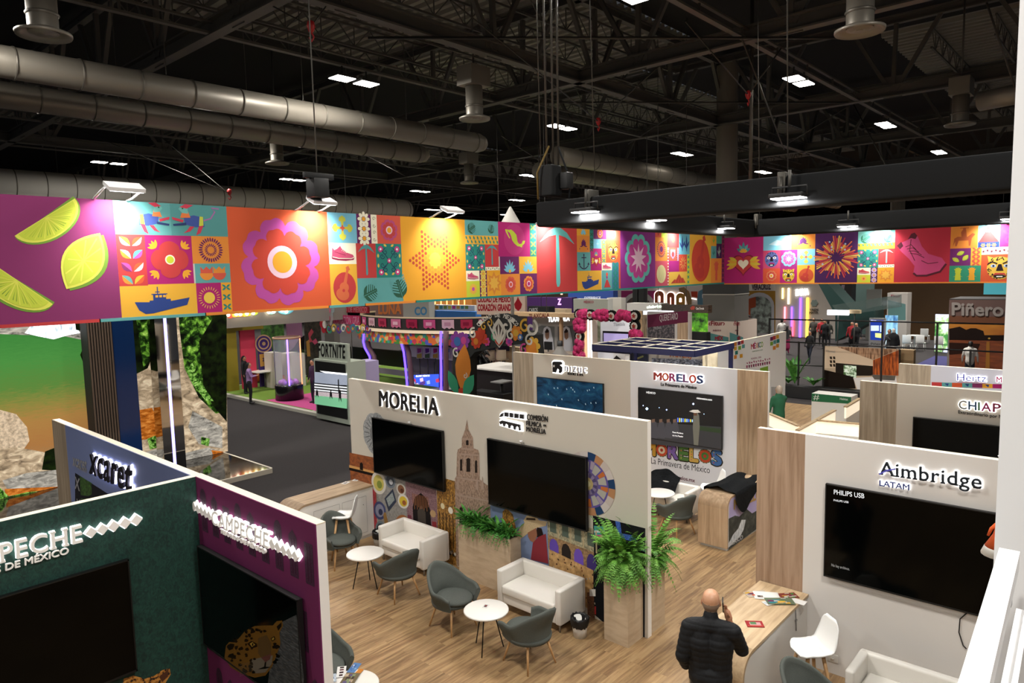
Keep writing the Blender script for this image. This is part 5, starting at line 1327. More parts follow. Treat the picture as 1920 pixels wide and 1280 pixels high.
# white wall with place name, seen from the side
wy = 8.05
wM = thing('booth_wall', 'white booth wall with small coloured country name and tile clusters', 'booth wall', (19, 8.1, 0))
build('wall_core', MB().box((16.75, wy, 0), (21.4, wy+.1, 3.0), M('#dcdcda', .6)).box((16.75, wy, 3.0), (21.4, wy+.1, 3.01), EDGE), wM)
a = Art('y', wy, .002)
tc = [cORC, cYEL, cTEA, cVIO, cGRN, cAMB, cRED, cCYA]
for i, (x, y) in enumerate([(1376, 642), (1383, 640), (1389, 638), (1376, 650), (1384, 649), (1391, 646), (1378, 658), (1387, 664), (1376, 666), (1444, 632), (1449, 630), (1455, 628), (1444, 641), (1450, 638), (1456, 636), (1455, 645), (1449, 649)]):
    a.px([(x, y), (x+5.4, y-1), (x+5.4, y+6), (x, y+7)], tc[(i*3) % 8], 1)
p0, p1, pt = Vector(a.q(1408, 654.5)), Vector(a.q(1431, 649.5)), Vector(a.q(1408, 645)); cs_ = [cRED, cMAG, cORC, cVIO, cTEA, cGRN]
for i, ch in enumerate('MÉXICO'):
    w = [1.2, .9, .95, .32, .95, 1]; s_ = sum(w[:i])/sum(w); e_ = (sum(w[:i+1])-.12)/sum(w); text_3(a, ch, p0+(p1-p0)*s_, p0+(p1-p0)*e_, p0+(p1-p0)*s_+(pt-p0), cs_[i], 1, .03)
text_px(a, 'visitmexico.com', (1410, 660), (1430, 656.3), (1410, 657.5), C('#5a8a5a'), 1, .02); text_px(a, 'MUNDIAL | 2026', (1408, 674), (1427, 670.5), (1408, 671), C('#b04a7a'), 1, .02)
rr = random.Random(9)
for i in range(11):
    x = 1399+4.2*i; y = 683-.75*i
    for k in range(5): a.px([(x+3*rr.random(), y-6*rr.random()), (x+3.4*rr.random(), y-3), (x+3.6, y-4*rr.random())], C('#b03a6c'), 1)
    a.px([(x, y+2), (x+3, y+1.4), (x+2.6, y+7), (x+.4, y+7)], C(('#b03a6c', '#7a2a4c')[i % 2]), 1)
a.px([(1425, 690), (1440, 686), (1440, 696), (1425, 698)], cGRN, 1)
for k in range(12): a.px([(1446+k*1.1, 725), (1446.5+k*1.1, 725), (1446.5+k*1.1, 745+2*(k % 3)), (1446+k*1.1, 745)], C('#7a7a7a'), 1)
build('printed_panel', a.mb, wM)
# ================================================================ furniture of the near booths
LEATH = M('#d8d4cc', .42, name='white_leatherette'); SEAM = M('#bdb8ae', .6)
BLKM = M('#111111', .4, .6, name='black_metal'); PLW = M('#e9e9e6', .3, name='white_plastic')
# ---- grey armchair; front is +x
def smooth(t): t = max(0, min(1, t)); return t*t*(3-2*t)
def make_armchair(label):
    t = thing('armchair', label, 'armchair', (0, 0, 0), 0, 'grey armchairs')
    A0 = radians(150)
    def prof(u):     # u -1..1 round the shell; 0 = back
        a = u*A0; k = abs(u)
        top = .83-.05*smooth(k/.25)-.20*smooth((k-.15)/.45)-.05*smooth((k-.75)/.25)
        return a, top
    def shell(u, v, out):
        a, top = prof(u); bot = .34+.02*abs(u)
        z = bot+(top-bot)*v
        fl = .035*smooth(v)+.10*smooth((z-.5)/.33)*max(0, cos(a))
        rx = .275+fl; ry = .285+.06*smooth(v)
        if not out: rx -= .045; ry -= .045
        x = -rx*cos(a)*(1.0 if abs(a) < pi/2 else 1.05); y = ry*sin(a)*(1 if abs(a) < pi/2 else 1.0+.0*abs(a))
        if abs(a) > pi/2: y = ry*sin(pi/2+(abs(a)-pi/2)*.55)*(1 if a > 0 else -1)
        return Vector((x, y, z))
    m = MB(); nu, nv = 40, 10
    o_ = [[shell(-1+2*i/nu, j/nv, True) for i in range(nu+1)] for j in range(nv+1)]
    i_ = [[shell(-1+2*i/nu, j/nv, False) for i in range(nu+1)] for j in range(nv+1)]
    ridge = [(o_[nv][i]+i_[nv][i])/2+Vector((0, 0, .02)) for i in range(nu+1)]
    vs = []; rows = o_+[ridge]+i_[::-1]
    for r in rows: vs += r
    w = nu+1; fs = [(j*w+i, j*w+i+1, (j+1)*w+i+1, (j+1)*w+i) for j in range(len(rows)-1) for i in range(nu)]
    n = len(rows)
    m.add(vs, fs, GREYF, True)
    for e in (0, nu):     # rounded arm ends
        m.face([rows[j][e] for j in range(n)], GREYF, False)
    m.lathe([(0, .34), (.22, .335), (.285, .36), (.292, .40), (.2, .43), (0, .43)], (-.01, 0, 0), GREYF, 32)
    build('shell', m, t, local=True)
    m = MB(); m.lathe([(0, .485), (.16, .483), (.235, .47), (.255, .445), (.24, .415), (0, .41)], (.045, 0, 0), GREYF, 32, 1.12, 1.0); build('seat_cushion', m, t, local=True)
    for sx, sy in ((1, 1), (1, -1), (-1, 1), (-1, -1)):
        m = MB(); m.tube([(sx*.15, sy*.15, .36), (sx*.245, sy*.235, 0)], [.019, .011], BEECH, 10); build('leg', m, t, local=True)
    return t
chair0 = make_armchair('grey felt armchair by the oak counter, farthest of the row, facing the empty round table')
def put(o, p, rz): o.location = (p[0], p[1], 0); o.rotation_euler = (0, 0, rz); return o
put(chair0, (6.73, 10.22), -pi/2-.15)
for p, rz, lb in (((6.60, 8.47), pi/2-.1, 'grey felt armchair with its back to us in front of the first white sofa'),
                  ((6.48, 7.1), -pi/2-.05, 'grey felt armchair facing us between the two white sofas'),
                  ((6.47, 5.66), pi/2-.15, 'grey felt armchair with its back to us beside the waste bin and second sofa'),
                  ((4.28, 7.02), -pi/2-.1, 'grey felt armchair partly hidden by the end of the purple wall'),
                  ((4.36, 5.16), pi/2, 'grey felt armchair of which only the back rim shows at the bottom of the frame'),
                  ((7.10, 2.28), -pi/2-.25, 'grey felt armchair at lower right beside the white bar stool'),
                  ((11.62, 6.38), pi/2-.3, 'dark grey armchair seen past the edge of the mural wall')):
    copy_tree(chair0, (p[0], p[1], 0), rz, lb, 'grey armchairs')
# ---- round tables
def make_table(label):
    t = thing('round_table', label, 'table', (0, 0, 0), 0, 'white round tables')
    m = MB(); m.lathe([(0, .56), (.285, .56), (.30, .553), (.30, .538), (.285, .53), (0, .53)], (0, 0, 0), M('#dedbd5', .35), 40); build('tabletop', m, t, local=True)
    for k in range(3):
        a = 2*pi*k/3+.4; m = MB(); m.tube([(.1*cos(a), .1*sin(a), .53), (.225*cos(a), .225*sin(a), 0)], .0085, BLKM, 8); build('leg', m, t, local=True)
    m = MB(); m.lathe([(0, .53), (.13, .53), (.13, .522), (0, .522)], (0, 0, 0), BLKM, 20); build('under_plate', m, t, local=True)
    return t
tab0 = make_table('white round table with nothing on it before the first white sofa'); put(tab0, (6.47, 9.12), .3)
copy_tree(tab0, (6.34, 6.29, 0), 1.1, 'white round table holding one small card, before the second white sofa', 'white round tables')
copy_tree(tab0, (4.16, 6.23, 0), .2, 'white round table covered with brochures beside the purple wall end', 'white round tables')
copy_tree(tab0, (12.05, 7.0, 0), .2, 'white round table half hidden behind the mural wall edge', 'white round tables')
# ---- white sofas; front is -x, runs along y
def make_sofa(label, W=1.2):
    t = thing('sofa', label, 'sofa', (0, 0, 0), 0, 'white sofas')
    D, Hh, th = .60, .62, .10
    b = MB().box((D-th, 0, .12), (D, W, Hh), LEATH, .03); build('backrest', b, t, local=True)
    for y0 in (0, W-th): build('armrest', MB().box((0, y0, .12), (D-.02, y0+th, Hh), LEATH, .025), t, local=True)
    build('base', MB().box((.02, th, .12), (D-th, W-th, .28), LEATH, .02), t, local=True)
    build('seat_cushion', MB().box((-.015, th+.004, .27), (D-th+.01, W-th-.004, .41), LEATH, .035), t, local=True)
    for x in (.06, D-.06):
        for y in (.06, W-.06): build('leg', MB().tube([(x, y, .13), (x, y, 0)], [.018, .012], M('#8c8a86', .3, .8), 8), t, local=True)
    return t
s0 = make_sofa('white two seat sofa beside the oak counter, under the food pictures'); s0.location = (7.25, 8.62, 0)
copy_tree(s0, (7.24, 5.75, 0), 0, 'white two seat sofa between the low planter and the tall fern', 'white sofas')
copy_tree(s0, (12.15, 6.42, 0), 0, 'white two seat sofa with a dark jacket on it, behind the mural wall', 'white sofas')
copy_tree(s0, (7.74, 1.02, 0), 0, 'white sofa at the bottom right below the near right television', 'white sofas')
# ---- bar stools; front is +x
def make_stool(label):
    t = thing('bar_stool', label, 'bar stool', (0, 0, 0), 0, 'white bar stools')
    def sh(u, v):     # u across -1..1, v front -> up the back
        w = .2*(1-.12*v**3); x = .2-.38*min(v, .62)/.62; z = .74-.028*sin(pi*min(v, .62)/.62)
        if v < .14: w *= (1-.75*((.14-v)/.14)**2)**.5
        if v > .5: s_ = (v-.5)/.5; x = .2-.38*(.5/.62)-.13*s_*(1-.25*s_)-.02; z = .74-.02*(1-s_)+.36*s_**1.25; w *= (1-.22*s_**2)*(1 if s_ < .8 else max(.35, (1-((s_-.8)/.2)**2*.88))**.5)
        return Vector((x, w*u, z+.06*u*u*(1 if v > .12 else v/.12)*max(0, 1-1.9*max(0, v-.45))))
    m = MB(); nu, nv = 12, 20
    top = [[sh(-1+2*i/nu, j/nv) for i in range(nu+1)] for j in range(nv+1)]
    bot = [[p+Vector((-.012 if j > nv*.55 else 0, 0, -.02 if j <= nv*.7 else -.006)) for p in row] for j, row in enumerate(top)]
    w = nu+1
    for rows, fl in ((top, 0), (bot, 1)):
        m.add([p for r in rows for p in r], [((j*w+i, j*w+i+1, (j+1)*w+i+1, (j+1)*w+i)[::-1 if fl else 1]) for j in range(nv) for i in range(nu)], PLW, True)
    edge = [(r, 0) for r in range(nv+1)]+[(nv, c) for c in range(1, nu+1)]+[(r, nu) for r in range(nv-1, -1, -1)]+[(0, c) for c in range(nu-1, 0, -1)]
    for (r, c), (r2, c2) in zip(edge, edge[1:]+edge[:1]): m.face([top[r][c], top[r2][c2], bot[r2][c2], bot[r][c]], PLW, True)
    build('seat_shell', m, t, local=True)
    build('seat_pad', MB().lathe([(0, .738), (.12, .737), (.155, .73), (.15, .722), (0, .72)], (.03, 0, -.004), PLW, 24), t, local=True)
    for sx, sy in ((1, 1), (1, -1), (-1, 1), (-1, -1)):
        build('leg', MB().tube([(sx*.09+.02, sy*.1, .71), (sx*.2+.01, sy*.2, 0)], [.022, .014], BEECH, 10), t, local=True)
    build('footrest', MB().tube([(.17, .165, .26), (.17, -.165, .26), (-.15, -.165, .26), (-.15, .165, .26), (.17, .165, .26)], .008, M('#b9b9b9', .3, .8), 6), t, local=True)
    return t
st0 = make_stool('white bar stool beside the near right counter under the black television'); put(st0, (7.72, 2.56), 2.45)
copy_tree(st0, (6.98, 10.42, 0), 2.3, 'white bar stool in front of the oak counter behind the grey armchair', 'white bar stools')
copy_tree(st0, (12.42, 6.06, 0), 2.3, 'white bar stool behind the counter with the black cloth', 'white bar stools')
# ---- counters with a bent oak top running over one end
def counter(label, x0, x1, y0, y1, z, face, r=.24, art=None, top=WOODH):
    t = thing('reception_counter', label, 'counter', ((x0+x1)/2, (y0+y1)/2, 0))
    pr = [(x0, .06)]+[(x0+r-r*cos(a), z-r+r*sin(a)) for a in [pi/2*i/10 for i in range(11)]]+[(x1, z)]
    th = .035; inn = [(x0+th, .06)]+[(x0+r-(r-th)*cos(a), z-r+(r-th)*sin(a)) for a in [pi/2*i/10 for i in range(11)]]+[(x1, z-th)]
    m = MB(); k = len(pr)
    for i in range(k-1):
        a, b, c, d = pr[i], pr[i+1], inn[i+1], inn[i]
        m.face([(a[0], y0, a[1]), (b[0], y0, b[1]), (b[0], y1, b[1]), (a[0], y1, a[1])], top, 0 < i < k-2)
        m.face([(d[0], y0, d[1]), (c[0], y0, c[1]), (c[0], y1, c[1]), (d[0], y1, d[1])][::-1], top)
        for y in (y0, y1): m.face([(a[0], y, a[1]), (b[0], y, b[1]), (c[0], y, c[1]), (d[0], y, d[1])], top)
    build('bent_top', m, t)
    m = MB(); pts = [(x, y0+.015, q) for x, q in inn]+[(x1, y0+.015, .06)]
    m.prism(pts, (0, y1-y0-.03, 0), face); bd = build('body', m, t)
    build('plinth', MB().box((x0+.05, y0+.03, 0), (x1, y1-.03, .06), M('#c8c6c2', .5)), t)
    if art: A_ = Art('y', y0+.014, .0015); art(A_); build('printed_front', A_.mb, bd)
    return t
def doors(A_):
    g = C('#a9a49c')
    for i in range(2):
        X = 6.62+.6*i
        for p, q in (((X, .12), (X+.54, .12)), ((X, .82), (X+.54, .82))): A_.P3([(p[0], 0, p[1]), (q[0], 0, q[1]), (q[0], 0, q[1]+.006), (p[0], 0, p[1]+.006)], g, 1)
        for x in (X, X+.54): A_.P3([(x, 0, .12), (x+.005, 0, .12), (x+.005, 0, .82), (x, 0, .82)], g, 1)
        A_.P3([(X+.46, 0, .66), (X+.475, 0, .66), (X+.475, 0, .675), (X+.46, 0, .675)], C('#5a5650'), 2)
counter('oak topped white counter against the mural wall, seen from behind', 6.22, 7.92, 10.82, 11.42, 1.0, WHITE, .24, doors, NM('oak_counter_top', [(.3, '#7d6850'), (.5, '#9c8468'), (.7, '#b0997c')], (1.2, 14, 14), 1.2, 6, .5, dist=.5))
SKY_ = NM('print_violet_sky', [(0, '#8478b8'), (1, '#c9c4dc')], (.4, 1, 1.6), 1.2, 1, .6); ROCK_ = NM('print_dark_rock', [(.3, '#15181a'), (.55, '#343a36'), (.8, '#5c6058')], (1, 1, 1), 9, 6, .7); FALL_ = NM('print_white_water', [(.3, '#8e98a0'), (.6, '#d4dade')], (6, 1, 2), 5, 5, .6)
def falls(A_):
    A_.px([(1367, 940), (1379, 927), (1420, 915), (1420, 990), (1366, 1030)], SKY_, 1)
    A_.px([(1366, 972), (1378, 966), (1386, 968), (1400, 954), (1410, 962), (1420, 956), (1420, 990), (1366, 1030)], ROCK_, 2)
    A_.px([(1366, 1018), (1374, 1002), (1384, 990), (1390, 974), (1398, 974), (1394, 992), (1388, 1004), (1376, 1016), (1366, 1026)], FALL_, 3)
    text_px(A_, 'MORELOS', (1376, 954), (1432, 930), (1376, 937), C('#c9a25c'), 3, .05); text_px(A_, 'MÉXICO', (1367, 1024), (1392, 1009), (1367, 1017), C('#dcdcdc'), 4, .02)
counter('oak ended counter with waterfall print under a black cloth', 11.34, 12.95, 5.24, 5.80, .97, WHITE, .2, falls, WOODV)
counter('oak topped white counter at the near right wall with leaflets on it', 6.72, 8.64, 2.92, 3.54, .93, M('#d6d3cd', .55), .26)
# black cloth thrown over the middle counter
CLOTH = NM('black_cloth', [(.3, '#0d0e0f'), (.7, '#1b1d1f')], (1, 1, 1), 40, 2, .95, bump=.3, spec=.1)
rr = random.Random(12)
def cl(u, v):
    x = 11.62+1.36*u; y = 5.92-.80*v
    z = .985+.012*sin(9*u+5*v)+.012*sin(17*v+3*u)+.07*max(0, sin(2.2*u+1.6))*max(0, 1-abs(v-.45)*2)
    if y < 5.22:
        d = 5.22-y; drop = (.32*math.exp(-((u-.28)/.22)**2)+.10+.04*sin(14*u)); f = d/.1; z -= drop*f; y = 5.215-.02*f+.006*sin(16*u)
    if y > 5.81: f = (y-5.81)/.11; z -= .2*f; y = 5.83
    return Vector((x, y, z))
m = MB(); m.grid(cl, 44, 40, CLOTH); build('cloth', m, None, 'crumpled black cloth spread over the middle counter', 'cloth')
# dark jacket lying on the far sofa
def jk(u, v):
    y = 7.62-.72*u; w = .62
    s_ = v
    if s_ < .45: x = 12.71-.02*sin(9*u); z = .68-.30*(.45-s_)/.45*0-.0; x = 12.74-.1*s_; z = .70+.14*sin(pi*u)*(1-s_)-.1*s_
    else: k_ = (s_-.45)/.55; x = 12.66-.42*k_; z = .62-.20*smooth(k_*1.6)+.02*sin(8*u+6*k_)
    return Vector((x, y, z+.012*sin(13*u+7*v)))
m = MB(); m.grid(jk, 24, 24, CLOTH); build('jacket', m, None, 'dark jacket thrown over the back of the far white sofa', 'jacket')
# ---- planters
BOXW = NM('pale_plywood', [(.3, '#ab967a'), (.5, '#b8a388'), (.7, '#c2ae92')], (2, 2, 8), 1.2, 4, .7, dist=.3); SOIL = NM('soil', [(.3, '#1c130d'), (.7, '#3a2a1c')], (1, 1, 1), 60, 3, .95)
FERN = NM('fern_green', [(.3, '#3a6a20'), (.55, '#64a038'), (.8, '#98cc5c')], (1, 1, 1), 7, 3, .6); FERND = NM('leaf_green', [(.3, '#285a22'), (.55, '#478c34'), (.8, '#74b04c')], (1, 1, 1), 9, 3, .55); FSTEM = M('#56702c', .7)
def planter(label, a, b, h):
    t = thing('planter', label, 'planter', ((a[0]+b[0])/2, (a[1]+b[1])/2, 0))
    build('planter_box', MB().box((a[0], a[1], 0), (b[0], b[1], h), BOXW), t)
    build('soil', MB().box((a[0]+.03, a[1]+.03, h), (b[0]-.03, b[1]-.03, h+.012), SOIL), t)
    return t
def frond(m, base, a, ln, rise, droop, mat, leaf=.045, n=15, wid=1.0):
    """arching fern frond of paired leaflets"""
    d = Vector((cos(a), sin(a), 0)); s = Vector((-sin(a), cos(a), 0)); pts = []
    for i in range(n+1):
        t = i/n; pts.append(base+d*(ln*(t-.15*t*t))+Vector((0, 0, rise*ln*t-droop*ln*t*t)))
    m.tube(pts[:-2:3]+[pts[-2]], .0022, FSTEM, 4, False)
    for i in range(1, n):
        p = pts[i]; q = pts[i+1]; dr = (q-p).normalized(); w = leaf*wid*sin(pi*min(1, .12+.9*i/n))**.7
        for sg in (-1, 1):
            tip = p+s*sg*w+dr*w*.55+Vector((0, 0, -w*.25)); k = dr*w*.24
            m.face([p-k, p+s*sg*w*.5-k*.9, tip, p+s*sg*w*.5+k*1.3, p+k], mat)
def fern(label, c, h, R, n, seed, ax=1.0, wmax=None):
    rr = random.Random(seed); t = thing('fern', label, 'fern', (c[0], c[1], h))
    m = MB()
    for i in range(n):
        a = 2*pi*rr.random(); q = rr.random()
        base = Vector((c[0]+.1*(rr.random()-.5), c[1]+.1*(rr.random()-.5), h+.01)); ln = R*(.7+.5*rr.random())
        if wmax and c[0]+ln*cos(a) > wmax: ln = min(ln, max(.12, (wmax-c[0])/max(cos(a), .2)))
        frond(m, base, a, ln, .65+1.9*q, 1.3*(1-.15*q)+.2*(i % 4 == 0), FERN, .058, 15)
    build('fronds', m, t); tag(t.children[0] if t.children else t, kind=None)
    return t
planter('tall square plywood planter holding a big fern at the end of the mural wall', (7.55, 4.86), (7.925, 5.24), 1.0)
planter('tall square plywood planter behind the end of the mural wall', (8.06, 4.82), (8.44, 5.2), .86)
planter('long plywood planter with low leafy plants between the two white sofas', (7.68, 7.06), (7.925, 8.22), .90)
fern('big arching fern spilling over the tall planter beside the waste bin', (7.68, 5.04), 1.0, .42, 460, 5, wmax=7.9)
fern('light green fern behind the end of the mural wall', (8.27, 4.98), .86, .50, 120, 8)
rr = random.Random(21); t = thing('leafy_plant', 'row of bright leafy plants filling the long plywood planter', 'plant', (7.8, 7.64, .9))
m = MB()
for i in range(330):
    a = 2*pi*rr.random(); q = rr.random(); base = Vector((7.8+.1*(rr.random()-.5), 7.12+1.04*rr.random(), .91)); ln = .12+.20*rr.random()
    if base.x+ln*cos(a) > 7.9: ln = min(ln, .1/max(cos(a), .2)*1.0)
    d = Vector((cos(a), sin(a), 0)); s_ = Vector((-sin(a), cos(a), 0)); rise = .7+1.3*q
    p = [base+d*(ln*k)+Vector((0, 0, rise*ln*k-.75*ln*k*k)) for k in (0, .35, .7, 1)]; w = .016+.014*rr.random()
    m.face([p[0], p[1]+s_*w, p[2]+s_*w*.9, p[3], p[2]-s_*w*.9, p[1]-s_*w], FERND)
for i in range(46):
    frond(m, Vector((7.78, 7.14+1.0*rr.random(), .91)), pi+2.6*(rr.random()-.5), .2+.14*rr.random(), .8, 1.5, FERND, .035, 9)
build('leaves', m, t)
# ---- waste bins with black liners
def bin_(label, c, s=1.0):
    t = thing('waste_bin', label, 'waste bin', (c[0], c[1], 0))
    build('bucket', MB().lathe([(0, 0), (.09*s, 0), (.115*s, .26*s), (.108*s, .26*s), (.085*s, .01), (0, .01)], (c[0], c[1], 0), M('#dcdad4', .45), 24), t)
    m = MB(); n = 30
    LIN = M('#0c0c0d', .5, name='black_liner')
    pr = [(.117, .15), (.126, .2), (.13, .26), (.122, .285), (.108, .27), (.1, .2), (.085, .12), (0, .1)]
    vs = []; 
    for k, (r_, z) in enumerate(pr):
        for j in range(n): vs.append((c[0]+s*(r_+(.006*sin(7*j+k)+.004*sin(13*j) if r_ else 0))*cos(2*pi*j/n), c[1]+s*(r_+(.006*sin(7*j+k) if r_ else 0))*sin(2*pi*j/n), s*(z+.012*sin(5*j*.7+k))))
    m.add(vs, [(i*n+j, i*n+(j+1) % n, (i+1)*n+(j+1) % n, (i+1)*n+j) for i in range(len(pr)-1) for j in range(n)], LIN, True); build('liner', m, t)
bin_('white waste bin with black liner beside the tall fern planter', (7.40, 5.54)); bin_('white waste bin with black liner between the oak counter and first sofa', (7.66, 10.35))
# ---- leaflets, cards
def card(c, w, h, rz, z, cols, label, cat='leaflet', name='leaflet', g=None, th=.003):
    """c = centre (x, y); printed blocks on a thin card"""
    m = MB(); R_ = Matrix.Rotation(rz, 3, 'Z'); o = Vector((c[0], c[1], z))
    def P_(x, y, q): return o+R_ @ Vector((x*w/2, y*h/2, 0))+Vector((0, 0, q))
    base = [P_(-1, -1, .0005), P_(1, -1, .0005), P_(1, 1, .0005), P_(-1, 1, .0005)]
    m.prism(base, (0, 0, th), cols[0])
    for i, (x0, y0, x1, y1, mt) in enumerate(cols[1]): m.face([P_(x0, y0, th+.0012+.0003*i), P_(x1, y0, th+.0012+.0003*i), P_(x1, y1, th+.0012+.0003*i), P_(x0, y1, th+.0012+.0003*i)], mt)
    return build(name, m, None, label, cat, g)
PW = C('#f0eee8')
def mosaic(seed, n=14, pal=('#d84a2c', '#3a5ab0', '#e0a82c', '#4a8a3c', '#c8c0b0', '#7a3a5c', '#2c8a9c')):
    rr = random.Random(seed); o = []
    for i in range(n):
        x, y = -.9+1.5*rr.random(), -.9+1.5*rr.random(); o.append((x, y, min(.95, x+.25+.35*rr.random()), min(.95, y+.2+.35*rr.random()), C(pal[rr.randrange(len(pal))])))
    return o
zc = .931
c = [PZ(x, y, zc) for x, y in ((1418, 1113), (1437, 1117), (1462, 1128), (1478, 1117), (1490, 1126), (1446, 1130))]
card(c[0], .28, .15, 2.5, zc, (C('#c9b8a0'), mosaic(1)), 'colourful leaflet at the left of the leaflet pile by the oak panel')
card(c[1], .30, .21, 2.1, zc+.004, (PW, [(.3, .1, .75, .6, C('#8a7a70')), (.5, .15, .7, .5, C('#4a3c38'))]), 'white leaflet with two small photos on the pile by the oak panel')
card(c[5], .2, .11, 2.6, zc+.004, (PW, [(.3, -.6, .9, .4, C('#c8d0d8'))]), 'white blank leaflet poking out under the picture leaflet')
card(c[2], .33, .17, 2.25, zc+.009, (C('#6a7a5c'), mosaic(2, 18)), 'leaflet covered in small pictures, nearest the counter edge')
card(c[3], .22, .14, 2.4, zc+.004, (C('#8c3a2c'), mosaic(3, 10)), 'reddish leaflet at the back of the pile by the oak panel')
card(c[4], .26, .12, 1.6, zc+.001, (PW, []), 'plain white sheet at the right end of the leaflet pile')
c = PZ(1415, 1170, zc); card(c, .19, .14, 2.2, zc, (C('#b02c30'), [(-.7, -.5, .6, .5, C('#d8a0a0')), (-.2, -.6, .5, .2, C('#5a8a5a')), (-.9, .6, .9, .9, C('#d84a3c'))]), 'red leaflet alone on the near right counter', th=.006)
c = PZ(911, 1136, .561); card(c, .1, .07, .4, .5605, (PW, [(-.6, -.5, .6, .6, C('#5a4a48')), (-.1, -.3, .4, .3, C('#b03a3a'))]), 'small card lying on the round table before the second sofa', 'card', 'card')
z3 = .5605
for i, (x, y, w, h, rz, c0, cc, lb) in enumerate(((664, 1252, .2, .09, .5, '#5a8ac8', mosaic(5, 6, ('#3a6ab8', '#8ab4e0', '#e8f0f4')), 'blue and white leaflet at the back of the table by the purple wall'), (640, 1260, .22, .1, .9, '#f2f0ec', [(-.8, -.4, -.5, .4, C('#3a1a20')), (-.3, -.5, 0, .4, C('#3a1a20')), (.2, -.5, .45, .4, C('#5a1a28')), (.6, -.5, .9, .4, C('#3a2a28'))], 'white card with dark marks on the table by the purple wall'),
        (672, 1262, .14, .06, .4, '#e0872c', [], 'orange edged leaflet on the table by the purple wall'), (655, 1276, .26, .16, .6, '#7a6a4c', mosaic(6, 16, ('#4a3c34', '#c8b090', '#6a5a8c', '#8a9a6c', '#d8d0c0')), 'brochure with many small photos at the front of the table by the purple wall'), (622, 1274, .16, .1, 1.0, '#b8c8d8', mosaic(7, 5, ('#7a9ac0', '#e8eef2')), 'pale blue leaflet at the left of the table by the purple wall'))):
    c = PZ(x, y, z3); card(c, w, h, rz, z3+.0045*i, (C(c0), cc), lb)
for px, py, rz, lb in ((648, 905, .3, 'nearer of the two white leaflets on the oak counter'), (668, 899, .5, 'farther white leaflet on the oak counter, nearest the mural wall')):
    c = PZ(px, py, 1.001); card(c, .16, .11, rz, 1.0005, (PW, [(-.6, -.6, .1, .5, C('#8c8480')), (.2, -.3, .6, .3, C('#5a4c48'))]), lb)
# ---- the lock bar on the near counter, small doll hanging by the rail
p = PY(1492, 1140, 2.93)
build('cabinet_lock', MB().tube([(p.x, 2.93, .9), (p.x, 2.92, .62)], .006, M('#8a8a8a', .3, .8), 6).box((p.x-.02, 2.915, .74), (p.x+.02, 2.93, .76), M('#8a8a8a', .3, .8)), None, 'thin steel lock bar on the side of the near right counter', 'lock bar')
# ================================================================ people
def seg_dist(p, a, b):
    ab = b-a; t = max(0, min(1, (p-a).dot(ab)/max(ab.dot(ab), 1e-9))); return (p-(a+ab*t)).length, t
def body(name, parts, parent, vox, smooth_it=6, puff=None):
    """parts = [(points, radii, material)] tapered chains melted into one skin"""
    m = MB(); lib = []
    for pts, rad, mt in parts:
        pts = [Vector(p) for p in pts]
        m.tube(pts, rad, mt, 14)
        for p, r in zip(pts, rad): m.ball(p, r*.995, mt, 14, 10)
        for i in range(len(pts)-1): lib.append((pts[i], pts[i+1], rad[i], rad[i+1], mt))
        if len(pts) == 1: lib.append((pts[0], pts[0], rad[0], rad[0], mt))
    me = bpy.data.meshes.new(name); me.from_pydata([tuple(v) for v in m.v], [], m.f); o = bpy.data.objects.new(name, me); COL.objects.link(o)
    md = o.modifiers.new('r', 'REMESH'); md.mode = 'VOXEL'; md.voxel_size = vox
    sm = o.modifiers.new('s', 'SMOOTH'); sm.iterations = smooth_it; sm.factor = .5
    dg = bpy.context.evaluated_depsgraph_get(); me2 = bpy.data.meshes.new_from_object(o.evaluated_get(dg)); bpy.data.objects.remove(o)
    out = MB(); out.v = [tuple(v.co) for v in me2.vertices]
    if puff:
        nv = []
        for v in me2.vertices:
            nv.append(tuple(v.co+v.normal*puff(v.co)))
        out.v = nv
    for p in me2.polygons:
        c = Vector(p.center); best = None; bm_ = None
        for a, b, r0, r1, mt in lib:
            d, t = seg_dist(c, a, b); d -= r0+(r1-r0)*t
            if best is None or d < best: best = d; bm_ = mt
        out.f.append(tuple(p.vertices)); out.m.append(out.mi(bm_)); out.sm.append(True)
    return build(name, out, parent)
SKIN = M('#b98263', .5, name='skin'); SKIN2 = M('#9c6a4c', .5, name='skin_tan')
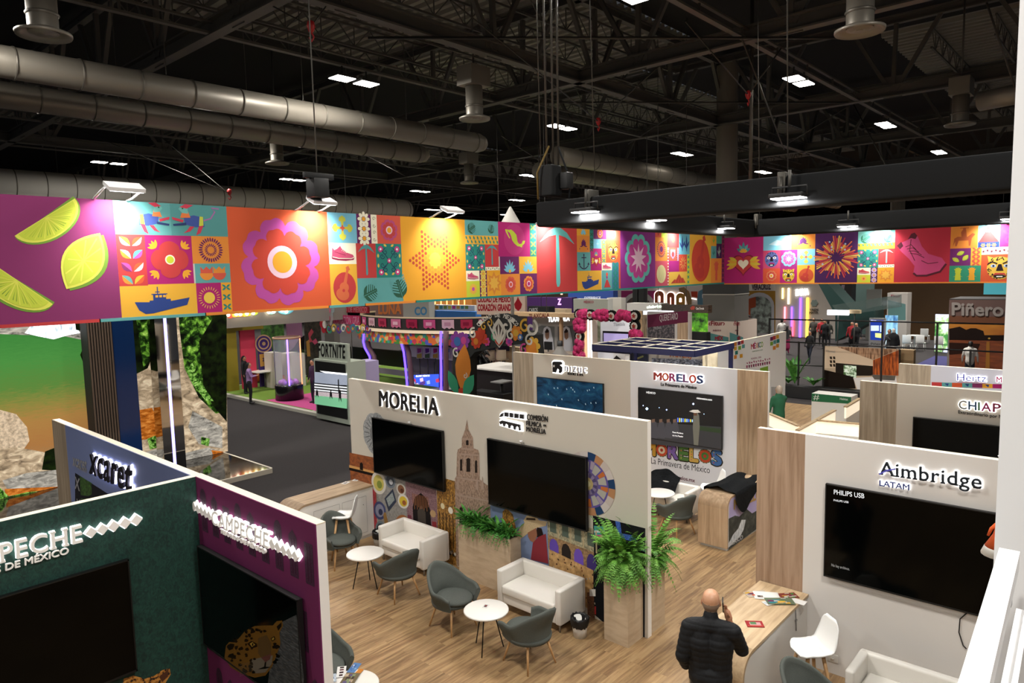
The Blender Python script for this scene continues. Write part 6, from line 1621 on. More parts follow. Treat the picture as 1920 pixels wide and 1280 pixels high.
def person(label, pos, face, top, legs, hair, skin=SKIN, h=1.72, vox=.03, armL=None, armR=None, stride=.0, skirt=False, longhair=False, lean=0.0, sit=False, shoes=BLACK, girth=1.0):
    """small background figure; face = heading angle"""
    t = thing('person', label, 'person', (pos[0], pos[1], pos[2] if len(pos) > 2 else 0))
    R_ = Matrix.Rotation(face, 4, 'Z'); S = h/1.75; B = Vector((pos[0], pos[1], pos[2] if len(pos) > 2 else 0))
    def W(x, y, z): return B+R_ @ Vector((x*S, y*S, z*S))
    P = []
    hp = .92 if not sit else .5
    for s, st in ((1, stride), (-1, -stride)):
        if sit: P.append(([W(0, s*.09, hp), W(.4, s*.1, hp+.02), W(.42, s*.1, .08)], [.085*S, .065*S, .045*S], legs)); P.append(([W(.42, s*.1, .05), W(.55, s*.1, .04)], [.045*S, .04*S], shoes))
        else: P.append(([W(0, s*.09, hp), W(st*.5+.03, s*.1, .5), W(st, s*.1, .09)], [.09*S, .062*S, .045*S], legs)); P.append(([W(st, s*.1, .05), W(st+.14, s*.11, .04)], [.048*S, .04*S], shoes))
    if skirt: P.append(([W(0, 0, hp), W(0, 0, .4)], [.14*S, .19*S], legs))
    g = girth
    sh = hp+.52
    P.append(([W(0, 0, hp+.02), W(0, 0, hp+.2), W(lean*.1, 0, hp+.38), W(lean*.16, 0, sh-.02)], [.145*S*g, .135*S*g, .15*S*g, .12*S*g], top))
    P.append(([W(lean*.16, -.15, sh-.02), W(lean*.16, .15, sh-.02)], [.075*S, .075*S], top))
    hx = lean*.2
    P.append(([W(hx, 0, sh), W(hx+.02, 0, sh+.12)], [.055*S, .052*S], skin))
    P.append(([W(hx+.02, 0, sh+.16), W(hx+.03, 0, sh+.21)], [.075*S, .09*S], skin)); P.append(([W(hx+.115, 0, sh+.17), W(hx+.125, 0, sh+.15)], [.012*S, .015*S], skin))
    P.append(([W(hx-.01, 0, sh+.24), W(hx-.045, 0, sh+.18)], [.094*S, .075*S], hair))
    if longhair: P.append(([W(hx-.06, 0, sh+.18), W(hx-.1, 0, sh-.12)], [.08*S, .06*S], hair))
    for s, arm in ((1, armL), (-1, armR)):
        el, hd = arm or ((.0, .26, -.3), (.08, .27, -.54))
        a_, b_, c_ = W(hx, s*.19, sh-.03), W(hx+el[0], s*el[1], sh+el[2]), W(hx+hd[0], s*hd[1], sh+hd[2])
        P.append(([a_, b_, b_+(c_-b_)*.85], [.058*S, .046*S, .036*S], top)); P.append(([c_, c_+(c_-b_).normalized()*.09*S], [.034*S, .026*S], skin))
    body('body', P, t, vox, 3)
    return t
# ---- the man on the phone
JACK = NM('black_puffer', [(.3, '#0e0f11'), (.7, '#191b1e')], (1, 1, 1), 80, 2, .7, spec=.25); TROU = NM('grey_trousers', [(.3, '#3b3b3d'), (.7, '#48484a')], (1, 1, 1), 120, 2, .9); SCALP = M('#c09070', .42, name='bald_skin'); STUB = M('#7a6656', .7, name='short_grey_hair')
mt_ = thing('person', 'bald man in a black padded jacket holding a phone to his ear', 'person', (6.26, 3.06, 0))
B = Vector((6.26, 3.06, 0)); fc = .42; R_ = Matrix.Rotation(fc, 4, 'Z')
def W(x, y, z): return B+R_ @ Vector((x, y, z))     # x forward, y to his left
P = []
for s in (1, -1):
    P.append(([W(0, s*.1, .95), W(.02, s*.11, .52), W(-.02, s*.12, .1)], [.105, .075, .058], TROU)); P.append(([W(-.03, s*.12, .05), W(.14, s*.14, .035)], [.05, .042], BLACK))
P.append(([W(0, 0, .86), W(0, 0, .9)], [.15, .15], TROU)); P.append(([W(0, -.05, .93), W(0, .05, .93)], [.168, .168], JACK))
for dy in (-.075, .075):
    P.append(([W(0, dy, .98), W(.0, dy, 1.12), W(-.02, dy*1.15, 1.28), W(-.02, dy*1.1, 1.42)], [.135, .135, .145, .10], JACK))
P.append(([W(-.02, -.17, 1.42), W(-.03, 0, 1.46), W(-.02, .17, 1.42)], [.088, .085, .088], JACK)); P.append(([W(-.01, 0, 1.46), W(.01, 0, 1.535)], [.082, .075], JACK))
P.append(([W(-.02, .2, 1.41), W(-.06, .27, 1.12), W(.12, .25, .93)], [.088, .07, .055], JACK)); P.append(([W(.12, .25, .93), W(.2, .24, .9)], [.042, .035], SKIN))
sho, elb, wr = W(-.02, -.21, 1.41), W(.13, -.30, 1.16), W(.10, -.185, 1.43)
P.append(([sho, elb, elb+(wr-elb)*.86], [.088, .068, .052], JACK)); P.append(([elb+(wr-elb)*.86, wr], [.033, .03], SKIN))
P.append(([W(.02, 0, 1.5), W(.03, 0, 1.6)], [.062, .06], SKIN))
hd = lambda x, y, z: W(.045+x, y, 1.665+z)
P.append(([hd(-.02, 0, .035), hd(.02, 0, .04)], [.086, .084], SCALP)); P.append(([hd(-.02, 0, -.01), hd(-.012, 0, -.06)], [.084, .066], STUB)); P.append(([hd(.03, 0, -.02), hd(.05, 0, -.075)], [.076, .055], SKIN)); P.append(([hd(.05, 0, -.085), hd(.085, 0, -.09)], [.035, .024], SKIN))
P.append(([hd(.1, 0, .005), hd(.118, 0, -.03)], [.012, .017], SKIN)); P.append(([hd(.1, -.02, -.06), hd(.1, .02, -.06)], [.012, .012], M('#96564a', .5)))
for s in (1, -1):
    P.append(([hd(-.01, s*.083, .02), hd(-.004, s*.09, -.02), hd(.0, s*.084, -.035)], [.012, .013, .009], SKIN)); P.append(([hd(.075, s*.032, .012)], [.016], SKIN)); P.append(([hd(.08, s*.032, .032), hd(.072, s*.058, .028)], [.009, .007], STUB))
# right hand round the phone: palm, thumb, four bent fingers
ph0, ph1 = hd(.01, -.112, .03), hd(.075, -.118, -.10)      # phone axis
pal = W(.105, -.17, 1.50)
P.append(([wr, pal, W(.115, -.155, 1.545)], [.028, .036, .034], SKIN))
fx = (ph1-ph0).normalized(); inn = W(0, 1, 0)-W(0, 0, 0)
for k in range(4):
    b0 = W(.135-.004*k, -.15, 1.575-.0)-fx*(.022*k-.03)+Vector((0, 0, .0)); b0 = W(.128, -.148, 1.556)-fx*(.021*k-.02)
    fwd = W(-.04, 0, .055)-W(0, 0, 0); L = (.036, .041, .039, .031)[k]
    b1 = b0+fwd.normalized()*L-inn*.004; b2 = b1+(fwd.normalized()*.6+inn*.55)*L*.7; b3 = b2+(fwd.normalized()*.2+inn*.9)*L*.45
    P.append(([b0, b1, b2, b3], [.0102, .0095, .0088, .008], SKIN))
th0 = W(.085, -.172, 1.51); P.append(([th0, th0+Vector((0, 0, .03))-W(.03, 0, 0)+W(0, 0, 0), th0+Vector((0, 0, .062))-W(.04, -.012, 0)+W(0, 0, 0)], [.014, .0115, .0095], SKIN))
def puff(c):
    l = R_.inverted() @ (c-B); z = l.z
    if .86 < z < 1.50: return .006*abs(sin(pi*(z-.98)/.062))**.5-.003
    return 0
body('body', P, mt_, .0085, 4, puff)
# the phone he holds
m = MB(); pc_ = (ph0+ph1)/2; u_ = fx; w_ = inn.normalized(); v_ = u_.cross(w_).normalized(); cs_ = [(a, b) for a, b in ((-1, -1), (1, -1), (1, 1), (-1, 1))]
q = [pc_+u_*.075*a+v_*.036*b for a, b in cs_]
m.prism([p-w_*.005 for p in q], w_*.009, BLACK)
build('mobile_phone', m, None, 'black mobile phone held to the ear of the bald man', 'phone')
# ================================================================ stands beyond the aisle
def bx(m, X, x0, y0, x1, y1, th, mat, zb=None, axis='x'):
    """box whose front face on plane X (or y=X) spans pixel rectangle"""
    f = PX if axis == 'x' else PY
    P, Q = f(x0, y0, X), f(x1, y1, X); zb = Q.z if zb is None else zb
    if axis == 'x': m.box((X, P.y, zb), (X+th, Q.y, P.z), mat)
    else: m.box((P.x, X, zb), (Q.x, X+th, P.z), mat)
    return m
def quick(name, label, cat, X, rect, th, mat, zb=None, axis='x', art=None, group=None, part='body'):
    t = thing(name, label, cat, (0, 0, 0), 0, group)
    f = PX if axis == 'x' else PY; P = f(rect[0], rect[3], X); Q = f(rect[2], rect[3], X)
    t.location = ((P.x+Q.x)/2, (P.y+Q.y)/2, max(0, P.z) if zb is None else zb); WM[t.name] = Matrix.Translation(t.location)
    build(part, bx(MB(), X, *rect, th, mat, zb, axis), t)
    if art: A_ = Art(axis, X, .004); art(A_); build('printed_front', A_.mb, t)
    if zb is None and P.z > .4:
        c_ = Vector(t.location)+(Vector((th*.5, 0, 0)) if axis == 'x' else Vector((0, th*.5, 0)))
        build('hanger_rod' if P.z > 2.9 else 'support_post', MB().tube([(c_.x, c_.y, P.z+.02), (c_.x, c_.y, 13.98 if P.z > 2.9 else .0)], .012 if P.z > 2.9 else .03, STEEL, 6), t)
    return t
def box_panel(c, e=0.0): return M(c, .6, emit=e)
# ---------------------------------------------------------------- mirror platform and LED wall at left
MIRR = M('#b9b6b2', .04, 1.0, name='mirror_steel'); MIRF = M('#4a4744', .06, .9, name='mirror_floor')
YL = 19.2
t = thing('stage', 'mirror topped platform with pale edge below the waterfall screen', 'platform', (2, 18.2, -.02))
xr = PZ(523, 882, .1).x
build('deck', MB().box((-6, 16.55, -.02), (xr-.02, 21, .10), MIRF), t); build('edge_trim', MB().box((-6, 16.5, -.02), (xr, 16.55, .105), EDGE).box((xr-.02, 16.55, -.02), (xr+.03, 21, .105), EDGE), t)
LE = .8
def LEDM(name, stops, sc, nz, det=5, dist=0.0, kind='noise', e=LE): return NM(name, stops, sc, nz, det, .35, kind, emit=e, dist=dist, spec=.1)
SAND = LEDM('led_sand', [(.3, '#8c7a64'), (.6, '#c4b096'), (.8, '#dccbb4')], (1, 1, 1), 16, 6)
ROCKL = LEDM('led_rock', [(.3, '#4c4032'), (.5, '#a08c72'), (.7, '#d4c4a8')], (1, 1, 1.8), 3.4, 9, .9)
ROCKG = LEDM('led_grey_rock', [(.3, '#3a3832'), (.5, '#8c8880'), (.75, '#c8c2b6')], (1, 1, 2.4), 4, 9, .8)
BUSH = LEDM('led_bush', [(.38, '#0e1c06'), (.47, '#3a6420'), (.56, '#6c9c40'), (.7, '#b8d488')], (1, 1, 1.5), 9, 5, .8)
TREE = LEDM('led_tree', [(.40, '#050a04'), (.5, '#1d380e'), (.6, '#5c8c2c'), (.72, '#a8c860')], (1, 1, 1), 5.5, 8, .4)
DARKT = LEDM('led_dark', [(.4, '#040603'), (.7, '#152208')], (1, 1, 1), 5, 6)
FOAM = LEDM('led_foam', [(.35, '#8a98a0'), (.5, '#dfe8ec'), (.7, '#ffffff')], (5, 1, 1), 3, 5, .2, e=1.6)
ORW = LEDM('led_orange_water', [(.3, '#5c2c08'), (.5, '#a85c1c'), (.7, '#d08a40')], (1, 1, 2.5), 6, 6, .4)
lt = thing('led_wall', 'huge LED wall showing a green waterfall pool and rocky bank', 'LED wall', (2, YL, .1))
A_ = Art('y', YL, .003)
P0 = PY(412, 730, YL)
build('cabinet', MB().box((-4.5, YL+.001, .107), (P0.x, YL+.35, 5.6), BLACK), lt)
p = A_.px
zt_, zb_ = PY(80, 610, YL).z-.1, PY(80, 860, YL).z-.1
POOL = NM('led_pool', [(0, '#8c6a44'), (.12, '#96683a'), (.3, '#96703c'), (.42, '#7a7438'), (.55, '#4f7434'), (.75, '#3f7a38'), (1, '#2f6c30')], (.5, 1, 3.2), 9, 6, .35, emit=LE, dist=.6, grad=(zb_, zt_, .28), spec=.1)
p([(-60, 540), (300, 540), (300, 900), (-60, 1010)], POOL, 1)
p([(-60, 590), (60, 604), (150, 606), (170, 640), (120, 630), (55, 628), (-60, 624)], ROCKG, 2)
p([(55, 560), (140, 560), (142, 612), (150, 624), (128, 628), (100, 636), (70, 630), (46, 624), (56, 612)], FOAM, 4)
p([(150, 560), (200, 560), (200, 640), (168, 640), (160, 622), (142, 618), (140, 600)], DARKT, 4); p([(160, 640), (205, 630), (205, 760), (172, 760), (160, 690), (150, 665)], DARKT, 4)
p([(-60, 772), (0, 768), (30, 776), (50, 800), (55, 826), (40, 848), (0, 850), (-60, 856)], SAND, 5)
p([(-60, 845), (30, 838), (78, 846), (110, 858), (112, 960), (60, 990), (-60, 1010)], ROCKL, 6)
p([(84, 846), (104, 838), (112, 862), (106, 882), (78, 880)], DARKT, 7); p([(4, 900), (50, 886), (108, 880), (112, 914), (70, 916), (14, 918)], ROCKG, 7); p([(8, 916), (112, 916), (112, 935), (60, 945), (10, 930)], ORW, 7)
p([(-60, 905), (0, 914), (16, 930), (50, 922), (74, 936), (88, 952), (70, 968), (-60, 1010)], BUSH, 8)
p([(160, 700), (178, 690), (182, 780), (166, 775)], ROCKL, 8)
# right-hand part of the same picture: tree, shade and boulders
p([(240, 540), (420, 540), (430, 900), (240, 900)], ROCKL, 9)
p([(240, 540), (300, 540), (296, 640), (276, 690), (256, 700), (245, 700)], DARKT, 10); p([(255, 600), (290, 570), (300, 640), (268, 690)], TREE, 11)
p([(330, 540), (424, 540), (424, 770), (404, 775), (372, 745), (345, 690), (336, 620)], TREE, 10); p([(372, 640), (402, 590), (424, 580), (424, 790), (398, 760), (380, 720)], DARKT, 11); p([(345, 690), (360, 680), (378, 720), (400, 752), (384, 750), (360, 720)], BUSH, 11)
p([(250, 770), (284, 764), (302, 800), (296, 820), (250, 826)], ORW, 11); p([(275, 822), (305, 810), (310, 835), (280, 842)], BUSH, 12); p([(262, 850), (310, 836), (312, 870), (272, 872)], ROCKG, 12); p([(340, 850), (390, 838), (416, 850), (418, 874), (350, 878)], ROCKG, 12); p([(395, 843), (418, 846), (418, 856), (398, 852)], ORW, 13)
p([(376, 818), (392, 822), (390, 836), (376, 832)], BUSH, 13); p([(360, 770), (416, 800), (416, 840), (372, 832), (352, 800)], ROCKG, 10)
A_.mb.v = [(x, y, max(z, .108)) for x, y, z in A_.mb.v]
build('screen', A_.mb, lt)
ys = 18.6
t = thing('slat_column', 'column clad in vertical dark wood slats with glossy blue side, before the LED wall', 'column', (PY(215, 800, ys).x, ys+.3, .1))
a, b, c_ = PY(170, 700, ys).x, PY(217, 700, ys).x, PY(257, 700, ys).x
build('blue_panel', MB().box((b, ys+.02, .1), (c_, ys+.5, 5.4), M('#0c2c5c', .12, name='gloss_blue')), t)
m = MB().box((a, ys+.03, .1), (b, ys+.5, 5.4), M('#15120f', .8)); n = 9
for i in range(n):
    x = a+(b-a)*(i+.15)/n; m.box((x, ys, .1), (x+(b-a)/n*.55, ys+.03, 5.4), M('#5c4a3c', .6))
build('slats', m, t)
q0 = PZ(330, 880, .1); yc = q0.y
t = thing('mirror_column', 'polished mirror column with a thin violet light line', 'column', tuple(q0))
a, b, s_ = PY(299, 735, yc).x, PY(340, 735, yc).x, PY(318.5, 735, yc).x
build('mirror_body', MB().box((a, yc, .1), (b, yc+.45, 5.6), MIRR), t)
VIO = M('#8f86ff', emit=6.0, name='violet_led')
build('light_line', MB().box((s_-.03, yc-.02, .1), (s_+.03, yc, 5.6), VIO), t)

# ---------------------------------------------------------------- green carpet stand
XS = 13.75
GRAS = NM('artificial_grass', [(.3, '#4c6a18'), (.7, '#7a9a34')], (1, 1, 1), 60, 3, .95); PNKC = NM('pink_carpet', [(.3, '#b03a78'), (.7, '#c8508c')], (1, 1, 1), 60, 3, .95)
t = thing('stand_floor', 'low stand floor with green and pink carpet beyond the aisle', 'stand floor', (18, 24, -.02))
build('plinth', MB().box((XS, 17.3, -.02), (30, 31, .09), M('#b9b6a8', .6)), t)
build('grass_carpet', MB().box((XS+.2, 22.6, .09), (29, 30.8, .1), GRAS), t); build('pink_carpet', MB().box((XS+.25, 21.6, .1), (17.2, 26, .105), PNKC), t); build('wood_strip', MB().box((XS+.2, 17.4, .09), (20, 21.5, .1), NM('brown_boards', [(.3, '#5c4030'), (.7, '#7a5844')], (1, 8, 1), 3, 4)), t)
YW = 29.4
OLV, PKW = M('#8c7a14', .7), M('#cc3550', .7)
t = thing('portal_wall', 'olive yellow portal wall with a bright pink inner panel', 'stand wall', tuple(PY(440, 740, YW)))
m = MB(); bx(m, YW, 421, 606, 450, 743, .3, OLV, .1, 'y'); bx(m, YW-.02, 421, 604, 494, 616, .5, OLV, None, 'y'); build('portal', m, t)
build('pink_panel', bx(MB(), YW+.1, 449, 614, 484, 737, .1, PKW, .1, 'y'), t)
build('header_board', bx(MB(), YW-.1, 402, 597, 452, 607, .6, M('#8c7458', .7), None, 'y'), t)
quick('led_screen', 'narrow bright screen with pale sky beside the olive portal', 'screen', 29.0, (405, 609, 419, 717), .1, NM('led_sky', [(.3, '#9ac4e8'), (.6, '#dfeaf6'), (.8, '#f4d8ec')], (1, 1, 1), 1.5, 3, emit=1.3), None, 'y', lambda A: A.px([(405, 702), (410, 690), (414, 700), (419, 694), (419, 718), (406, 718)], M('#1c2c3c', emit=.3)))
quick('edge_board', 'blue edge panel beside the narrow bright screen', 'panel', 29.02, (418, 610, 423, 720), .1, M('#143a66', .4), None, 'y')
def fanl(A):
    A.px([(484, 633), (507, 631), (511, 661), (486, 664)], C('#4a2f7c'), 1); A.px([(486, 664), (510, 661), (512, 684), (488, 687)], C('#d99a3c'), 2); A.px([(488, 687), (512, 683), (514, 704), (489, 704)], C('#3c2a70'), 1)
    c = A.q(494, 644); T = Tile(A, [(c.x-.6, YW, c.z+.6), (c.x+.6, YW, c.z+.6), (c.x+.6, YW, c.z-.6), (c.x-.6, YW, c.z-.6)])
    for r_, m_ in ((.34, '#d9a878'), (.29, '#4a2f7c'), (.22, '#d9a878'), (.17, '#4a2f7c'), (.07, '#d9a878')): T.ell(.5, .5, r_, C(m_), 3+int((.34-r_)*20))
    text_px(A, 'FANL', (488, 658), (501, 656.5), (488, 653), C('#b08ac0'), 3, .02); text_px(A, '2040', (492, 677), (506, 675), (492, 671), C('#3a2a60'), 3, .04)
quick('banner_stand', 'purple and orange upright banner with ring emblem behind the glass cylinder', 'banner', YW, (484, 632, 511, 704), .1, C('#4a2f7c'), .1, 'y', fanl)
# glass cylinder display
q = PZ(533, 753, .1); q = Vector((q.x+.45, q.y+.35, .1))
t = thing('glass_display', 'tall glass cylinder display with black round base and violet light line', 'display', tuple(q))
hz = PY(525, 634, q.y).z; R0 = .53
GLS = M('#dfe6f2', .02, alpha=.16, name='clear_glass')
build('base', MB().lathe([(0, .62), (R0, .62), (R0+.02, .58), (R0+.02, 0), (0, 0)], q, M('#0c0c0e', .25), 32), t)
build('cylinder', MB().lathe([(R0-.02, .62), (R0-.02, hz-.1)], q, GLS, 32), t)
build('top_rim', MB().lathe([(R0-.04, hz-.13), (R0+.02, hz-.13), (R0+.02, hz-.06), (R0-.04, hz-.06)], q, M('#b08a6a', .5), 32), t)
VIO2 = M('#7a5cff', emit=5.0); ORL = M('#ff9a6a', emit=2.0)
d_ = Vector((-rt.x, -rt.y, 0)).normalized()
build('light_line', MB().tube([q-d_*(R0*.35)+Vector((-.36, -.3, .62)), q-d_*(R0*.35)+Vector((-.36, -.3, hz-.1))], .03, VIO2, 6), t); build('edge_light', MB().tube([q-d_*R0+Vector((0, 0, .6)), q-d_*R0+Vector((0, 0, hz-.1))], .02, ORL, 6).tube([q+d_*R0+Vector((0, 0, .6)), q+d_*R0+Vector((0, 0, hz-.1))], .02, M('#5a5a60', .3), 6), t)
m = MB()
for i in range(7): m.ball(q+Vector((.3*cos(i*.9), .3*sin(i*.9), .7)), .11, M('#b070c8', .5), 10, 8)
build('pebbles', m, t)
# backdrops of that stand
quick('backdrop_panel', 'big picture panel of green leaves behind the pink wall', 'panel', 32.5, (489, 592, 537, 705), .1, NM('print_leaves', [(.35, '#14240e'), (.55, '#3f6a2a'), (.75, '#7a9a58')], (1, 1, 1), 3, 7), .1, 'y')
quick('backdrop_panel', 'tall picture panel of a mauve dusk sky over dark hills', 'panel', 32.4, (537, 590, 571, 705), .1, NM('print_dusk', [(0, '#4a3050'), (.5, '#8c5c7a'), (1, '#b07a5c')], (.2, 1, .5), 1.2, 1), .1, 'y', lambda A: A.px([(540, 700), (540, 660), (552, 650), (560, 636), (571, 628), (571, 705)], C('#1c1418')))
quick('backdrop_panel', 'dark picture panel with pink flamingo shapes left of the round canopy', 'panel', 30.2, (571, 592, 606, 705), .1, NM('print_darkmix', [(.4, '#15120f'), (.6, '#3a3028')], (1, 1, 1), 5, 4), .1, 'y', lambda A: [A.px([(578, 625), (584, 616), (588, 622), (582, 632), (586, 640), (580, 642)], C('#d84a5c')), A.px([(585, 640), (592, 634), (596, 642), (590, 646)], C('#e0507a')), A.px([(574, 640), (580, 636), (582, 668), (576, 668)], C('#c98a3a'))] and None)
quick('white_cabinet', 'white cabinet with a spiky plant on top behind the glass cylinder', 'cabinet', 28.0, (546, 664, 573, 702), 1.0, M('#d9d2c2', .5), .1, 'y')
quick('white_cabinet', 'white plinth cabinet partly behind the glass cylinder', 'cabinet', 28.4, (512, 662, 530, 705), .8, M('#cfc8ba', .5), .1, 'y')
m = MB(); c = PY(561, 663, 28.2)
for i in range(16): frond(m, c, 2*pi*i/16, .5, .5+.8*((i*7) % 5)/5, .8, FERND, .05, 6)
build('potted_plant', m, None, 'spiky green plant standing on the white cabinet', 'plant')
t = thing('letter_sign', 'row of bulb lit colourful letters above the olive portal', 'sign', tuple(PX(480, 590, 17.0)))
m = MB(); X = 28.0
build('sign_board', bx(MB(), X, 402, 566, 652, 598, .2, M('#8f8a80', .6), None, 'y'), t)
A_ = Art('y', X, .01)
for tx, a0, a1, yb, yt, c_ in (('A', 405, 434, 596, 574, '#d8503c'), ('E', 437, 455, 593, 575, '#f09a2c'), ('L', 457, 468, 592, 575, '#f0c42c'), ('C', 470, 482, 590, 573, '#a8c83a'), ('U', 500, 518, 588, 570, '#7ab8b0'), ('O', 520, 550, 588, 566, '#5aa0b4')):
    text_px(A_, tx, (a0, yb), (a1, yb-1.5), (a0, yt), M(c_, .5, emit=.35), 2, .06)
text_px(A_, 'nocturQuin', (446, 583), (500, 580), (446, 574), C('#5a1c24'), 5, .02)
build('sign_letters', A_.mb, t)
m = MB(); BULB = M('#fff0d0', emit=12.0, name='bulb')
for x, y in ((415, 585), (425, 584), (412, 591), (428, 590), (443, 581), (443, 589), (451, 589), (463, 588), (475, 587), (482, 581), (504, 585), (513, 584), (526, 575), (529, 582), (537, 584), (544, 578)):
    m.ball(PY(x, y, X-.08), .07, BULB, 8, 6)
build('bulbs', m, t)
# poufs, table and two visitors
for (x, y, lb) in ((524, 712, 'nearest the glass cylinder'), (512, 706, 'second, behind the small table'), (489, 704, 'half hidden behind the seated table')):
    c = PZ(x, y+10, .1); build('pouf', MB().lathe([(0, .5), (.42, .5), (.5, .44), (.52, .25), (.5, .04), (0, 0)], c, M('#d8702c', .6), 24), None, 'orange round pouf '+lb, 'pouf', 'orange poufs')
c = PZ(498, 726, .1); t = thing('side_table', 'small white table between the orange poufs', 'table', tuple(c)); build('tabletop', MB().box(c+Vector((-.55, -.4, .72)), c+Vector((.55, .4, .76)), WHITE), t); build('leg', MB().tube([c, c+Vector((0, 0, .72))], .04, STEEL, 8), t)
HAIRD = M('#120d0b', .6, name='dark_hair'); BLKC = M('#101013', .8, name='black_clothes'); NAVC = M('#1b2030', .8); GRYC = M('#3a3a3c', .8); LILC = M('#9a7aa8', .8); WHC = M('#d6d2cc', .8); GRNC = M('#1f5a3c', .85); REDC = M('#a8242c', .8)
c = PZ(470, 757, .0); person('person in lilac top and wide black trousers reading at the stand edge', (c.x, c.y, 0), -.6, LILC, BLKC, HAIRD, h=1.66, longhair=True, armL=((.1, .2, -.28), (.3, .1, -.25)), armR=((.1, .2, -.28), (.3, .1, -.25)), girth=.9)
c = PZ(461, 738, .1); person('person in black jacket leaning by the pink panel', (c.x, c.y, .1), -.9, BLKC, BLKC, HAIRD, h=1.62, longhair=True)
c = PZ(574, 760, .1); person('person in dark clothes half hidden behind the video game kiosk', (c.x+.5, c.y+.2, .1), pi, M('#3a1a3c', .8), NAVC, HAIRD, h=1.7)
# ---------------------------------------------------------------- kiosk with the football screen
XK = PZ(590, 782, .05).x
t = thing('game_kiosk', 'pale kiosk with black lettered sign over a football screen', 'kiosk', tuple(PX(620, 785, XK)))
KI = M('#aab2a4', .55)
P, Q = PX(588, 672, XK), PX(655, 790, XK)
build('kiosk_body', MB().box((XK, Q.y, .05), (XK+.75, P.y, P.z), KI), t)
P2, Q2 = PX(594, 640, XK), PX(650, 676, XK)
build('sign_board', MB().box((XK+.05, Q2.y, P.z-.02), (XK+.15, P2.y, P2.z), KI), t)
A_ = Art('x', XK+.05, .006)
text_px(A_, 'FORTNITE', (597, 667), (647, 671.5), (597, 644), BLACK, 1, .028, space=1.06); build('sign_lettering', A_.mb, t)
t2 = thing('television', 'screen playing a football match in the pale kiosk', 'television', tuple(PX(620, 780, XK)))
A_ = Art('x', XK-.03, .004); P, Q = PX(590, 676, XK-.03), PX(651, 786, XK-.03)
build('casing', MB().box((XK-.028, Q.y, Q.z), (XK-.001, P.y, P.z), BLACK), t2)
p = A_.px; E = lambda h_, e=1.0: M(h_, .3, emit=e)
p([(590, 697), (651, 702), (651, 722), (590, 720)], NM('led_crowd', [(.35, '#4a5060'), (.6, '#a0a8b8'), (.8, '#e8ecf4')], (1, 30, 30), 3, 4, emit=1), 1); p([(600, 695), (651, 700), (651, 703), (610, 699)], E('#ffffff', 2), 2)
for k in range(3): p([(590, 717+5*k), (651, 723+5*k), (651, 725+5*k), (590, 719+5*k)], E('#101214', .2), 3); p([(590, 719+5*k), (651, 725+5*k), (651, 727.6+5*k), (590, 721.6+5*k)], E('#d8dce0'), 3)
p([(590, 733), (651, 739), (651, 748), (590, 742)], NM('led_stands', [(.4, '#7a6a6c'), (.6, '#d0c4c8')], (1, 30, 30), 3, 4, emit=1), 2); p([(590, 741), (651, 747), (651, 766), (590, 757)], E('#6aa880'), 2)
for x, y, h in ((595, 733, 12), (621, 735, 13), (638, 733, 21)): p([(x-2, y), (x+2, y), (x+2.5, y+h*.5), (x+3, y+h), (x, y+h*.6), (x-2, y+h)], E('#15161a', .2), 4); p([(x-1, y-3), (x+1, y-3), (x+1, y), (x-1, y)], E('#3a2a24', .3), 4)
p([(634, 712), (636, 710), (637, 736), (635, 736)], E('#101014', .2), 4)
build('screen', A_.mb, t2)
c = PX(672, 690, XK+.8); quick('side_cabinet', 'pale cabinet with violet light put into its colour, right of the kiosk', 'cabinet', XK+.9, (662, 676, 685, 720), .6, M('#b4a8d0', .5), .05)  # violet tint stands for light and is held in the base colour
# ---------------------------------------------------------------- round canopy stand with violet light strips
XC = 18.2
NEON = M('#5038ff', emit=5.0, name='blue_violet_neon'); NEONP = M('#e03ad0', emit=3.0)
t = thing('canopy_stand', 'rounded canopy stand with paper flag frieze and bent violet light posts', 'stand', tuple(Vector((XC, PX(750, 700, XC).y, 0))))
Pa, Pb = PX(600, 640, XC), PX(880, 640, XC); yA, yB = Pa.y, Pb.y
ctr = Vector((XC+3.2, (yA+yB)/2, 0)); RX, RY = 3.2, (yA-yB)/2
def ringpt(a, z, k=1.0): return Vector((ctr.x-RX*k*cos(a), ctr.y+RY*k*sin(a), z))
def band(m, z0, z1, mat, k=1.0, n=40, a0=-1.5, a1=1.5):
    m.grid(lambda u, v: ringpt(a0+(a1-a0)*u, z0+(z1-z0)*v, k), n, 1, mat)
z1, z2, z3, z4 = PX(760, 652, XC).z, PX(760, 625, XC).z, PX(760, 620, XC).z, PX(760, 598, XC).z
m = MB(); band(m, z2, z3, M('#d9c4a8', .6)); m.grid(lambda u, v: ringpt(-1.5+3*u, z3, 1-.28*v), 40, 1, M('#cdb898', .6)); band(m, z4-.02, z4+.06, M('#c9b292', .6), .93); m.grid(lambda u, v: ringpt(-1.5+3*u, z2, 1-.9*v), 40, 1, M('#6a6468', .7)); build('canopy_rim', m, t)
m = MB(); band(m, z3, z4, M('#171214', .8), .94); build('frieze_back', m, t)
PAT = NM('print_mosaic', [(.1, '#d8702c'), (.3, '#3f8a3c'), (.5, '#c83a4c'), (.65, '#4a5ab0'), (.8, '#d8c070'), (.9, '#3a9a8c')], (1, 1, 1), 6.5, 0, .6, 'cells', interp='CONSTANT')
m = MB(); band(m, z1+.12, z2, PAT, .97); build('mosaic_band', m, t)
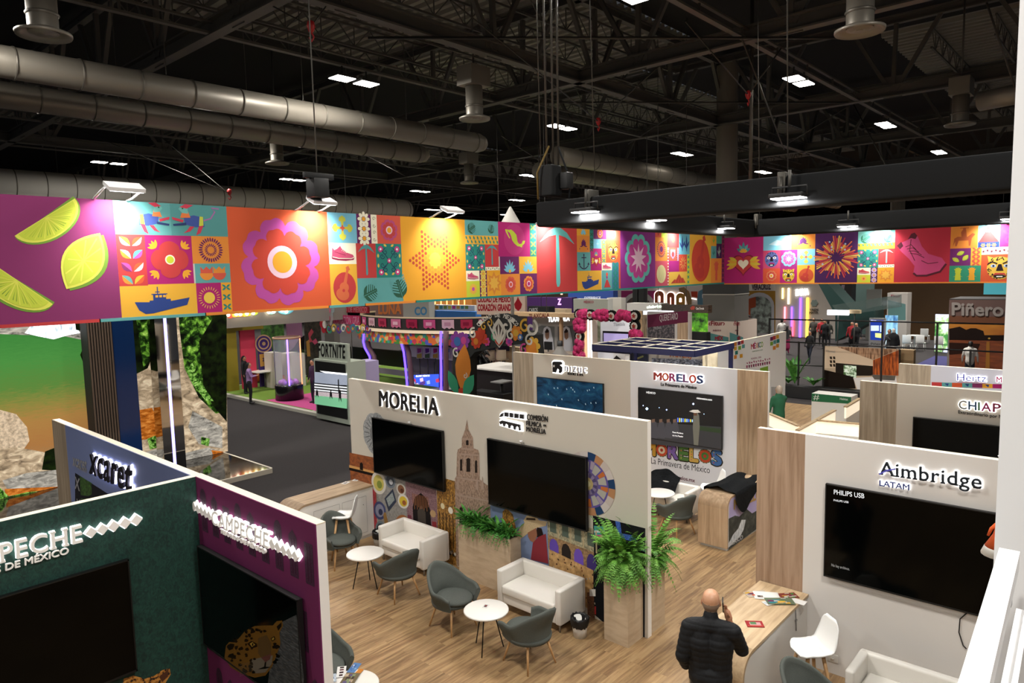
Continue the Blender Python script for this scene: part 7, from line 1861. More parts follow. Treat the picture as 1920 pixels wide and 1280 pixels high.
for i in range(14):
    a = -1.25+2.5*i/13; w = .062
    mm = MB(); cc = C(('#b01c48', '#d86a94', '#c02a50', '#e0b0bc', '#d04a84')[i % 5])
    q = [ringpt(a-w, z4-.05, .945), ringpt(a+w, z4-.05, .945), ringpt(a+w, z3+.12, .945), ringpt(a+w*.6, z3+.06, .945), ringpt(a+w*.2, z3+.12, .945), ringpt(a-w*.2, z3+.06, .945), ringpt(a-w*.6, z3+.12, .945), ringpt(a-w, z3+.06, .945)]
    mm.prism([p_+(p_-ctr).normalized()*.02*1 for p_ in q], (-.004, 0, 0), cc); e = [ringpt(a-w*.5, z4-.14, .945), ringpt(a+w*.5, z4-.14, .945), ringpt(a+w*.5, z3+.2, .945), ringpt(a-w*.5, z3+.2, .945)]
    mm.face([p_+Vector((-.035, 0, 0)) for p_ in e], C(('#8c1038', '#f0b8cc', '#98183c', '#c88a9c', '#f0a0c0')[i % 5])); build('paper_flag', mm, t)
for pts in ([(682, 626), (681, 640), (684, 652), (693, 668), (696, 690)], [(753, 625), (752, 642), (757, 660), (760, 685), (763, 716)], [(827, 621), (826, 650), (827, 690), (827, 740)]):
    q = [PX(x, y, XC+.35) for x, y in pts]; q.append(Vector((q[-1].x, q[-1].y, .11)))
    m = MB(); m.tube(q, .045, NEON, 8); build('light_post', m, t)
    m = MB(); m.tube([p_+Vector((.12, -.16, 0)) for p_ in q], .11, M('#6a4a52', .6), 8); build('curved_fin', m, t)
m = MB(); bx(m, XC+2.6, 640, 648, 765, 690, .1, M('#0d0d10', .4)); bx(m, XC+2.6, 640, 690, 830, 704, .1, M('#8a8088', .7)); bx(m, XC+2.6, 640, 704, 830, 790, .1, M('#141320', .5), .11); bx(m, XC+2.65, 765, 640, 850, 790, .1, M('#6f6870', .6), .11); build('back_wall', m, t)
def gamescr(A):
    A.px([(767, 703), (823, 701), (823, 729), (767, 727)], M('#3a5ad8', .3, emit=1.2), 1)
    rr = random.Random(8)
    for i in range(14): x, y = 769+48*rr.random(), 708+14*rr.random(); A.px([(x, y), (x+6, y-2), (x+7, y+5), (x+1, y+6)], M(('#a8c0f8', '#5a3a8c', '#f0d0e0', '#c83a5c')[i % 4], emit=1), 2)
    text_px(A, 'GLORY MEXICO', (780, 706.5), (806, 705.5), (780, 703.5), M('#ffffff', emit=1.5), 3, .02)
quick('display_screen', 'bright blue game picture screen under the round canopy', 'screen', XC+2.0, (766, 702, 824, 729), .08, BLACK, None, 'x', gamescr)
sh = quick('display_shelf', 'white wall shelf of colourful posters under the round canopy', 'shelf', XC+2.2, (768, 648, 850, 676), .4, WHITE)
for i, x in enumerate((781, 796, 811, 834)):
    def po(A, i=i, x=x):
        A.px([(x, 651), (x+11, 651), (x+11, 672), (x, 672)], C('#e8e0e4'), 1); A.px([(x+1.5, 653), (x+9, 653), (x+9, 660), (x+2, 662)], C(('#c84a9c', '#7a3a9c', '#d83a7c', '#5a9ad0')[i]), 2); A.px([(x+1, 664), (x+10, 662), (x+10, 671), (x+1, 671)], C(('#d8c04a', '#5a7a4c', '#e0b83a', '#d0d8e0')[i]), 2)
    quick('poster', ('poster with pink top and yellow foot, first from left on the white shelf', 'poster with purple figure, second on the white shelf', 'poster with magenta cup, third on the white shelf', 'pale blue poster right of the violet post')[i], 'poster', XC+2.16, (x, 651, x+11, 672), .02, WHITE, None, 'x', po, 'shelf posters')
quick('white_shelving', 'white low shelving with stacked goods beside the black arch', 'shelf', XC+1.6, (832, 706, 852, 790), .5, M('#cfcbc6', .6), 0, 'x', lambda A: [A.px([(833, 712+9*k), (851, 712+9*k), (851, 717+9*k), (833, 717+9*k)], C(('#5a4c48', '#b0a8a0', '#3a3a40')[k % 3]), 1) for k in range(7)] and None)
for x, y, lb in ((695, 646, 'left'), (793, 645, 'right')):
    pass
# tinsel lettered signs on top of the canopy
def tins(A):
    rr = random.Random(31)
    for row, (yb, yt, c_, tx) in enumerate(((585, 574, '#8c0f24', 'CIUDAD DE MEXICO'), (609, 597, '#a81c50', 'CORAZON GRANDE'))):
        A.px([(625, yt), (690, yt), (690, yb+1.5), (625, yb+1.5)], C(c_), 1)
        text_px(A, tx, (627, yb), (688, yb), (627, yt+1.5), C(('#d8a0a0', '#e8b0c4')[row]), 2, .02)
for X_, r_, lb in ((XC+1.2, (624, 573, 690, 587), 'upper dark red tinsel sign above the round canopy'), (XC+1.0, (624, 590, 690, 610), 'lower crimson tinsel sign above the round canopy')):
    up_ = r_[1] < 580
    def tn(A, up_=up_):
        if up_: text_px(A, 'CIUDAD DE MÉXICO', (627, 585), (688, 585), (627, 576), C('#c87a80'), 2, .01)
        else: text_px(A, 'CORAZÓN GRANDE', (627, 607), (688, 607), (627, 594), C('#d88aa8'), 2, .01)
    quick('tinsel_sign', lb, 'sign', X_, r_, .1, NM('tinsel_red', [(.35, '#5c0816'), (.6, '#a0142c'), (.8, '#c8405c')], (1, 30, 4), 4, 3, .4) if up_ else NM('tinsel_pink', [(.35, '#7a1038'), (.6, '#b82a60'), (.8, '#d8709c')], (1, 30, 4), 4, 3, .4), None, 'x', tn)
m = MB(); rr = random.Random(17); SC_ = [C(h_) for h_ in ('#2f8a6c', '#c8a03a', '#5a3a8c', '#d8d0c4', '#c83a3a', '#3a7a9c')]
t = thing('scroll_ornament', 'row of painted scroll ornaments along the canopy edge', 'ornament', tuple(PX(660, 620, XC+.1)))
for i in range(9):
    A_ = Art('x', XC-.02-.002*i, .01); x = 617+9*i; c = A_.q(x, 616); T = Tile(A_, [(XC, c.y+.3, c.z+.3), (XC, c.y-.3, c.z+.3), (XC, c.y-.3, c.z-.3), (XC, c.y+.3, c.z-.3)])
    T.spiral(.5, .5, .36, SC_[i % 6], .15, 1, 1.1, 0, 1 if i % 2 else -1); T.ell(.5, .5, .12, SC_[(i+2) % 6], 2)
    mm = MB(); n0 = len(A_.mb.f); mm.join(A_.mb); 
    for f_ in list(A_.mb.f): pass
    build('scroll', mm, t)
t = thing('flower_ornament', 'stack of painted flowers and masks at the left end of the canopy', 'ornament', tuple(PX(612, 610, XC+.3)))
A_ = Art('x', XC+.3, .02)
for x, y, r_, c1, c2 in ((606, 575, .3, '#c83a2c', '#e8a03a'), (618, 580, .28, '#8a9a9c', '#c86a7c'), (610, 608, .3, '#b01c2c', '#e0d8d0'), (606, 592, .2, '#c8702c', '#5a3a1c'), (617, 596, .25, '#9a8c8c', '#c8405c')):
    c = A_.q(x, y); T = Tile(A_, [(0, c.y+.5, c.z+.5), (0, c.y-.5, c.z+.5), (0, c.y-.5, c.z-.5), (0, c.y+.5, c.z-.5)]); T.flower(.5, .5, r_*1.5, 6, .3, C(c1), 1); T.ell(.5, .5, r_*.6, C(c2), 2)
build('flowers', A_.mb, t)
quick('tinsel_sign', 'pale sign with red tinsel letters and heart, right of the canopy', 'sign', XC+2.4, (893, 552, 985, 592), .12, M('#b8a090', .7), None, 'x', lambda A: [text_px(A, 'CIUDAD DE MÉXICO', (896, 566), (962, 566), (896, 557), C('#b01828'), 1, .05), text_px(A, 'CORAZÓN GRANDE', (896, 582), (962, 582), (896, 571), C('#b01828'), 1, .05), A.px([(966, 578), (964, 570), (969, 562), (971, 556), (974, 562), (979, 570), (977, 578), (972, 583)], C('#a81420'), 1)] and None)
# ---------------------------------------------------------------- black folk art arch
XR = 15.3
ab = thing('painted_arch', 'black arch painted with folk flowers, corn and white city lettering', 'arch', tuple(Vector((XR, PX(925, 700, XR).y, 0))))
out = [(848, 800), (849, 650), (852, 640), (872, 636), (888, 624), (900, 604), (918, 592), (937, 588), (955, 592), (970, 604), (980, 620), (990, 622), (1004, 628), (1006, 664), (1006, 800)]
inn = [(980, 800), (979, 645), (930, 650), (890, 660), (880, 672), (878, 800)]
m = MB(); pts = [PX(x, y, XR) for x, y in out+inn]
for q in pts:
    if q.z < .35: q.z = 0
pts[0].z = pts[len(out)-1].z = pts[len(out)].z = pts[-1].z = 0
# outline prism as strips so that the opening stays open
m.prism(pts, (.35, 0, 0), M('#10120f', .8)); build('arch_body', m, ab)
A_ = Art('x', XR, .006)
a_ = [(896, 612), (903, 605), (911, 600), (920, 597), (929, 595), (937, 594.5), (946, 595), (956, 598), (964, 604)]
s = 'CIUDAD DE MEXICO'
import bisect
def arcp(u):
    a = 2.62-(2.62-.52)*u; return (934+39*cos(a), 630-36*sin(a)*1.0), a
for i, ch in enumerate(s):
    if ch == ' ': continue
    (x0, y0), a0 = arcp(i/len(s)); (x1, y1), a1 = arcp((i+.86)/len(s)); nx, ny = cos((a0+a1)/2), -sin((a0+a1)/2)
    text_px(A_, ch, (x0, y0), (x1, y1), (x0+7.5*nx, y0+7.5*ny), C('#d8d2c4'), 3, .03)
def spx(x, y, s_):
    c = A_.q(x, y); return Tile(A_, [(XR, c.y+s_, c.z+s_), (XR, c.y-s_, c.z+s_), (XR, c.y-s_, c.z-s_), (XR, c.y+s_, c.z-s_)])
fc_ = {k: C(v) for k, v in dict(w='#cfc8ba', y='#d8a02c', r='#c83a20', p='#8a3a9c', g='#2f9a6c', o='#d87a20', b='#3a6ab0', m='#d0408c').items()}
for x, y, s_, k, f in ((888, 625, .22, 'w', 1), (950, 612, .26, 'w', -1), (958, 628, .2, 'w', 1), (997, 615, .3, 'w', -1), (994, 638, .22, 'w', 1), (918, 605, .16, 'y', -1), (908, 612, .16, 'y', 1), (856, 662, .2, 'w', 1), (985, 612, .25, 'y', 1), (873, 704, .12, 'w', -1), (928, 632, .18, 'g', 1), (983, 655, .2, 'm', 1)):
    T = spx(x, y, s_); T.spiral(.5, .5, .42, fc_[k], .14, 3, 1.1, 1.2, f)
for x, y, s_, k, k2 in ((858, 640, .38, 'p', 'b'), (870, 638, .3, 'p', 'm'), (968, 624, .26, 'o', 'y'), (1000, 648, .3, 'y', 'o'), (976, 632, .12, 'b', 'w'), (913, 640, .16, 'm', 'r'), (955, 640, .16, 'm', 'p'), (902, 630, .3, 'r', 'r'), (893, 640, .26, 'r', 'o')):
    T = spx(x, y, s_); T.flower(.5, .5, .45, 7, .3, fc_[k], 2); T.ell(.5, .5, .2, fc_[k2], 3)
T = spx(936, 624, .5); T.leaf(.5, .05, .9, .3, pi/2, fc_['w'], None, 2); T.leaf(.5, .1, .7, .2, pi/2, C('#4a3a38'), None, 3); T.ell(.5, .3, .16, fc_['r'], 4)
for k in range(5): T.leaf(.5, .15, .6+.05*k, .04, pi/2+(k-2)*.3, fc_['w'], None, 4)
T = spx(864, 690, .9); T.leaf(.5, .1, .85, .2, pi/2-.15, fc_['o'], None, 2); T.leaf(.42, 0, .5, .12, pi/2+.5, fc_['g'], None, 3); T.leaf(.55, 0, .5, .12, pi/2-.6, fc_['g'], None, 3)
T = spx(864, 758, .7); T.flower(.5, .5, .4, 5, .3, fc_['r'], 2); T.leaf(.5, .1, .6, .18, pi/2+.6, fc_['g'], None, 3); T.leaf(.5, .1, .6, .18, pi/2-.5, fc_['g'], None, 3)
T = spx(996, 664, .5); T.leaf(.5, .1, .85, .25, pi/2, fc_['o'], None, 2)
build('painted_motifs', A_.mb, ab)
# things seen through and beside the arch
quick('bar_counter', 'black sided counter with white worktop seen through the arch', 'counter', 17.6, (880, 690, 962, 735), 1.4, M('#0f0f10', .5), 0)
t = thing('worktop', 'white worktop laid with leaflets on the black counter', 'worktop', tuple(PX(920, 688, 17.6))); P, Q = PX(876, 690, 17.5), PX(966, 690, 17.5); build('slab', MB().box((17.5, Q.y, P.z), (19.2, P.y, P.z+.05), WHITE), t)
quick('bar_counter', 'low black counter with pale top at the foot of the arch', 'counter', 16.6, (884, 732, 944, 775), .5, M('#121212', .5), 0)
quick('grass_mat', 'bright green carpet patch right of the low black counter', 'carpet', 16.4, (944, 742, 965, 760), 2.5, GRAS, 0) if False else None
q0, q1 = PZ(935, 760, .01), PZ(962, 728, .01); build('grass_mat', MB().box((q0.x, q1.y-1.2, 0.0), (q0.x+3.2, q0.y+.2, .012), NM('bright_grass', [(.3, '#3f8a1c'), (.7, '#6ab83a')], (1, 1, 1), 50, 3, .95)), None, 'bright green carpet patch right of the low black counter', 'carpet')
c = PX(948, 700, 17.3); t = thing('lectern_stand', 'small grey lectern table beside the black counter', 'table', (c.x, c.y, 0)); build('post', MB().tube([(17.0, PX(940, 700, 17).y, 0), (17.0, PX(940, 700, 17).y, PX(940, 716, 17).z)], .05, BLACK, 8), t); build('tabletop', MB().box((16.7, PX(951, 716, 17).y, PX(940, 716, 17).z), (17.3, PX(931, 716, 17).y, PX(940, 716, 17).z+.04), M('#8a8a88', .5)), t)
for x, lb in ((921, 'left'), (942, 'right')):
    c = PX(x, 655, 20.6); cc = PX(x, 690, 20.6)
    t = thing('bar_chair', 'pale bar chair at the wooden bar, '+lb+' of the two', 'chair', (20.6, c.y, 0), 0, 'pale bar chairs')
    TAN = M('#b8a48c', .6); zs = PX(x, 672, 20.6).z
    build('seat', MB().lathe([(0, zs), (.24, zs), (.25, zs-.05), (0, zs-.06)], (20.6, c.y, 0), TAN, 16), t); build('backrest', MB().grid(lambda u, v: Vector((20.6-.25*cos(-1.3+2.6*u), c.y+.27*sin(-1.3+2.6*u), zs+.38*v)), 12, 2, TAN), t)
    for k in range(4): build('leg', MB().tube([(20.6+.1*cos(k*pi/2+.8), c.y+.1*sin(k*pi/2+.8), zs-.05), (20.6+.25*cos(k*pi/2+.8), c.y+.25*sin(k*pi/2+.8), 0)], .015, BLKM, 6), t)
quick('wooden_bar', 'pale wooden bar wall behind the bar chairs', 'bar', 21.4, (885, 645, 975, 700), .3, NM('bar_wood', [(.3, '#b89a74'), (.7, '#d8bc94')], (1, 8, 1), 2, 4), 0)
for x0, x1, lb in ((914, 928, 'left'), (934, 954, 'right')): quick('dark_screen', 'small dark screen above the wooden bar, '+lb+' one', 'screen', 21.35, (x0, 646, x1, 658), .04, M('#1a2436', .3))
m = MB(); c = PX(898, 668, 18.9); rr = random.Random(3)
for i in range(90):
    a = 2*pi*rr.random(); z = rr.random(); r_ = .42*(1-.35*abs(z-.4)); o = Vector((c.x+.1*cos(a), c.y+.1*sin(a), .95+1.35*z)); d = Vector((cos(a), sin(a), -.35)); m.tube([o, o+d*r_*.6, o+d*r_+Vector((0, 0, -.1))], [.05, .07, .02], BLACK, 5)
m.tube([(c.x, c.y, 0), (c.x, c.y, 2.2)], .05, BLACK, 8); build('feather_costume', m, None, 'black shaggy costume on a pole seen through the arch', 'costume')
for x, y, lb in ((873, 735, 'left of the low black counter'), (912, 733, 'behind the low black counter')):
    c = PZ(x, y+20, 0); t = thing('white_chair', 'white plastic chair '+lb, 'chair', (c.x+.8, c.y, 0)); c = Vector((c.x+.8, c.y, 0))
    build('shell', MB().grid(lambda u, v: c+Vector((-.22*cos(-1.4+2.8*u), .24*sin(-1.4+2.8*u), .45+.38*v*cos(-.9+1.8*u))), 14, 4, PLW), t); build('seat', MB().lathe([(0, .46), (.22, .46), (.22, .43), (0, .43)], c, PLW, 16), t)
    for k in range(4): build('leg', MB().tube([c+Vector((.1*cos(k*pi/2+.8), .1*sin(k*pi/2+.8), .43)), c+Vector((.22*cos(k*pi/2+.8), .22*sin(k*pi/2+.8), 0))], .014, PLW, 6), t)
# ---------------------------------------------------------------- pergola stand and its neighbours behind the middle wall
NVY = M('#1a1e46', .55, name='navy_paint'); CRM = M('#d8d0bc', .6)
zt = 3.22; t = thing('pergola', 'navy slatted pergola with pale top edges behind the middle wall', 'pergola', (14.8, 8.5, 3))
gx = [13.82, 14.46, 15.1, 15.74]; gy = [7.16, 7.83, 8.5, 9.17, 9.85]
def beam(m, a, b, w=.05):
    m.bar((a[0], a[1], zt-.07), (b[0], b[1], zt-.07), w, .14, NVY); m.bar((a[0], a[1], zt+.004), (b[0], b[1], zt+.004), w, .008, CRM)
for x in gx: m = MB(); beam(m, (x, gy[0]), (x, gy[-1]), .07 if x in (gx[0], gx[-1]) else .05); build('beam', m, t)
for y in gy: m = MB(); beam(m, (gx[0], y), (gx[-1], y)); build('cross_beam', m, t)
for x, y in ((15.7, 7.2), (15.7, 9.8)): build('post', MB().box((x-.04, y-.04, 0), (x+.04, y+.04, zt-.1), NVY), t)
build('fascia', bx(MB(), 13.85, 1110, 645, 1182, 664, .04, NVY), t)
XT = 15.8
quick('stand_wall', 'rippled white stand wall with orange lettering under the pergola', 'stand wall', XT, (1178, 640, 1322, 700), .1, NM('rippled_white', [(.3, '#a8a29a'), (.7, '#dcd8d0')], (1, .5, 1), 2.2, 2, .6, 'wave', dist=3, bump=.3), 0, 'x', lambda A: [text_px(A, 'Travelty', (1253, 668), (1299, 671), (1253, 659), C('#c8642c'), 1, .02), A.px([(1222, 671), (1320, 674), (1320, 700), (1222, 700)], NM('print_crowd', [(.35, '#16181c'), (.5, '#6a7080'), (.7, '#b8bcc8')], (1, 5, 8), 3, 4), 1)] and None)
quick('poster_board', 'dark blue poster panel left of the orange lettering', 'panel', XT-.1, (1181, 652, 1214, 700), .05, M('#182034', .4), 0, 'x', lambda A: A.px([(1190, 672), (1206, 666), (1207, 669), (1192, 675)], C('#8a8a5a'), 1))
m = MB()
for i in range(9):
    p = PX(1321+2.6*i, 660, 15.72); m.tube([(p.x, p.y, 0), (p.x, p.y, 3.05)], .05, NM('cream_cloth', [(.3, '#b8a888'), (.7, '#d8ccb0')]), 8)
build('curtain', m, None, 'pleated cream curtain at the right end of the pergola stand', 'curtain')
quick('hanging_lamp', 'white and black angular lamp below the navy fascia', 'lamp', 14.6, (1150, 660, 1172, 676), .2, M('#e8e8e8', .4), None, 'x', lambda A: A.px([(1147, 676), (1156, 666), (1168, 676)], BLACK, 1))
XF = 16.8
ft = thing('flower_arch', 'square arch of crimson paper flowers and black rosettes', 'arch', tuple(Vector((XF, PX(1140, 600, XF).y, 0))))
m = MB(); bx(m, XF, 1081, 583, 1199, 598, .15, M('#c8a880', .7)); bx(m, XF, 1081, 583, 1096, 680, .15, M('#c8a880', .7), 0); bx(m, XF, 1186, 583, 1199, 680, .15, M('#c8a880', .7), 0); build('arch_frame', m, ft)
TINS = NM('crimson_petals', [(.3, '#6a0830'), (.6, '#b0185a'), (.8, '#d84a8a')], (1, 1, 1), 14, 4, .8); rr = random.Random(41)
for (x0, y0, x1, y1) in ((1088, 585, 1099, 594), (1117, 585, 1140, 596), (1158, 586, 1181, 597), (1081, 598, 1095, 620), (1081, 640, 1095, 675), (1187, 622, 1199, 632)):
    P, Q = PX(x0, y0, XF-.05), PX(x1, y1, XF-.05); m = MB()
    for i in range(26): m.ball((XF-.05-.06*rr.random(), P.y+(Q.y-P.y)*rr.random(), P.z+(Q.z-P.z)*rr.random()), .09+.04*rr.random(), TINS, 7, 5)
    build('paper_flowers', m, ft)
for x, y in ((1086, 589), (1108, 590), (1148, 592), (1191, 592), (1191, 611), (1087, 630)):
    c = PX(x, y, XF-.06); A_ = Art('x', XF-.06, .02); T = Tile(A_, [(0, c.y+.5, c.z+.5), (0, c.y-.5, c.z+.5), (0, c.y-.5, c.z-.5), (0, c.y+.5, c.z-.5)])
    T.flower(.5, .5, .17, 14, .12, C('#12140f'), 2); T.ell(.5, .5, .105, C('#d8d0c0'), 3); T.star(.5, .5, .08, 5, .5, C('#a8382c'), 4); A_.mb.prism([A_.off(T.p(.5+.16*cos(a), .5+.16*sin(a)), 1) for a in [2*pi*i/14 for i in range(14)]], (.06, 0, 0), C('#12140f')); build('rosette', A_.mb, ft)
WST = M('#fff4ea', emit=4.0, name='warm_white_strip')
t = thing('light_column', 'white column with glowing vertical strips beside the flower arch', 'column', tuple(PX(1102, 670, XF+.1))); m = MB(); bx(m, XF+.12, 1095, 598, 1110, 680, .3, M('#d8cfc8', .5), 0); build('column_body', m, t)
for x in (1096, 1101.5, 1107): build('light_strip', bx(MB(), XF+.1, x, 599, x+2.6, 680, .03, WST, 0), t)
quick('stand_wall', 'white stand wall given its own faint glow, with brown screen edge inside the flower arch', 'stand wall', XF+3, (1108, 596, 1190, 680), .1, M('#dcdde4', .6, emit=.15), 0, 'x', lambda A: [A.px([(1112, 601), (1126, 601), (1126, 640), (1112, 642)], NM('print_field', [(.3, '#5a6a4c'), (.7, '#b0b8a0')]), 1), A.px([(1130, 620), (1180, 622), (1180, 640), (1130, 640)], M('#15131a', .3), 1), A.px([(1132, 624), (1178, 626), (1178, 640), (1132, 640)], M('#a89cd0', .4, emit=.5), 2), text_px(A, 'Tlaxcala', (1150, 611), (1172, 610), (1150, 605), C('#8a8a9a'), 1, .0)] and None)  # faint emission put into the wall panel so that it looks lit
XV = 19.6
def veil(A):
    for x, s_ in ((1026, 1.0), (1062, 1.05)):
        A.px([(x-14, 668), (x-10, 632), (x-6, 615), (x, 611), (x+6, 615), (x+11, 636), (x+14, 668)], C('#d4d4dc'), 2); A.px([(x-3.5, 625), (x, 617), (x+4, 623), (x+4, 633), (x, 637), (x-3, 633)], C('#9a7058'), 3); A.px([(x-4, 622), (x, 615), (x+4, 620), (x+3, 623), (x-3, 624)], C('#2a1c16'), 4)
    A.px([(1006, 668), (1006, 614), (1015, 610), (1040, 612), (1040, 668)], C('#7a7a78'), 1); A.px([(1046, 668), (1046, 612), (1078, 610), (1078, 668)], C('#6a6c70'), 1); text_px(A, 'TLAXCALA', (1028, 603), (1068, 601), (1028, 594), M('#ffffff', emit=3.0), 2, .03)
quick('stand_wall', 'grey stand wall with large pictures of people in white veils', 'stand wall', XV, (998, 588, 1080, 690), .1, M('#8f8b86', .6), 0, 'x', veil)
quick('wood_post', 'pale wooden post between the two veil pictures', 'post', XV-.5, (1048, 592, 1054, 690), .1, M('#b8926a', .6), 0)
quick('stand_header', 'beige header board with coloured cut letters over the veil pictures', 'sign', XV-.7, (955, 585, 1084, 596), .5, M('#c0a078', .6), None, 'x', lambda A: text_px(A, 'TLAXCALA', (992, 596), (1030, 594), (992, 589), C('#8a3a2c'), 1, .03))
c = PX(1050, 662, 15.2); t = thing('bottle_lamp', 'dark necked grey lamp shape standing behind the middle wall', 'lamp', (c.x, c.y, 0)); build('lamp_shade', MB().lathe([(.09, c.z+.2), (.12, c.z+.1), (.3, c.z-.1), (.32, c.z-.3), (0, c.z-.3)], (c.x, c.y, 0), M('#6e6a64', .6), 20).lathe([(0, c.z+.36), (.08, c.z+.34), (.08, c.z+.2)], (c.x, c.y, 0), BLACK, 14), t); build('stand_rod', MB().tube([(c.x, c.y, 0), (c.x, c.y, c.z-.2)], .03, STEEL, 6), t)
quick('desk_screen', 'black monitor standing before the veil pictures', 'monitor', XV-1.5, (1020, 640, 1034, 656), .06, BLACK)
quick('stone_counter', 'pale counter with goods before the veil pictures', 'counter', XV-1.6, (1000, 658, 1090, 672), .6, M('#b0a090', .6), 0)
quick('small_sign', 'black header sign with white word above the canopy gap', 'sign', 24, (990, 574, 1030, 588), .4, M('#141416', .6), None, 'x', lambda A: text_px(A, 'CABOS', (992, 585), (1008, 584), (992, 578), C('#d0d0d0'), 1, .02))
# QUERETARO box and neighbours
XQ = 22.0
def qro(A):
    A.px([(1214, 590), (1290, 582), (1290, 604), (1214, 614)], C('#6a2240'), 1); text_px(A, 'QUERÉTARO', (1237, 602), (1271, 598), (1237, 590.5), C('#b8a8a8'), 2, .02); text_px(A, 'TEQUIS', (1226, 617), (1240, 616), (1226, 613), C('#a8a8a8'), 3, .02)
    A.px([(1214, 614), (1265, 607), (1265, 650), (1214, 650)], NM('print_people', [(.4, '#1c1a1e'), (.55, '#4a4448'), (.75, '#8a7c78')], (1, 4, 4), 3, 5), 1); A.px([(1270, 606), (1290, 604), (1290, 650), (1270, 650)], WOODV, 2)
quick('stand_wall', 'stand box with plum header and pale state name', 'stand wall', XQ, (1213, 584, 1292, 660), .2, M('#b0aca8', .5), 0, 'x', qro)
quick('light_header', 'brightly lit white header strip left of the plum sign', 'sign', XQ+.6, (1206, 583, 1250, 591), .5, M('#eef6ff', emit=3.0)); quick('stand_wall', 'striped wooden stand end left of the plum sign', 'stand wall', XQ+.3, (1199, 590, 1213, 660), .3, NM('stripe_wood', [(.4, '#5c4a38'), (.6, '#b8a080')], (1, 20, 1), 2, 2), 0)
quick('stand_header', 'white header block with small glowing word above the lit strip', 'sign', XQ+3, (1175, 568, 1240, 584), .6, M('#c4c0ba', .6), None, 'x', lambda A: text_px(A, 'alebrije', (1213, 578), (1240, 576), (1213, 573), M('#f0fff0', emit=2.0), 1, .02))
quick('picture_screen', 'bright green jungle picture with dark counter beside the plum sign', 'screen', XQ+2, (1292, 586, 1325, 622), .1, NM('led_jungle', [(.35, '#0c1c06'), (.55, '#4a8a1c'), (.75, '#b8e04a')], (1, 1, 1), 3, 5, emit=1.0), None); quick('dark_counter', 'black counter under the jungle picture', 'counter', XQ+1.9, (1292, 622, 1325, 650), .3, M('#14120f', .5), 0); quick('stand_header', 'dark brown header with a red round emblem over the jungle picture', 'sign', XQ+1.8, (1240, 571, 1328, 587), .3, NM('dark_wicker', [(.4, '#1c140e'), (.7, '#5a4430')], (1, 8, 8), 4, 3), None, 'x', lambda A: [A.px([(1296, 581), (1294, 577), (1299, 573), (1303, 575), (1302, 580)], C('#c84a3c'), 1), text_px(A, 'Casa Dorada', (1305, 580), (1320, 580), (1305, 576), C('#e8e0d8'), 1, .03)] and None)
# paper wrapped panels round the pillar
pb = thing('pillar_panels', 'white wrap panels with red word and teal wedges round the pillar base', 'panel', (29, 13.55, 0)); zt2 = 2.72
bq = 1.0; bxp = Vector((29-bq, 13.55-bq, 0))
WRAP = M('#cbb9ac', .6)
for sx, sy in ((-1, 0), (0, -1), (1, 0), (0, 1)): build('wrap_panel', MB().box((29+(sx*bq if sx else -bq), 13.55+(sy*bq if sy else -bq), 0), (29+(sx*(bq-.04) if sx else bq), 13.55+(sy*(bq-.04) if sy else bq), zt2), WRAP), pb)
for ax_, v_, xs in (('x', 29-bq, ((1331, 1357), (1337, 1352), 1326, 1366)), ('y', 13.55-bq, ((1377, 1385), (1378, 1384), 1368, 1393))):
    A_ = Art(ax_, v_, .006); (a0, a1), (b0, b1), e0, e1 = xs
    text_px(A_, '‹Fitur›', (a0-2, 610), (a1+2, 609.5), (a0-2, 602), C('#a82a3a'), 1, .03); text_px(A_, 'méxico', (b0, 621), (b1, 620.6), (b0, 617), C('#8a3a4c'), 1, .02)
    A_.px([(e0, 623), (e1, 632), (e1, 640), (e0, 640)], C('#5a9a98'), 1); text_px(A_, 'MÉX', (b0+4, 638), (b1+4, 637), (b0+4, 631), C('#b02a3c'), 2, .05); build('printed_front', A_.mb, pb)
# ---------------------------------------------------------------- big far buildings of the hall
XG = 42.0
gt = thing('arched_stand', 'big white stand with pink arches and giant outlined letters', 'stand', tuple(Vector((XG, PX(1250, 600, XG).y, 0))))
m = MB(); bx(m, XG, 1148, 524, 1338, 640, .5, M('#cfc6be', .6), 0); build('stand_wall', m, gt)
A_ = Art('x', XG, .02)
def arch(x0, x1, yt, yb, mat, L): A_.px([(x0, yb), (x0, yt+(x1-x0)*.45)]+[((x0+x1)/2-(x1-x0)/2*cos(a), yt+(x1-x0)*.45-(x1-x0)*.45*sin(a)) for a in [pi*i/10 for i in range(1, 10)]]+[(x1, yt+(x1-x0)*.45), (x1, yb)], mat, L)
A_.px([(1165, 545), (1232, 545), (1232, 640), (1165, 640)], C('#b8387a'), 1); arch(1166, 1230, 547, 640, C('#d8d0c8'), 2); arch(1173, 1222, 555, 640, C('#6a5a54'), 3)
for x0, x1, yt, c_ in ((1229, 1246, 545, '#d8683c'), (1252, 1266, 548, '#d8683c'), (1269, 1286, 549, '#d89a3c')): arch(x0-1.5, x1+1.5, yt-1.5, 572, M('#fff0e8', emit=2.0), 4); arch(x0, x1, yt, 572, C(c_), 5); arch(x0+6, x1-6, yt+9, 566 if c_ != '#d8683c' or x0 < 1250 else 572, M('#fff0e8', emit=1.6), 6)
A_.px([(1274, 540), (1284, 538), (1293, 546), (1298, 560), (1298, 572), (1290, 572), (1288, 558), (1282, 549), (1275, 547)], C('#b08a5a'), 5); A_.px([(1297, 546), (1309, 546), (1309, 558), (1298, 556)], C('#d8482c'), 5); A_.px([(1309, 558), (1311, 546), (1320, 541), (1331, 542), (1331, 572), (1309, 572)], C('#6a9ab0'), 5); A_.px([(1298, 558), (1308, 560), (1308, 562), (1298, 560)], M('#fff0e8', emit=2), 6); A_.px([(1318, 552), (1326, 552), (1322, 560), (1318, 558)], C('#e8e0d8'), 6)
build('printed_front', A_.mb, gt); P = PX(1180, 540, XG-2)
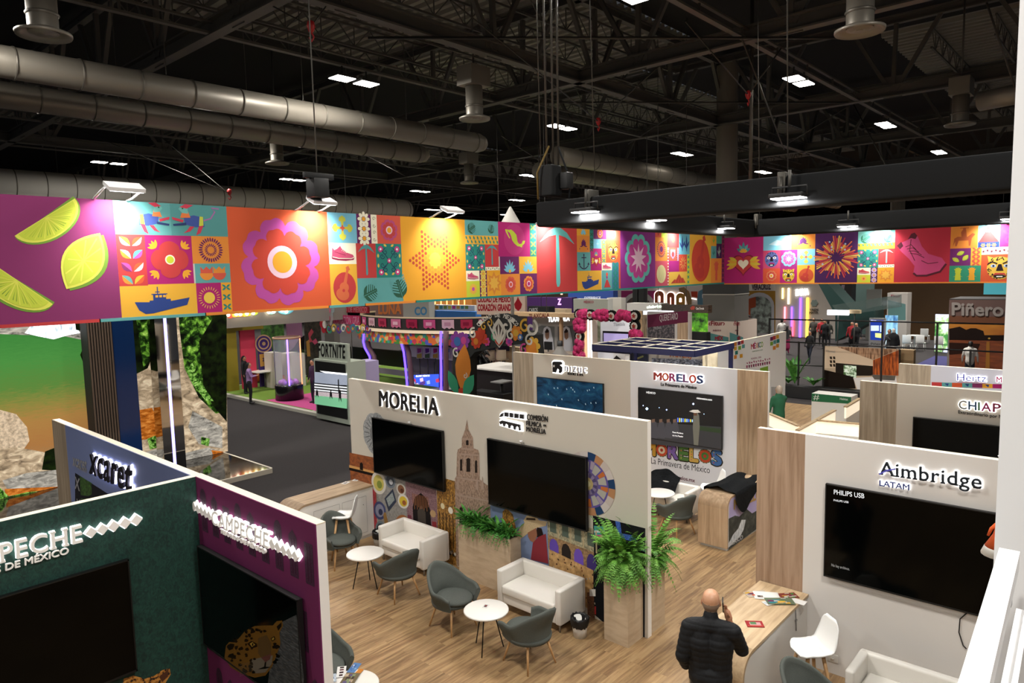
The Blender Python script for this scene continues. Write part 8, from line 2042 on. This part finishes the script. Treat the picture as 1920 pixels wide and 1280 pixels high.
t = thing('rigged_speaker', 'pair of black loudspeakers hanging before the pink arch', 'loudspeaker', tuple(PX(1196, 567, 36))); m = MB(); bx(m, 36, 1186, 539, 1195, 568, .4, BLACK); build('cabinet', m, t); build('cabinet', bx(MB(), 36, 1197, 539, 1207, 568, .4, BLACK), t); c = PX(1196, 545, 36.2); build('drop_rod', MB().tube([c, Vector((c.x, c.y, 13.9))], .04, STEEL, 6), t)
XW = 52.0
vt = thing('arched_stand', 'white stand with ochre arch under a grey place name', 'stand', tuple(Vector((XW, PX(1425, 600, XW).y, 0))))
build('stand_wall', bx(MB(), XW, 1388, 524, 1462, 650, .4, M('#c9c4be', .6), 0), vt); A_ = Art('x', XW, .02)
A_.px([(1395, 545), (1454, 545), (1454, 650), (1395, 650)], C('#b8862a'), 1); arch(1396, 1452, 548, 650, C('#c8c8d0'), 2); arch(1403, 1447, 555, 650, NM('print_arch', [(.4, '#4a4c48'), (.6, '#9aa8a0')], (1, 1, 1), 2, 3), 3); A_.px([(1404, 560), (1418, 556), (1418, 575), (1408, 578), (1408, 640), (1402, 640)], C('#b8502c'), 4); A_.px([(1400, 575), (1404, 575), (1404, 615), (1400, 615)], M('#e8e8ff', emit=2), 5)
text_px(A_, 'VERACRUZ', (1411, 543), (1446, 542), (1411, 533), C('#5a4a5c'), 5, .05); build('printed_front', A_.mb, vt)
lv = thing('stand_wall', 'white stand wall with glowing upright colour tubes and lit word', 'stand wall', tuple(Vector((XW-2, PX(1500, 600, XW-2).y, 0)))); m = MB(); P, Q = PX(1454, 528, XW-2), PX(1566, 650, XW-2)
build('wall_board', MB().prism([PX(x, y, XW-2) for x, y in ((1454, 526), (1532, 526), (1566, 590), (1566, 640), (1454, 640))], (.3, 0, 0), M('#b4aaa0', .6)), lv)
for x, y0, y1, c_ in ((1466, 540, 560, '#ffe08a'), (1477, 540, 570, '#ffe8c0'), (1470, 575, 600, '#ff7a8a'), (1483, 575, 612, '#7a4aff'), (1499, 558, 640, '#7a4aff'), (1512, 558, 640, '#ffd040'), (1485, 600, 630, '#ff4a6a')): build('light_tube', bx(MB(), XW-2.1, x, y0, x+2.4, y1, .05, M(c_, emit=4.0), None), lv)
A_ = Art('x', XW-2.05, .02); text_px(A_, 'EVELIA', (1492, 554), (1516, 552), (1492, 543), M('#ffffff', emit=4.0), 1, .04); text_px(A_, 'TREN', (1519, 583), (1534, 582), (1519, 579), C('#3a3c3a'), 1, .03); text_px(A_, 'MAYA', (1518, 588.5), (1534, 587.5), (1518, 584), C('#3a3c3a'), 1, .03); T = A_.tile((1520, 560), (1534, 559), (1534, 576), (1520, 577)); T.flower(.5, .5, .4, 6, .3, C('#9aaaa0'), 1); build('printed_front', A_.mb, lv)
# ramp, escalator and far glass
t = thing('ramp_structure', 'dark green sloping stair side behind the aisle crowd', 'stairs', tuple(PX(1580, 600, 46))); build('stair_side', MB().prism([PX(x, y, 46) for x, y in ((1530, 524), (1545, 524), (1600, 585), (1640, 575), (1640, 600), (1566, 640), (1566, 590))], (2, 0, 0), M('#1c3a36', .5)), t); build('glass_balustrade', MB().prism([PX(x, y, 45.5) for x, y in ((1560, 572), (1690, 552), (1690, 575), (1575, 592))], (.05, 0, 0), M('#5a6a66', .1, alpha=.45)), t)
quick('light_bar', 'curved bright white light box over the aisle crowd', 'light box', 40, (1551, 581, 1590, 591), .2, M('#f4f8ff', emit=3.0)); quick('wood_bar', 'pale wooden bar edge right of the white light box', 'counter', 40.2, (1590, 581, 1612, 588), .3, M('#c8b08a', .6))
quick('display_booth', 'dark booth with white shapes behind the stair', 'stand', 52, (1572, 528, 1596, 570), 1, M('#1a161c', .5), 0, 'x', lambda A: [A.px([(1578, 534), (1584, 534), (1582, 548), (1577, 545)], C('#b0a0b8'), 1), A.px([(1580, 560), (1592, 558), (1590, 564), (1579, 564)], C('#e8e0e8'), 1), A.px([(1583, 545), (1586, 545), (1586, 558), (1582, 558)], C('#e8e0e8'), 1)] and None)
quick('glass_wall', 'greenish glazed partition behind the banner tiles at right', 'glass wall', 54, (1596, 528, 1640, 575), .1, M('#5a6e6a', .2), 0); quick('information_board', 'pale information board behind the railing at far right', 'board', 50, (1625, 542, 1652, 570), .1, M('#8c8a84', .6), 0)
def fit(A): text_px(A, 'Fitur', (1671, 557), (1689, 557), (1671, 552.5), C('#b03a4c'), 1, .03); A.px([(1665, 562), (1698, 570), (1698, 600), (1665, 600)], C('#6a9a96'), 1)
quick('wrap_panel', 'white and teal wrapped pillar panel in front of the ochre wall', 'panel', 47, (1664, 549, 1700, 606), 1.0, M('#b8b0a8', .6), 0, 'x', fit)
# info totem, wave screen, palm screen, round tables
def tot(A): A.px([(1632, 599), (1657, 600), (1657, 638), (1632, 637)], M('#1c3aa0', emit=.8), 1); A.px([(1633, 610), (1648, 610), (1648, 620), (1633, 620)], M('#c8d8ff', emit=1.2), 2); A.px([(1650, 610), (1656, 610), (1656, 622), (1650, 622)], M('#b8d0ff', emit=1.2), 2); A.px([(1641, 624), (1656, 625), (1656, 634), (1641, 632)], M('#d8e08a', emit=1.2), 2); text_px(A, 'Piñero', (1633, 602), (1643, 602), (1633, 599.6), M('#ffffff', emit=1.2), 2, .02); text_px(A, 'Piñero', (1633, 646.5), (1656, 647), (1633, 642), C('#3a3a3a'), 1, .0)
quick('info_totem', 'white totem with blue touch screen behind the railing', 'totem', 42, (1630, 596, 1659, 652), .15, M('#b8b8b8', .4), 0, 'x', tot)
quick('led_screen', 'slanted bright blue picture screen beside the white totem', 'screen', 44, (1660, 591, 1682, 622), .1, NM('led_sea', [(.3, '#2c5a8c'), (.5, '#8ac0d8'), (.7, '#e8eef0')], (1, 2, .6), 1.2, 3, emit=1.2), 0)
quick('led_screen', 'upright bright screen showing palm leaves and pale sky', 'screen', 45, (1754, 589, 1780, 634), .1, NM('led_palm', [(.40, '#3a7a3a'), (.48, '#a8c88a'), (.56, '#cfd8ff')], (1, 1, 1), 1.6, 5, emit=1.2), 0)
for x, y, lb in ((1702, 648, 'nearest the totem'), (1727, 648, 'second from the totem'), (1735, 636, 'behind the others'), (1762, 650, 'before the palm screen'), (1774, 646, 'right of the palm screen')):
    c = PZ(x, y-20, .9); c.z = 0; t = thing('dining_chair', 'white chair behind the railing, '+lb, 'chair', tuple(c), 0, 'white chairs behind the railing'); build('seat', MB().box(c+Vector((-.22, -.22, .43)), c+Vector((.22, .22, .48)), PLW, .01), t); build('backrest', MB().box(c+Vector((-.24, -.22, .48)), c+Vector((-.2, .22, .92)), PLW, .01), t)
    for k in range(4): build('leg', MB().tube([c+Vector((.19*(1 if k < 2 else -1), .19*(1 if k % 2 else -1), .43)), c+Vector((.21*(1 if k < 2 else -1), .21*(1 if k % 2 else -1), 0))], .018, PLW, 6), t)
c = PZ(1715, 628, .75); c.z = 0; t = thing('dining_table', 'small round white table among the white chairs', 'table', tuple(c)); build('tabletop', MB().lathe([(0, .75), (.4, .75), (.4, .72), (0, .72)], c, PLW, 20), t); build('pedestal', MB().lathe([(.04, .72), (.04, .04), (.25, .02), (.25, 0), (0, 0)], c, PLW, 14), t)
# sunset box
XPN = 37.0
pn = thing('sunset_stand', 'tall brown stand box with sunset lake picture and pale company name', 'stand', tuple(Vector((XPN, PX(1833, 620, XPN).y, 0))))
P, Q = PX(1780, 562, XPN), PX(1887, 690, XPN); build('stand_box', MB().box((XPN, Q.y, 0), (XPN+2.6, P.y, P.z), M('#8a827c', .6)).box((XPN, Q.y, P.z), (XPN+2.6, P.y, P.z+.05), M('#3a3634', .6)), pn)
A_ = Art('x', XPN, .01); p = A_.px
p([(1780, 562), (1887, 562), (1887, 740), (1780, 740)], NM('print_sky', [(0, '#5a4440'), (1, '#6e524a')], (1, 1, 1), 1, 1), 1)
p([(1780, 592), (1887, 594), (1887, 625), (1780, 625)], C('#8a5438'), 2); p([(1780, 606), (1887, 608), (1887, 632), (1780, 632)], NM('print_sunset', [(.3, '#a85c20'), (.7, '#d08a2c')], (1, .4, 1), 1.5, 2), 3); p([(1780, 616), (1800, 612), (1812, 618), (1820, 615), (1830, 615), (1844, 620), (1846, 628), (1887, 628), (1887, 637), (1780, 637)], C('#2a1a14'), 4); p([(1780, 637), (1887, 639), (1887, 740), (1780, 740)], NM('print_lake', [(.3, '#5c2c18'), (.6, '#8a4420'), (.8, '#a85c28')], (1, .6, 4), 2, 4), 4); p([(1780, 642), (1838, 644), (1832, 660), (1780, 664)], C('#3a1e14'), 5); p([(1850, 640), (1856, 640), (1856, 690), (1848, 690)], C('#c07a2c'), 5); p([(1852, 634), (1855, 632), (1858, 634), (1855, 636)], C('#f0b84a'), 5)
text_px(A_, 'Piñero', (1786, 590), (1881, 592), (1786, 567.5), C('#b0a49c'), 6, .03); build('printed_front', A_.mb, pn)
# ---------------------------------------------------------------- black railing, planter boxes, bedroom picture
XRL = 27.0; BR_ = M('#141516', .5, name='black_railing')
rl = thing('railing', 'tall black metal railing frame with planter boxes in front of the aisle', 'railing', tuple(Vector((XRL, PX(1660, 640, XRL).y, 0))))
for pts in (((1443, 598), (1900, 608)), ((1461, 640), (1900, 661)), ((1465, 683), (1545, 686)), ((1462, 706), (1500, 707))):
    build('rail', MB().tube([PX(*q, XRL) for q in pts], .026, BR_, 8), rl)
for x, y0 in ((1443, 596), (1498, 640), (1655, 604), (1758, 606), (1820, 655), (1545, 642)): p_ = PX(x, y0, XRL); build('post', MB().box((p_.x-.028, p_.y-.028, 0), (p_.x+.028, p_.y+.028, p_.z), BR_), rl)
P, Q = PX(1466, 722, XRL-.3), PX(1690, 748, XRL-.3); build('planter_box', MB().box((XRL-.3, Q.y, 0), (XRL+.3, P.y, P.z), M('#121314', .6)), rl)
def bed(A):
    W1, W2, W3 = NM('print_ceiling_wood', [(.4, '#6a4a34'), (.6, '#b08a6a')], (1, 9, 1), 2, 2, emit=.35), M('#c8b094', emit=.35), NM('print_teak', [(.4, '#6a2c0c'), (.6, '#b8581c')], (1, 9, 1), 2, 2, emit=.35)
    q = A.px; q([(1543, 648), (1685, 654), (1685, 735), (1543, 730)], M('#b09a80', emit=.35), 1); q([(1570, 650), (1685, 655), (1637, 674), (1600, 662)], W1, 2); q([(1543, 650), (1570, 650), (1637, 675), (1637, 705), (1567, 690), (1543, 690)], W2, 3); q([(1637, 675), (1685, 656), (1685, 704), (1637, 702)], W3, 3); q([(1567, 680), (1637, 686), (1637, 704), (1567, 704)], C('#3a3028'), 4); q([(1582, 684), (1606, 686), (1606, 708), (1582, 707)], NM('led_window', [(.4, '#3a5a2c'), (.6, '#d8e8d0')], (1, 4, 4), 2, 3, emit=.6), 5); q([(1543, 692), (1600, 706), (1605, 728), (1543, 728)], C('#2a1e16'), 5); q([(1600, 708), (1680, 704), (1685, 735), (1608, 730)], M('#c8c0b8', emit=.4), 6); q([(1634, 702), (1680, 704), (1678, 713), (1640, 711)], C('#8a8478'), 7)
    for i in range(6): q([(1556+6*(i % 2), 668+7*(i//2)), (1560+6*(i % 2), 668+7*(i//2)), (1561+6*(i % 2), 673+7*(i//2)), (1557+6*(i % 2), 673+7*(i//2))], C('#4a3a2c'), 7)
    text_px(A, 'Hotel', (1550, 660), (1566, 661), (1550, 656), C('#f0e8e0'), 7, .03)
quick('picture_wall', 'large lit bedroom picture with sloping wooden ceiling behind the railing', 'picture wall', XRL+.6, (1543, 648, 1685, 735), .12, M('#15120f', .6), 0, 'x', bed); quick('stand_wall', 'pale timber stand end right of the bedroom picture', 'stand wall', XRL+1.0, (1686, 655, 1712, 700), .3, M('#b89c74', .6), 0); quick('blue_rug', 'violet blue carpet patch before the sunset stand', 'carpet', 30, (1727, 690, 1780, 692), .02, NVY) if False else None
a, b = PZ(1775, 668, .01), PZ(1722, 688, .01); build('blue_carpet', MB().box((b.x-.5, a.y-1.2, 0), (a.x, b.y+.3, .012), M('#2c2a5c', .9)), None, 'violet blue carpet patch before the sunset stand', 'carpet')
rr = random.Random(77)
for x, y, n, s_, lb in ((1490, 712, 26, .75, 'tall broad leaved plant standing behind the railing'), (1478, 724, 30, .5, 'low dark plant at the left end of the black planter'), (1525, 722, 30, .55, 'dark bushy plant in the black planter beside the bedroom picture')):
    c = PX(x, y, XRL-.05); m = MB(); z0 = PX(1500, 722, XRL-.3).z
    for i in range(n):
        a = 2*pi*rr.random(); ln = s_*(.5+.6*rr.random()); d = Vector((cos(a), sin(a), 0)); q = Vector((-sin(a), cos(a), 0)); up0 = 1.9 if 'tall' in lb else 1.1; o = Vector((c.x, c.y, z0-.01))
        P_ = [o+d*(ln*k*.7)+Vector((0, 0, up0*ln*k-.6*ln*k*k)) for k in (0, .5, .8, 1)]; w = .05*s_/.6; m.face([P_[0], P_[1]+q*w, P_[2]+q*w*.9, P_[3], P_[2]-q*w*.9, P_[1]-q*w], FERND)
    build('potted_plant', m, None, lb, 'plant')
# lit partition counters beside the green jacket
LIT = M('#fff2d8', .5, emit=.6, name='lit_acrylic'); 
lp = thing('lit_partition', 'low oak framed partition with glowing white bands', 'partition', (18, 5.2, 0)); zz = 1.35
def band2(a, b, nm='lit_band'):
    a = PZ(*a, zz); b = PZ(*b, zz); m = MB(); m.bar(Vector((a.x, a.y, zz+.02)), Vector((b.x, b.y, zz+.02)), .09, .03, WOODH); build('top_rail', m, lp); m = MB(); m.bar(Vector((a.x, a.y, zz-.14)), Vector((b.x, b.y, zz-.14)), .04, .28, LIT); build(nm, m, lp); m = MB(); m.bar(Vector((a.x, a.y, (zz-.28)/2)), Vector((b.x, b.y, (zz-.28)/2)), .05, zz-.28, M('#cfccc4', .6)); build('lower_panel', m, lp)
band2((1441, 776), (1498, 800)); band2((1495, 808), (1565, 770)); band2((1530, 789), (1612, 796)); band2((1585, 764), (1612, 748))
quick('info_desk', 'white desk with a green printed header and white mark', 'desk', 21.5, (1522, 737, 1596, 762), .6, M('#d4d2cc', .6), 0, 'x', lambda A: [A.px([(1522, 737), (1596, 744), (1596, 757), (1522, 752)], C('#2f7a4c'), 1), text_px(A, '#', (1525, 749), (1536, 749), (1525, 739), C('#e0ece0'), 2, .0), text_px(A, 'Habitat', (1575, 749), (1590, 750.5), (1575, 745), C('#e0ece0'), 2, .02)] and None)
# ---------------------------------------------------------------- people beyond the railing
def pp(px, py, h, **k):
    q = PZ(px, py, h); return (q.x, q.y, 0)
PH_ = ((.12, .2, -.25), (.28, .08, -.05))
person('person in a green jacket with thin hair behind the middle wall end', pp(1461, 725, 1.72), .9, GRNC, GRYC, M('#a89888', .6), h=1.74, armR=PH_, girth=1.15)
person('person in a white shirt standing before the sunset picture', (24.5, PX(1820, 650, 24.5).y, 0), .1, WHC, NAVC, HAIRD, h=1.78, girth=1.1) if False else person('person in a white shirt standing before the sunset picture', pp(1820, 640, 1.75), .1, WHC, NAVC, HAIRD, h=1.75, girth=1.15)
for px, py, h, f, top, leg, kw, lb in (
    (1466, 598, 1.75, .4, WHC, BLKC, dict(armR=PH_), 'person in white shirt raising a camera by the colour tubes'), (1476, 610, 1.62, .2, GRYC, M('#8c1c4c', .8), dict(skirt=True, longhair=True), 'person in dark top and magenta skirt beyond the railing'),
    (1519, 620, 1.7, 2.8, BLKC, NAVC, dict(stride=.15), 'person in long black coat walking, nearest in the aisle crowd'), (1526, 596, 1.72, pi, M('#4a4640', .8), BLKC, dict(), 'person in grey brown jacket with a badge in the aisle'),
    (1541, 597, 1.72, 3.4, REDC, BLKC, dict(), 'person in red top half hidden in the aisle crowd'), (1547, 600, 1.74, 3.0, BLKC, BLKC, dict(girth=1.1), 'person in black seen between red and olive coats'), (1553, 600, 1.7, .3, M('#3c3e36', .8), GRYC, dict(), 'person in olive dark coat at the right of the aisle group'),
    (1598, 603, 1.76, pi, REDC, BLKC, dict(), 'person with a red scarf walking in the aisle'), (1606, 605, 1.72, pi, BLKC, BLKC, dict(girth=1.15, stride=.1), 'person in black coat beside the red scarf'), (1613, 587, 1.74, .5, BLKC, NAVC, dict(), 'person in black standing under the wooden bar edge'),
    (1668, 617, 1.7, 2.6, GRYC, NAVC, dict(armL=PH_), 'person in dark shirt gesturing beside the totem'), (1676, 616, 1.74, .0, BLKC, NAVC, dict(girth=1.3), 'broad person in black shirt and pale cap before the totem'),
    (1707, 562, 1.72, 2.9, NAVC, BLKC, dict(), 'person in dark clothes by the teal wrapped pillar'), (1743, 567, 1.74, 1.5, M('#4a6a9a', .8), NAVC, dict(armR=PH_), 'person in blue shirt before the ochre wall'),
    (1375, 622, 1.62, .8, M('#6a5a52', .8), NAVC, dict(longhair=True), 'person with long hair right of the pillar panels'), (1392, 600, 1.72, 1.0, BLKC, BLKC, dict(), 'person in black under the ochre arch'), (1383, 608, 1.68, 2.4, M('#5c4a40', .8), BLKC, dict(), 'person in brown coat right of the pillar panels'), (1404, 590, 1.7, 1.9, GRYC, NAVC, dict(), 'person in grey far behind under the ochre arch')):
    person(lb, pp(px, py, h), f, top, leg, M('#c8c0b4', .6) if 'cap' in lb else HAIRD, h=h, vox=.045, **kw)
# ---------------------------------------------------------------- more far stands between the canopy and the pink arches
for X, r_, c_, cat, lb, e, tx in ((30, (755, 558, 805, 600), '#b4b0a8', 'sign', 'pale hanging sign with blue and green letters', 0, ('CO', 778, 590, 800, 576, '#4a8ab8')), (33, (690, 560, 757, 590), '#8a6a62', 'stand', 'busy stand with orange and violet drip letters', 0, ('LUNA', 710, 588, 752, 570, '#d87a3c')), (34, (806, 560, 885, 572), '#a86a2c', 'stand', 'warm lit stand ceiling with amber tubes', .35, None), (31, (806, 571, 890, 582), '#b8b4b0', 'stand', 'white strip of little colour cards', 0, None), (30.5, (812, 582, 892, 604), '#2c64a8', 'stand wall', 'blue stand wall behind the canopy', 0, None),  # the warm ceiling board emits by itself, besides its tubes
    (34, (988, 557, 1073, 578), '#3a1450', 'stand', 'deep purple stand with glowing mark', .1, ('Z', 1046, 571, 1052, 560, '#e8a0ff')), (36, (1065, 545, 1150, 560), '#2c4a94', 'stand', 'blue patterned sloping stand roof', 0, ('EXPERIENCE', 1096, 560, 1126, 556, '#d0d8f0')), (33, (1075, 560, 1140, 586), '#b0b0a8', 'sign', 'white hanging sign with small country name', 0, ('MÉXICO', 1095, 568, 1113, 564, '#a84a5c')), (48, (900, 540, 1170, 560), '#3a2c24', 'stand', 'dark far stand row with warm lamps', 0, None), (30, (606, 572, 625, 600), '#6a6660', 'stand', 'grey stand end left of the canopy', 0, None), (35, (1138, 558, 1165, 590), '#c4beb4', 'stand', 'pale stand left of the pink arch', 0, None), (26, (1000, 578, 1060, 600), '#c8b090', 'stand', 'pale wooden stand top behind the veil pictures', 0, None), (52, (1640, 528, 1900, 560), '#5c4020', 'stand wall', 'dim ochre far stand row under the right banner', 0, None), (48, (1845, 528, 1900, 552), '#3c8a94', 'screen', 'cyan water screen at the far right', .7, None)):
    def fa(A, tx=tx):
        if tx: text_px(A, tx[0], (tx[1], tx[2]), (tx[3], tx[2]), (tx[1], tx[4]), M(tx[5], emit=1.5 if tx[0] == 'Z' else 0), 1, .04)
        elif 'cards' in lb:
            for i in range(9): A.px([(808+8*i, 573), (814+8*i, 573), (814+8*i, 579), (808+8*i, 579)], C(('#d83a7c', '#e0a03a', '#4a9a8c', '#7a9a3c', '#d8c83a')[i % 5]), 1)
        elif 'amber' in lb:
            for i in range(6): A.px([(815+11*i, 562), (817+11*i, 562), (817+11*i, 571), (815+11*i, 571)], M('#ffb45a', emit=4), 1)
        elif 'lamps' in lb:
            for i in range(18): A.px([(925+9*i, 546+2*(i % 3)), (929+9*i, 546+2*(i % 3)), (929+9*i, 548+2*(i % 3)), (925+9*i, 548+2*(i % 3))], M('#ffc890', emit=4), 1)
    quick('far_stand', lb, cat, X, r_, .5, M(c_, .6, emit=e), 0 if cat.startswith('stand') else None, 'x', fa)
c = PY(957, 400, 14.0); build('white_spire', MB().lathe([(.02, c.z+.2), (.42, c.z-.5), (.42, c.z-.6), (.05, c.z-.6), (.05, 0)], (c.x, c.y, 0), M('#cfcac2', .6), 24), None, 'white pointed cone tip sticking up behind the banner', 'spire')
# ================================================================ white balcony post and handrail close to the camera, doll
WHP = M('#f2f3f4', .35, name='white_powder_coat')
d0 = 2.3
def at(px, py, d): r_ = ray(px, py); return CAM+r_*d
a = at(1886, 560, d0); s_ = Vector((R2.x, R2.y, 0)).normalized(); f_ = Vector((fw.x, fw.y, 0)).normalized()
m = MB(); v_ = ray(1886, 560); v_.z = 0; v_.normalize(); q = [a, a+s_*.45, a+s_*.45+v_*.08, a+v_*.08+s_*.004]; m.prism([Vector((p.x, p.y, 2.6)) for p in q], (0, 0, 5.2), WHP); 
pt_ = thing('balcony_post', 'white square balcony post filling the right edge', 'post', (a.x, a.y, 2.6)); build('post_body', m, pt_)
build('clip', MB().box(at(1889, 1120, d0-.06)-Vector((.012, .012, .025)), at(1889, 1120, d0-.06)+Vector((.012, .012, .025)), M('#8a8a8a', .3, .8)), pt_)
h = thing('handrail', 'white balcony handrail slanting towards us at the lower right', 'handrail', tuple(at(1850, 1150, 1.9)))
zr = at(1893, 1030, d0-.02).z; p0 = at(1893, 1030, d0-.02); p1 = PZ(1812, 1330, zr); p1 = p0+(p1-p0)*1.15
build('rail_bar', MB().bar(p0-Vector((0, 0, .03)), p1-Vector((0, 0, .03)), .055, .06, WHP), h); dn = Vector((0, 0, -.22)); sd = s_*.05
build('lower_bar', MB().bar(p0+dn+sd, p1+dn+sd, .03, .03, WHP), h); build('side_panel', MB().bar(p0+sd*1.6+Vector((0, 0, -.6)), p1+sd*1.6+Vector((0, 0, -.6)), .012, 1.0, M('#dfe2e4', .4)), h)
c = PX(1879, 988, 3.6); t = thing('cloth_doll', 'small orange cloth doll with white hem hanging by the balcony post', 'doll', tuple(c-Vector((0, 0, .2))))
k = .078; OR, WH2 = M('#d8581c', .8), M('#e0dcd4', .8)
build('dress', MB().lathe([(.02, .2), (.16, .1), (.26, -.3), (.5, -.75), (.0, -.7)], (0, 0, 0), OR, 16).xf(Matrix.Translation(c) @ Matrix.Scale(k*1.6, 4)), t); build('hem', MB().lathe([(.49, -.72), (.6, -1.0), (.55, -1.0), (.42, -.74)], (0, 0, 0), WH2, 16).xf(Matrix.Translation(c) @ Matrix.Scale(k*1.6, 4)), t); build('head', MB().ball((0, 0, .34), .17, M('#c87a4a', .7)).ball((0, 0, .42), .15, OR).xf(Matrix.Translation(c) @ Matrix.Scale(k*1.6, 4)), t)
for s in (1, -1): build('arm', MB().tube([Vector((0, s*.12, .12)), Vector((-.1, s*.3, -.1)), Vector((-.15, s*.38, -.35))], [.07, .06, .04], OR, 8).xf(Matrix.Translation(c) @ Matrix.Scale(k*1.6, 4)), t)
build('hanging_string', MB().tube([c+Vector((0, 0, .05)), c+Vector((0, 0, .3)), Vector((a.x, a.y, c.z+.5))], .003, WHP, 4), t)
# added unseen lamp over the viewer, put in to brighten the balcony post
t = thing('ceiling_lamp', 'added unseen square lamp behind the viewer that brightens the balcony post', 'ceiling lamp', (-.6, -.9, 7.6)); build('housing', MB().box((-.95, -1.25, 7.6), (-.25, -.55, 7.68), LAMPB), t); build('lens', MB().box((-.9, -1.2, 7.58), (-.3, -.6, 7.599), LAMPE), t); build('drop_rod', MB().tube([(-.6, -.9, 7.68), (-.6, -.9, 13.98)], .02, STEEL, 6), t)
area(t, (0, 0, -.05), .6, .6, 150)
